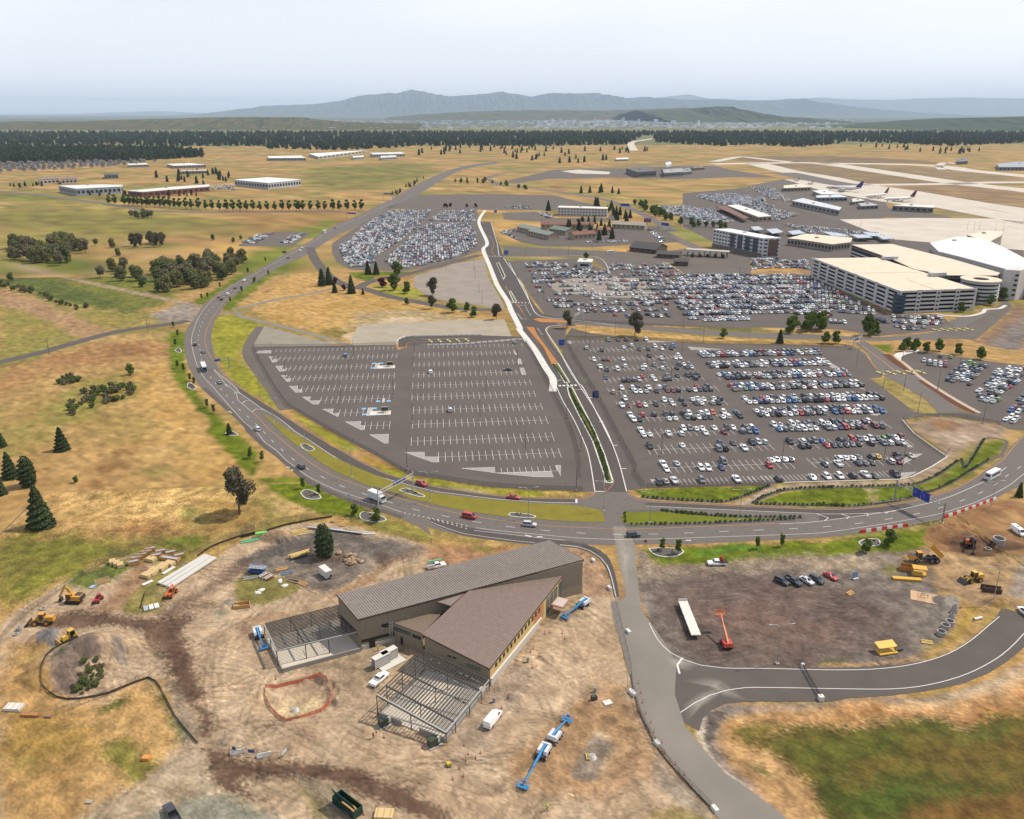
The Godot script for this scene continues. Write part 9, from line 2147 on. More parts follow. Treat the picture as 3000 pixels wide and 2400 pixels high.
# ---- trees -------------------------------------------------------------------------------------------------------
var shrub_meshes:=[]
var far_trees:=[]
var tree_kinds:={}
func leaf_clump(g:Geo,p:Vector3,s:float,out:Vector3,r:RandomNumberGenerator,c:Color)->void:
	g.col=c*r.randf_range(0.7,1.3)
	for k in 2:
		var d:=Vector3(r.randf_range(-1,1),r.randf_range(-0.6,1),r.randf_range(-1,1)).normalized()
		var n:=(out*0.9+d).normalized()
		var u:=n.cross(d).normalized() if n.cross(d).length()>0.05 else Vector3.RIGHT
		var v:=n.cross(u)
		var a:=p - u*s*0.6 - v*s*0.3; var b:=p+u*s*0.55 - v*s*0.45; var e:=p+u*s*0.1+v*s*0.7
		if (e - a).cross(b - a).dot(n)<0:g.tri_n(e,b,a,n,n,n)
		else:g.tri_n(a,b,e,n,n,n)
func make_tree(shape:String,clumps:int,size:float,seed_:int,c:Color,width:float)->Array:
	var r:=RandomNumberGenerator.new()
	r.seed=seed_
	var g:=G(); g.colored=true
	var t:=G()
	t.tube(Vector3.ZERO,Vector3(0,0.9 if shape=="cone" or shape=="egg" else 0.6,0),0.022,0.006,7)
	var lobes:=[]
	if shape != "cone" and shape != "egg":
		for k in 13:
			var y:=r.randf_range(0.24,0.86)
			var w:=width*0.62*(1.0 - absf(y - 0.52)*1.25)
			var q:=Vector3(0,y,0)+Vector3(1,0,0).rotated(Vector3.UP,r.randf()*TAU)*w*r.randf_range(0.35,1.0)
			lobes.append([q,width*r.randf_range(0.24,0.44)*(0.7 if shape=="column" else 1.0)])
			t.tube(Vector3(0,y*0.55,0),q,0.010,0.003,5)
	else:
		for k in 26:
			var y:=0.1+0.82*k/26.0
			var a:=r.randf()*TAU
			t.tube(Vector3(0,y,0),Vector3(cos(a),0.1,sin(a))*width*(1 - y)*0.9+Vector3(0,y - 0.02,0),0.006,0.002,4)
	for i in clumps:
		var p:Vector3; var out:Vector3
		if shape=="cone" or shape=="egg":
			var y:=0.06+0.92*(1.0 - sqrt(r.randf()))
			var a:=r.randf()*TAU
			var tier:=0.72+0.28*sin(y*46.0+a*2.0+seed_)*(0.5+0.5*r.randf())
			var w:=width*(pow(1.0 - y,0.82) if shape=="cone" else sqrt(sin(PI*clampf(0.12+y*0.88,0,1)))*0.8)*tier*(0.55+0.45*sqrt(r.randf()))+0.008
			p=Vector3(cos(a)*w,y - w*0.18,sin(a)*w); out=Vector3(cos(a),0.55,sin(a)).normalized()
		else:
			var l:Array=lobes[r.randi() % lobes.size()]
			var d:=Vector3(r.randfn(),r.randfn()*0.85,r.randfn()).normalized()
			p=l[0]+d*l[1]*pow(r.randf(),0.4); out=(d+Vector3(0,0.35,0)).normalized()
			if p.y<0.08:p.y=0.08+r.randf()*0.1
		leaf_clump(g,p,size*r.randf_range(0.6,1.4),out,r,c)
	return [g.mesh(),t.mesh()]
func tree_library()->void:
	var l:=StandardMaterial3D.new()
	l.vertex_color_use_as_albedo=true; l.roughness=0.8; l.metallic_specular=0.2; l.backlight_enabled=true; l.backlight=Color(0.3,0.35,0.15)
	M.leaf=l
	mat("bark_grey","6c5c50",0.95,0.0,"")
	var spruce:=Color(0.050,0.066,0.030); var pine:=Color(0.06,0.075,0.032); var green:=Color(0.105,0.145,0.030); var olive:=Color(0.15,0.145,0.060); var grey:=Color(0.165,0.145,0.090); var maroon:=Color(0.085,0.022,0.026)
	tree_kinds={"spruce":[make_tree("cone",2600,0.055,1,spruce,0.30),make_tree("cone",2400,0.055,2,spruce*1.2,0.26)],"big_spruce":[make_tree("cone",5200,0.042,3,spruce*1.15,0.34),make_tree("cone",5200,0.042,4,spruce,0.36),make_tree("egg",5600,0.042,9,spruce*1.1,0.33)],"egg_spruce":[make_tree("egg",6000,0.042,19,spruce*1.15,0.32)],"pine":[make_tree("round",1500,0.06,5,pine,0.24),make_tree("round",1300,0.06,6,pine*1.15,0.22)],"leafy":[make_tree("round",2400,0.065,7,green,0.46),make_tree("round",2200,0.065,8,green*0.85,0.42)],"sparse":[make_tree("round",4200,0.032,10,grey*0.62,0.46)],"column":[make_tree("column",700,0.09,11,green*0.9,0.26)],"maroon":[make_tree("round",1300,0.08,12,maroon,0.55)],"grove":[make_tree("round",1900,0.06,13,olive*1.05,0.5),make_tree("round",1700,0.05,14,grey*1.1,0.46),make_tree("round",1900,0.06,15,Color(0.12,0.14,0.055),0.52)],"thicket":[make_tree("round",500,0.12,16,grey*0.9,0.7),make_tree("round",600,0.12,17,Color(0.10,0.125,0.04),0.75)],"avenue":[make_tree("column",900,0.085,18,green*0.8,0.34)]}
	shrub_meshes=[make_tree("round",500,0.14,20,Color(0.085,0.12,0.04),0.8)[0],make_tree("round",500,0.14,21,olive,0.8)[0]]
func tree(kind:String,at:Array,h:float,label:String,group:="",called:="tree")->void:
	var v:Array=tree_kinds[kind][int(absf(at[0]*7+at[1]*3)) % tree_kinds[kind].size()]
	var y:=height_at(at[0],at[1])
	var o:=thing(called,label,"shrub" if called=="shrub" else "tree",Vector3(at[0],y - 0.05,at[1]),fposmod(at[0]*12.9+at[1]*7.3,TAU),group)
	o.scale=Vector3(h,h,h)
	part(o,"crown",v[0],M.leaf)
	part(o,"trunk",v[1],M.bark_grey)
func scatter(kind:String,a:Array,count:int,h0:float,h1:float,label:String,group:String,called:="tree",gap:=4.0)->void:
	var poly:=P(a)
	var lo:=Vector2(1e9,1e9); var hi:=-lo
	for p in poly:
		lo=lo.min(p); hi=hi.max(p)
	var done:=[]
	for t in count*30:
		if done.size()>=count:break
		var p:=Vector2(rng.randf_range(lo.x,hi.x),rng.randf_range(lo.y,hi.y))
		if not Geometry2D.is_point_in_polygon(p,poly):continue
		if done.any(func(q):return q.distance_to(p)<gap):continue
		done.append(p)
	done.sort_custom(func(u,v):return u.x/-u.y<v.x/-v.y)
	var n:=0
	for p in done:
		n+=1
		var h:=rng.randf_range(h0,h1)
		if kind=="":far_trees.append(Transform3D(Basis(Vector3.UP,h*9).scaled(Vector3(h,h,h)),Vector3(p.x,-0.1,p.y)))
		else:tree(kind,[p.x,p.y],h,"%s, %s from left" % [label,ordinal(n)],group,called)
func trees()->void:
	for a in [["big_spruce",[-133.4,-263],15.5,"largest dark conifer in the left field"],["big_spruce",[-152,-297],12.5,"dark conifer right behind the largest one in the left field"],["big_spruce",[-162,-305],11.0,"dark conifer second from the left edge of the field"],["big_spruce",[-154,-332],10.5,"dark conifer standing alone highest in the left field"],["big_spruce",[-181,-338],9.0,"dark conifer cut by the left edge, upper one"],["big_spruce",[-159,-290],9.0,"dark conifer cut by the left edge, lower one"],["sparse",[-69.3,-265.8],17.5,"tall thin-leaved grey-green tree beside the mown verge"],["leafy",[-135.7,-298.4],3.0,"tiny tree alone in the straw field"],["leafy",[-161,-437],6.5,"round tree at the end of the field thicket"],["egg_spruce",[-36.8,-233.8],12.0,"dark conifer inside the fence ring on the gravel turnaround"],["leafy",[-30.1,-261.7],4.5,"bushy tree on the verge left of the gantry bed"],["leafy",[-22.2,-256],5.5,"bushy tree in the bed beside the white gantry leg"],["leafy",[141.3,-224.7],6.0,"round tree below the red and white barriers"],["leafy",[131.8,-221],5.0,"dark bushy tree left of the round tree by the barriers"],["spruce",[206.2,-254.6],6.0,"small conifer at the right edge beside the road"],["spruce",[-90,-344],5.5,"small dark conifer in the curve's planting bed"],
		["spruce",[-90,-672],14.5,"conifer leftmost of the clump by the far lot lane"],["spruce",[-85,-676],15.0,"tallest conifer of the clump by the far lot lane"],["spruce",[-77,-643],9.0,"short conifer in front of the clump by the lane"],["spruce",[-64,-639],14.5,"conifer right of the maroon bushes"],["maroon",[-80,-676],6.0,"maroon tree behind the short conifer"],["maroon",[-71,-651],5.0,"low maroon tree beside the right conifer"],["maroon",[-42,-662],8.0,"maroon tree on the island by the filled lot"],["spruce",[-57,-719],12.0,"dark conifer left of two in front of the filled lot"],["spruce",[-50,-718],11.5,"dark conifer right of two in front of the filled lot"],["leafy",[-32,-705],14.0,"tall olive tree in front of the filled lot"],["leafy",[-32,-649],14.0,"bright green tree at the lane corner"],["leafy",[-22,-635],10.0,"loose light green tree beside the bright green one"],["sparse",[-2,-627],14.0,"tall sparse tree at the edge of the broken lot"],["sparse",[-3,-580],10.0,"sparse tree below the broken lot lane"],["leafy",[11,-567],10.5,"full green tree between the lane and the pale pad"],["leafy",[21,-570],7.0,"smaller green tree right of the full green one"],["leafy",[25,-552],8.0,"light green tree at the pale pad's corner"],["sparse",[40,-544],11.0,"dark sparse tree beside the white walk"],["leafy",[-21,-596],5.5,"small round tree in the golden grass"],["spruce",[-55,-635],5.0,"small bushy conifer right of the clump"],
		["sparse",[83,-517],11.5,"dark tree beside the clay median"],["sparse",[122,-494],15.0,"large dark tree on the strip above the busy lot"],["leafy",[174,-482],6.5,"small tree on the golden strip behind the busy lot"],["leafy",[141,-774],8.0,"round dark tree behind the white service hut"],["spruce",[161,-1191],15.0,"tall lone conifer left of the white hotel"],["spruce",[204,-468],9.0,"small conifer between road and busy lot"],["leafy",[231,-465],7.5,"pale green tree left of its pair by the exit road"],["leafy",[237,-464],8.5,"bright green tree right of its pair by the exit road"],["leafy",[266,-481],14.0,"big spreading tree beside the terminal lot exit"],["leafy",[271,-482],9.0,"smaller tree touching the big spreading one"],["leafy",[414,-570],10.0,"round tree at the foot of the white tower"],["leafy",[361,-536],8.0,"small tree at the garage's front corner"],["leafy",[395,-555],8.0,"tree below the spiral ramp"],["sparse",[385,-560],10.0,"dark thin tree left of the spiral ramp"]]:
		tree(a[0],a[1],a[2],a[3])
	var n:=0
	for a in [[-140,-448],[-135,-441],[-154,-494],[-127,-423],[-123,-416],[-108,-380],[-103,-372],[-75.6,-315.7],[-75.8,-317.1],[-70.3,-312.2],[-50.7,-285.4],[-44.3,-279.1],[68.3,-227.6],[72.7,-225.1],[98.6,-226.3],[107.1,-227],[-168,-540],[-159,-517],[-172,-627],[-169,-632],[-169,-671],[-160,-734],[-149,-615],[-148,-651],[-146,-692],[-141,-723],[-146,-687],[-149,-654],[-156,-792],[-161,-737]]:
		n+=1
		tree("column",a,5.0 if n != 14 else 6.0,"slim young tree on the road verge, %s of them along the curve" % ordinal(n),"young trees on the road verges","sapling")
	n=0
	for x in [690,728,790,820,850,880,905,935,960,990,1020,1055,1085,1120,1150,1187,1222,1265,1310,1345,1390,1430,1470]:
		n+=1
		var t:float=clampf((x - 690.0)/780.0,0,1)
		var p:=Vector2(AV[0],AV[1]).lerp(Vector2(AV[2],AV[3]),t)
		tree("avenue",[p.x,p.y],rng.randf_range(15,18),"green avenue tree, %s from the left end of the row" % ordinal(n),"avenue trees")
	for x in [10,60,112,165,222,283,340,398,453,478,508,567,628,680,740,795,853,915,970]:
		n+=1
		var t:float=(x - 10.0)/960.0
		var p:=Vector2(AV[4],AV[5]).lerp(Vector2(AV[6],AV[7]),t)
		tree("avenue",[p.x,p.y],rng.randf_range(14,17),"green avenue tree, %s from the left end of the row" % ordinal(n),"avenue trees")
	scatter("grove",[-404,-837,-432,-911,-406,-909,-383,-934,-348,-886,-327,-830,-334,-782,-377,-806],46,11,16,"grey-green tree in the left-hand grove","trees of the left-hand grove","tree",5.0)
	scatter("grove",[-281,-722,-275,-745,-248,-742,-220,-778,-189,-817,-167,-780,-172,-735,-175,-674,-187,-653,-206,-653,-233,-680],58,9,15,"grey-green tree in the larger grove beside the curve","trees of the grove beside the curve","tree",5.0)
	scatter("sparse",[-309,-887,-311,-927,-287,-934,-273,-897,-287,-889],12,10,14,"half-bare tree in the small grove behind the large one","trees of the half-bare grove","tree",5.0)
	scatter("grove",[-400,-1149,-397,-1177,-371,-1190,-360,-1160,-372,-1144],8,8,11,"dark rounded tree in the clump below the avenue","trees of the clump below the avenue","tree",6.0)
	scatter("thicket",[-166,-369,-179,-406,-171,-415,-155,-417,-147,-403,-156,-388,-161,-377],34,2.2,4.0,"greyish bush in the thicket of the straw field","bushes of the field thicket","shrub",2.2)
	scatter("thicket",[-197,-428,-193,-437,-184,-432,-183,-423,-192,-422],9,2.4,3.6,"green bush in the low row above the thicket","bushes above the thicket","shrub",2.0)
	scatter("thicket",[-350,-706,-323,-688,-302,-666,-268,-622,-248,-616,-242,-603,-254,-600,-298,-652,-340,-685],26,2.0,4.5,"green bush along the ditch at the left","bushes along the ditch","shrub",4.0)
	scatter("thicket",[-89.3,-174.1,-89.1,-182.2,-84.7,-184.1,-83.6,-178,-84.6,-174.5,-87.5,-172.2],22,0.9,2.0,"bright green bush on the spoil mound","bushes on the spoil mound","shrub",1.0)
	for a in [["grove",[-327,-893],10.0],["grove",[-303,-839],8.0],["grove",[-349,-908],8.0],["grove",[-347,-717],7.0],["grove",[-279,-754],12.0],["leafy",[-238,-939],7.0],["leafy",[-212,-918],6.0],["leafy",[-209,-941],5.0]]:tree(a[0],a[1],a[2],"lone tree in the fields above the service road","lone trees of the upper fields")
	scatter("spruce",[159,-1051,188,-1061,215,-1059,208,-986,208,-912,191,-904,167,-887,179,-967,153,-969],20,9,14,"dark conifer among the motel roofs","conifers among the motel roofs","tree",7.0)
	scatter("spruce",[240,-1293,260,-1236,261,-1054,231,-1057,240,-1187],14,9,14,"dark conifer between the white hotel and terminal lane","conifers by the white hotel","tree",8.0)
	scatter("leafy",[299,-1269,311,-1268,304,-1064,290,-1045],20,8,12,"bright green tree along the terminal lane","trees along the terminal lane","tree",6.0)
	scatter("leafy",[299,-1032,315,-1012,347,-985,341,-974,308,-989],9,8,11,"green tree in front of the rental lots","trees before the rental lots","tree",7.0)
	scatter("leafy",[221,-500,247,-504,243,-491,219,-490],6,10,13,"dark green tree of the group below the terminal lot","trees below the terminal lot","tree",6.0)
	scatter("leafy",[261,-448,280,-452,290,-443,287,-439,263,-441],6,6,8,"round tree on the corner lawn by the staff lot","trees on the corner lawn","tree",5.0)
	for a in [[295,-434],[302,-424]]:tree("leafy",a,7.5,"round tree at the back edge of the staff lot","trees behind the staff lot")
	scatter("",[-93,-2738,175,-2927,270,-2358,399,-2346,653,-2670,870,-3408,534,-3144,349,-3624,208,-3469,-5,-3488],70,12,20,"","","",25.0)
	scatter("spruce",[249,-1454,295,-1480,323,-1418,303,-1449],7,10,16,"dark pine beside the empty road left of the hangars","pines left of the hangars","tree",12.0)
	scatter("",[-73,-1455,-46,-1647,-15,-1850,-11,-1805,-44,-1560,-64,-1426],18,5,8,"","","",8.0)
	scatter("leafy",[14,-1718,105,-1772,124,-1669,192,-1522,182,-1491,126,-1613],16,6,11,"tree along the lane beyond the empty lot","trees beyond the empty lot","tree",9.0)
	scatter("",[-615,-1534,-521,-1525,-379,-1483,-367,-1453,-497,-1452,-585,-1488],26,6,10,"","","",12.0)
	scatter("",[-613,-1906,-531,-2103,-412,-1887,-407,-1718,-434,-1683,-547,-1790],26,10,16,"","","",16.0)
	scatter("",[-807,-1699,-753,-1731,-719,-1691,-762,-1660],10,6,10,"","","",12.0)
	scatter("",[1735,-3496,1892,-3482,1847,-3164,2027,-3006,1706,-2730,1712,-3035],24,12,20,"","","",25.0)
	scatter("maroon",[16,-1259,64,-1254,64,-1244,16,-1245],6,5,6,"round dark red tree between the far lots","dark red trees between the lots","tree",8.0)
const AV:=[-483,-1333,-278,-1222,-269,-1225,-100,-1216]
# ---- far land ------------------------------------------------------------------------------------------------------
func border_shrubs()->void:
	var mm:=MultiMesh.new()
	mm.transform_format=MultiMesh.TRANSFORM_3D; mm.mesh=shrub_meshes[0]
	mm.mesh.surface_set_material(0,M.leaf)
	var q:=[]
	for a in [[71.7,-266.3,80.1,-264,89.8,-261.9,98.6,-260.3,105.3,-262.5,112.5,-266.7,120.9,-271.9],[109.3,-258.2,114.4,-262.4,123.4,-267.2,132.5,-268.4,143.3,-268.2],[110.4,-257.4,131.8,-254.3,139.7,-253.2],[75.7,-255.3,88,-251.4,103.5,-248,122,-245.8],[76.2,-254.8,87.8,-250.9,103.3,-247.6],[62.9,-246.2,79.4,-245,99,-244.8,119,-245],[62.4,-254.2,61.8,-251.4,61,-247.2],[138.2,-268.5,156,-267.7,170.5,-267.5,176.8,-268.8,189,-276,205,-288,203,-281,229,-309],[132.1,-255.1,141.4,-252.8,150.9,-253.6,164.4,-256.5,178.5,-262.3,189.8,-268.8,203,-278,216,-287],[65,-392,65,-368,66,-343,65.5,-319.8,64.3,-298.8,62.2,-282],[65,-392,64,-363,64,-339,64.3,-317.7,63.1,-297,61.5,-281.2],[63,-435,65,-404],[57,-759,57,-693]]:
		var p:=curve(a,1.0)
		var l:=length_of(p)
		var s:=0.0
		while s<l:
			var e:=cut(p,s,s+0.2)
			if e.size():q.append(Transform3D(Basis(Vector3.UP,s).scaled(Vector3.ONE*rng.randf_range(0.6,1.1)),Vector3(e[0].x,0.05,e[0].y)))
			s+=rng.randf_range(1.3,2.0)
	mm.instance_count=q.size()
	for i in q.size():mm.set_instance_transform(i,q[i])
	var o:=MultiMeshInstance3D.new()
	o.name="border_shrubs"; o.multimesh=mm
	o.set_meta("kind","stuff"); o.set_meta("label","rows of small dark shrubs edging the verges and medians"); o.set_meta("category","shrubs")
	add_child(o)
func forest()->void:
	var root:=Node3D.new()
	root.name="pine_forest"
	root.set_meta("kind","stuff"); root.set_meta("label","broad dark pine forest along the horizon with outliers on the far plain"); root.set_meta("category","forest")
	add_child(root)
	var r:=RandomNumberGenerator.new()
	r.seed=99
	var lists:=[[],[],[]]
	for z in [[-1154,-2452,-1000,-2475,-854,-2540,-705,-2775,-764,-3014,-988,-3284,-1319,-3427,-1594,-3409],[-2027,-3808,-1432,-3935,-1337,-3889,-1079,-3721,-697,-3686,-618,-3421,-326,-3223,-44,-3626,281,-3596,475,-3578,840,-3726,1130,-4711,1267,-5203,-653,-5132,-1436,-4801,-2178,-4677,-2498,-4706],[1199,-4705,1038,-3951,1093,-3741,1199,-3511,1375,-3677,1443,-3355,1736,-3643,1988,-4044,2034,-3816,2134,-3425,2410,-3581,3126,-3986,3883,-4961,2934,-5049,1510,-5180],[-2658,-4721,-2178,-4677,-1436,-4801,-653,-5132,1267,-5203,1510,-5180,2934,-5049,3883,-4961,4371,-5446,1711,-5876,-2838,-6111,-3386,-6030]]:
		var poly:=P(z)
		var lo:=Vector2(1e9,1e9); var hi:=-lo
		for p in poly:
			lo=lo.min(p); hi=hi.max(p)
		var step:=17.0 if lists[0].size()<9000 and poly[0].y>-3000 else 30.0
		var y:=hi.y
		while y>lo.y:
			var far:=clampf((-y - 2500.0)/3500.0,0,2)
			var s:=step*(1.0+far*0.8)
			var x:=lo.x
			while x<hi.x:
				var p:=Vector2(x+r.randf_range(-s,s)*0.5,y+r.randf_range(-s,s)*0.5)
				if Geometry2D.is_point_in_polygon(p,poly):
					var h:=r.randf_range(15,27)
					lists[r.randi() % 3].append(Transform3D(Basis(Vector3.UP,r.randf()*TAU).scaled(Vector3(h*(1.0+far*0.6),h,h*(1.0+far*0.6))),Vector3(p.x,-0.5,p.y)))
				x+=s
			y -= s
	for q in far_trees:lists[r.randi() % 3].append(q)
	for k in 3:
		var t:=make_tree("cone",90,0.17,40+k,Color(0.048,0.064,0.036)*(0.8+0.25*k),0.26)
		t[0].surface_set_material(0,M.leaf)
		var mm:=MultiMesh.new()
		mm.transform_format=MultiMesh.TRANSFORM_3D; mm.mesh=t[0]; mm.instance_count=lists[k].size()
		for i in lists[k].size():mm.set_instance_transform(i,lists[k][i])
		var mi:=MultiMeshInstance3D.new()
		mi.name="forest_pines"; mi.multimesh=mm; mi.set_meta("kind","stuff")
		root.add_child(mi,true)
	print("forest ",lists[0].size()+lists[1].size()+lists[2].size())
func hills(called:String,a:Array,deep:float,hex:String,hex2:String,rough:float,seed_:int)->void:
	var pts:=[]
	for i in range(0,a.size(),3):pts.append(Vector3(a[i],a[i+1],a[i+2]))
	var crest:=[]
	var f:=FastNoiseLite.new(); f.seed=seed_; f.frequency=0.9
	for i in pts.size() - 1:
		for k in 12:crest.append(pts[i].lerp(pts[i+1],smoothstep(0,1,k/12.0)*0.5+k/24.0))
	crest.append(pts[-1])
	var g:=G(); g.colored=true
	var c0:=lit(hex); var c1:=lit(hex2)
	var rows:=10
	var grid:=[]
	for j in rows*2+1:
		var line_:=[]
		var t:=absf(j - rows)/float(rows)
		for i in crest.size():
			var n:=f.get_noise_2d(i*0.35,j*0.55)
			var p:Vector3=crest[i]
			var y:float=maxf(p.y,5)*(1.0 - smoothstep(0,1,t)*0.97)*(1.0+n*rough*t*(1.3 - t)*2.0)
			line_.append([Vector3(p.x,y if t<0.99 else -3.0,p.z+(rows - j)/float(rows)*-deep+n*deep*0.05),clampf(0.5+n*1.6,0,1)])
		grid.append(line_)
	for j in rows*2:
		for i in crest.size() - 1:
			g.col=c0.lerp(c1,grid[j][i][1])
			var q:=[grid[j][i][0],grid[j][i+1][0],grid[j+1][i+1][0],grid[j+1][i][0]]
			g.quad_out(q[0],q[1],q[2],q[3],(q[0]+q[2])*0.5 - Vector3(0,900,0))
	var m:=StandardMaterial3D.new()
	m.vertex_color_use_as_albedo=true; m.roughness=0.95; m.metallic_specular=0.1
	structure(called,g,m)
func far_land()->void:
	border_shrubs()
	forest()
	hills("hills",[-5370,23,-9330,-4270,34,-9230,-4030,49,-9210,-3750,41,-9180,-3480,49,-9160,-3010,64,-9110,-2540,74,-9070,-2220,86,-9040,-1750,89,-9000,-1280,86,-8960,-1130,64,-8940,-880,44,-8920,-570,34,-8890,-100,23,-8850],1800,"46543c","6c6448",0.5,3)
	hills("hills",[3800,-15,-7880,4020,6,-7860,4230,33,-7840,4520,64,-7820,4810,81,-7790,5100,86,-7760,5470,94,-7730,6260,103,-7660],1700,"4c5844","566250",0.4,4)
	hills("hills",[3220,159,-13760,3960,182,-13690,4210,201,-13670,4530,225,-13640,4780,173,-13620,5090,107,-13590,5360,79,-13560,5720,60,-13530],2600,"46543c","5c6048",0.4,5)
	hills("hills",[-840,40,-18150,-200,95,-18090,600,140,-18020,1400,170,-17950,2680,179,-17830,3640,173,-17740,4600,206,-17650,5090,221,-17610,5420,185,-17580],3000,"6c6450","50583c",0.4,6)
	hills("mountains",[-15840,-137,-43640,-12840,-45,-43360,-10580,61,-43150,-9070,259,-43010,-7560,435,-42880,-5320,512,-42670,-4570,610,-42600,-4150,659,-42560,-3620,799,-42510,-3020,918,-42460,-2430,938,-42400,-1900,1008,-42350,-1540,973,-42320,-860,1147,-42260,-420,1078,-42220,320,938,-42150,910,848,-42090,1800,904,-42010,2540,959,-41940,3350,1043,-41870,4020,938,-41810,4760,834,-41740,5210,918,-41700,5800,1008,-41640,6540,973,-41580,7580,994,-41480,8470,890,-41400,9070,764,-41340,9950,820,-41260,10620,778,-41200,11150,750,-41150,11860,694,-41080,12830,722,-41000,13790,729,-40910,14840,659,-40810,15730,645,-40730,16320,659,-40670,16980,750,-40610,17510,659,-40560,18570,519,-40470,19700,379,-40360,21210,238,-40220,23100,97,-40050],6000,"3c4a3a","4c5644",0.45,7)
	hills("mountains",[-37770,-104,-67760,-30930,-82,-67120,-26370,-29,-66700,-22930,133,-66390,-19510,241,-66070,-16120,79,-65760,15810,1096,-62810,18390,1362,-62580,19200,1149,-62500,21480,936,-62290,24190,990,-62040,27790,1139,-61710,29380,1043,-61560,32790,990,-61250,35030,1096,-61040,37850,1149,-60780,40690,1096,-60520,42450,1075,-60360,47510,936,-59890],8000,"3c4a3a","4c5644",0.3,8)
	var r:=RandomNumberGenerator.new()
	r.seed=5
	var mm:=MultiMesh.new()
	mm.transform_format=MultiMesh.TRANSFORM_3D; mm.use_colors=true
	var b:=G().box(Vector3(0,0.5,0),Vector3.ONE)
	var am:=b.mesh()
	var bm:=StandardMaterial3D.new(); bm.vertex_color_use_as_albedo=true; bm.roughness=0.8
	am.surface_set_material(0,bm)
	mm.mesh=am
	var list:=[]
	for k in 1700:
		var d:=r.randf_range(7500,16000)
		var x:=r.randf_range(-0.16,0.5)*d
		if r.randf()<0.45:x=r.randf_range(0.12,0.42)*d
		var tall:=r.randf()<0.03
		list.append([Transform3D(Basis.IDENTITY.scaled(Vector3(r.randf_range(14,60),r.randf_range(18,60) if tall else r.randf_range(5,13),r.randf_range(14,40))),Vector3(x,0,-d)),Color.WHITE*r.randf_range(0.3,0.75)])
	mm.instance_count=list.size()
	for i in list.size():
		mm.set_instance_transform(i,list[i][0]); mm.set_instance_color(i,list[i][1])
	var town:=MultiMeshInstance3D.new()
	town.name="distant_town"; town.multimesh=mm
	town.set_meta("kind","stuff"); town.set_meta("label","pale buildings of the distant town in the valley"); town.set_meta("category","town")
	add_child(town)
	var wall_m:=mat("house_wall","b4b0ac",0.8,0.0,""); var roofs:=[mat("house_roof","5c5c62",0.8,0.0,""),mat("house_roof_dark","4a4a50",0.8,0.0,""),mat("house_roof_brown","6c6258",0.8,0.0,"")]
	var wg:=G().box(Vector3(0,2.6,0),Vector3(11,5.2,9)).mesh()
	var rg:=G()
	rg.hexa([Vector3(-6,5.1,-5),Vector3(6,5.1,-5),Vector3(6,5.1,5),Vector3(-6,5.1,5),Vector3(-5.4,8.2,-0.1),Vector3(5.4,8.2,-0.1),Vector3(5.4,8.2,0.1),Vector3(-5.4,8.2,0.1)])
	var rgm:=rg.mesh()
	var poly:=P([-1046,-2069,-987,-2090,-889,-2194,-808,-2281,-785,-2455,-766,-2532,-854,-2606,-988,-2552,-1056,-2511,-1164,-2475,-1234,-2452])
	var lo:=Vector2(1e9,1e9); var hi:=-lo
	for p in poly:
		lo=lo.min(p); hi=hi.max(p)
	var y:=hi.y; var cnt:=0
	while y>lo.y:
		var x:=lo.x
		while x<hi.x:
			if Geometry2D.is_point_in_polygon(Vector2(x,y),poly) and r.randf()<0.85 and cnt<190:
				cnt+=1
				var o:=thing("house","grey-roofed house of the far housing estate at the left","house",Vector3(x+r.randf_range(-4,4),0,y+r.randf_range(-4,4)),[0.0,PI/2][r.randi() % 2]+0.3,"houses of the far estate")
				part(o,"wall",wg,wall_m); part(o,"roof",rgm,roofs[r.randi() % 3])
			x+=27
		y -= 42
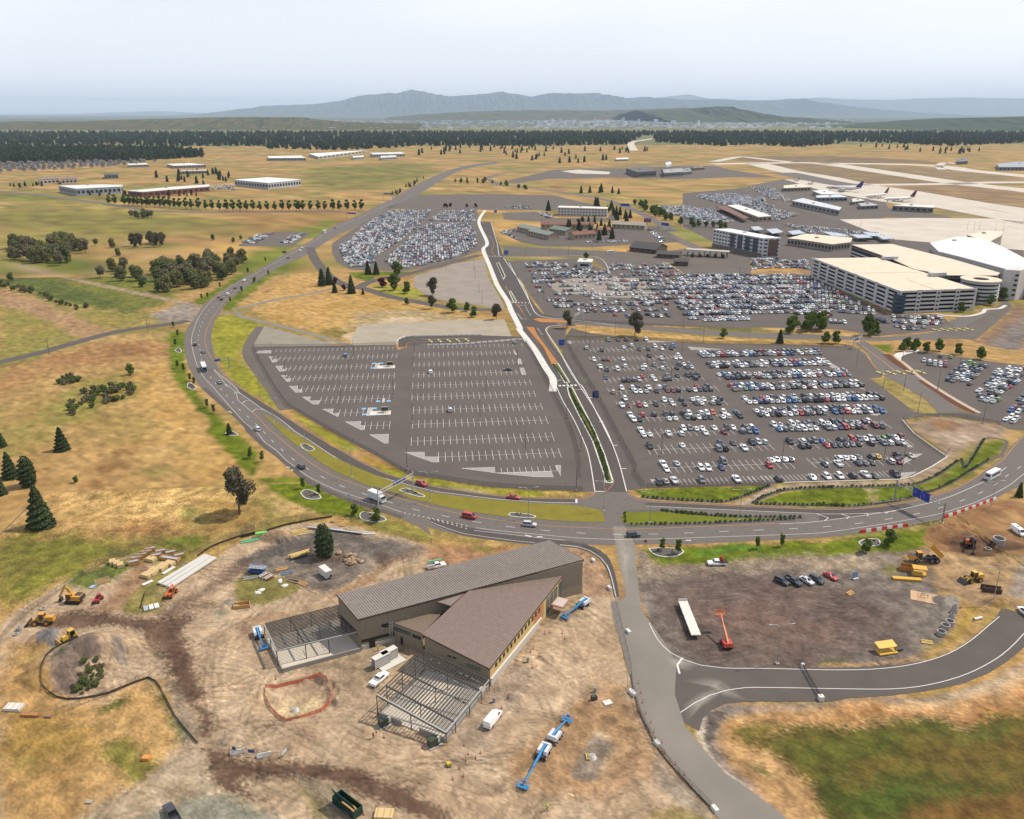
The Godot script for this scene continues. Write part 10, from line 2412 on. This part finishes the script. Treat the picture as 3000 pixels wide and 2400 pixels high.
func _ready()->void:
	rng.seed=4242
	view_and_light()
	textures()
	terrain()
	roads()
	lots_of_cars()
	site_building()
	machines()
	site_goods()
	traffic()
	terminal()
	lamps()
	tree_library()
	signs()
	trees()
	far_land()
func view_and_light()->void:
	var cam:=Camera3D.new()
	cam.name="camera"
	cam.fov=52.191
	cam.near=1.0
	cam.far=150000.0
	cam.position=Vector3(0,130,0)
	cam.rotation_degrees=Vector3(-19.55,-5.27,0)
	add_child(cam)
	cam.current=true
	var env:=Environment.new()
	env.background_mode=Environment.BG_SKY
	var sky:=Sky.new()
	var sm:=ProceduralSkyMaterial.new()
	sm.sky_top_color=Color(0.77,0.81,0.90)
	sm.sky_horizon_color=Color(0.95,0.955,0.965)
	sm.sky_curve=0.25
	sm.ground_bottom_color=Color(0.45,0.42,0.36)
	sm.ground_horizon_color=Color(0.80,0.84,0.88)
	var wisps:=FastNoiseLite.new()
	wisps.seed=8; wisps.frequency=0.011; wisps.fractal_octaves=5
	var im:=wisps.get_seamless_image(256,512)
	im.resize(1024,512,Image.INTERPOLATE_CUBIC)
	im.convert(Image.FORMAT_L8)
	var d:=im.get_data()
	var px:=PackedByteArray()
	px.resize(d.size()*4)
	for i in d.size():
		px[i*4]=255; px[i*4+1]=255; px[i*4+2]=250; px[i*4+3]=clampi(int((d[i] - 95)*0.42),0,60)
	sm.sky_cover=ImageTexture.create_from_image(Image.create_from_data(1024,512,false,Image.FORMAT_RGBA8,px))
	sky.sky_material=sm
	env.sky=sky
	env.tonemap_mode=Environment.TONE_MAPPER_LINEAR
	env.tonemap_exposure=1.18
	env.fog_enabled=true
	env.fog_density=0.000024
	env.fog_light_color=Color(0.84,0.92,1.0)
	env.sdfgi_enabled=true
	env.ssao_enabled=true
	env.ssil_enabled=true
	var we:=WorldEnvironment.new()
	we.name="world_environment"
	we.environment=env
	add_child(we)
	var sun:=DirectionalLight3D.new()
	sun.name="sun"
	sun.light_energy=1.5
	sun.light_color=Color(1.0,0.965,0.90)
	sun.light_angular_distance=0.53
	sun.shadow_enabled=true
	var l:=Vector3(-0.705,-1.0,0.172).normalized()
	sun.basis=Basis.looking_at(l,Vector3.UP)
	add_child(sun)
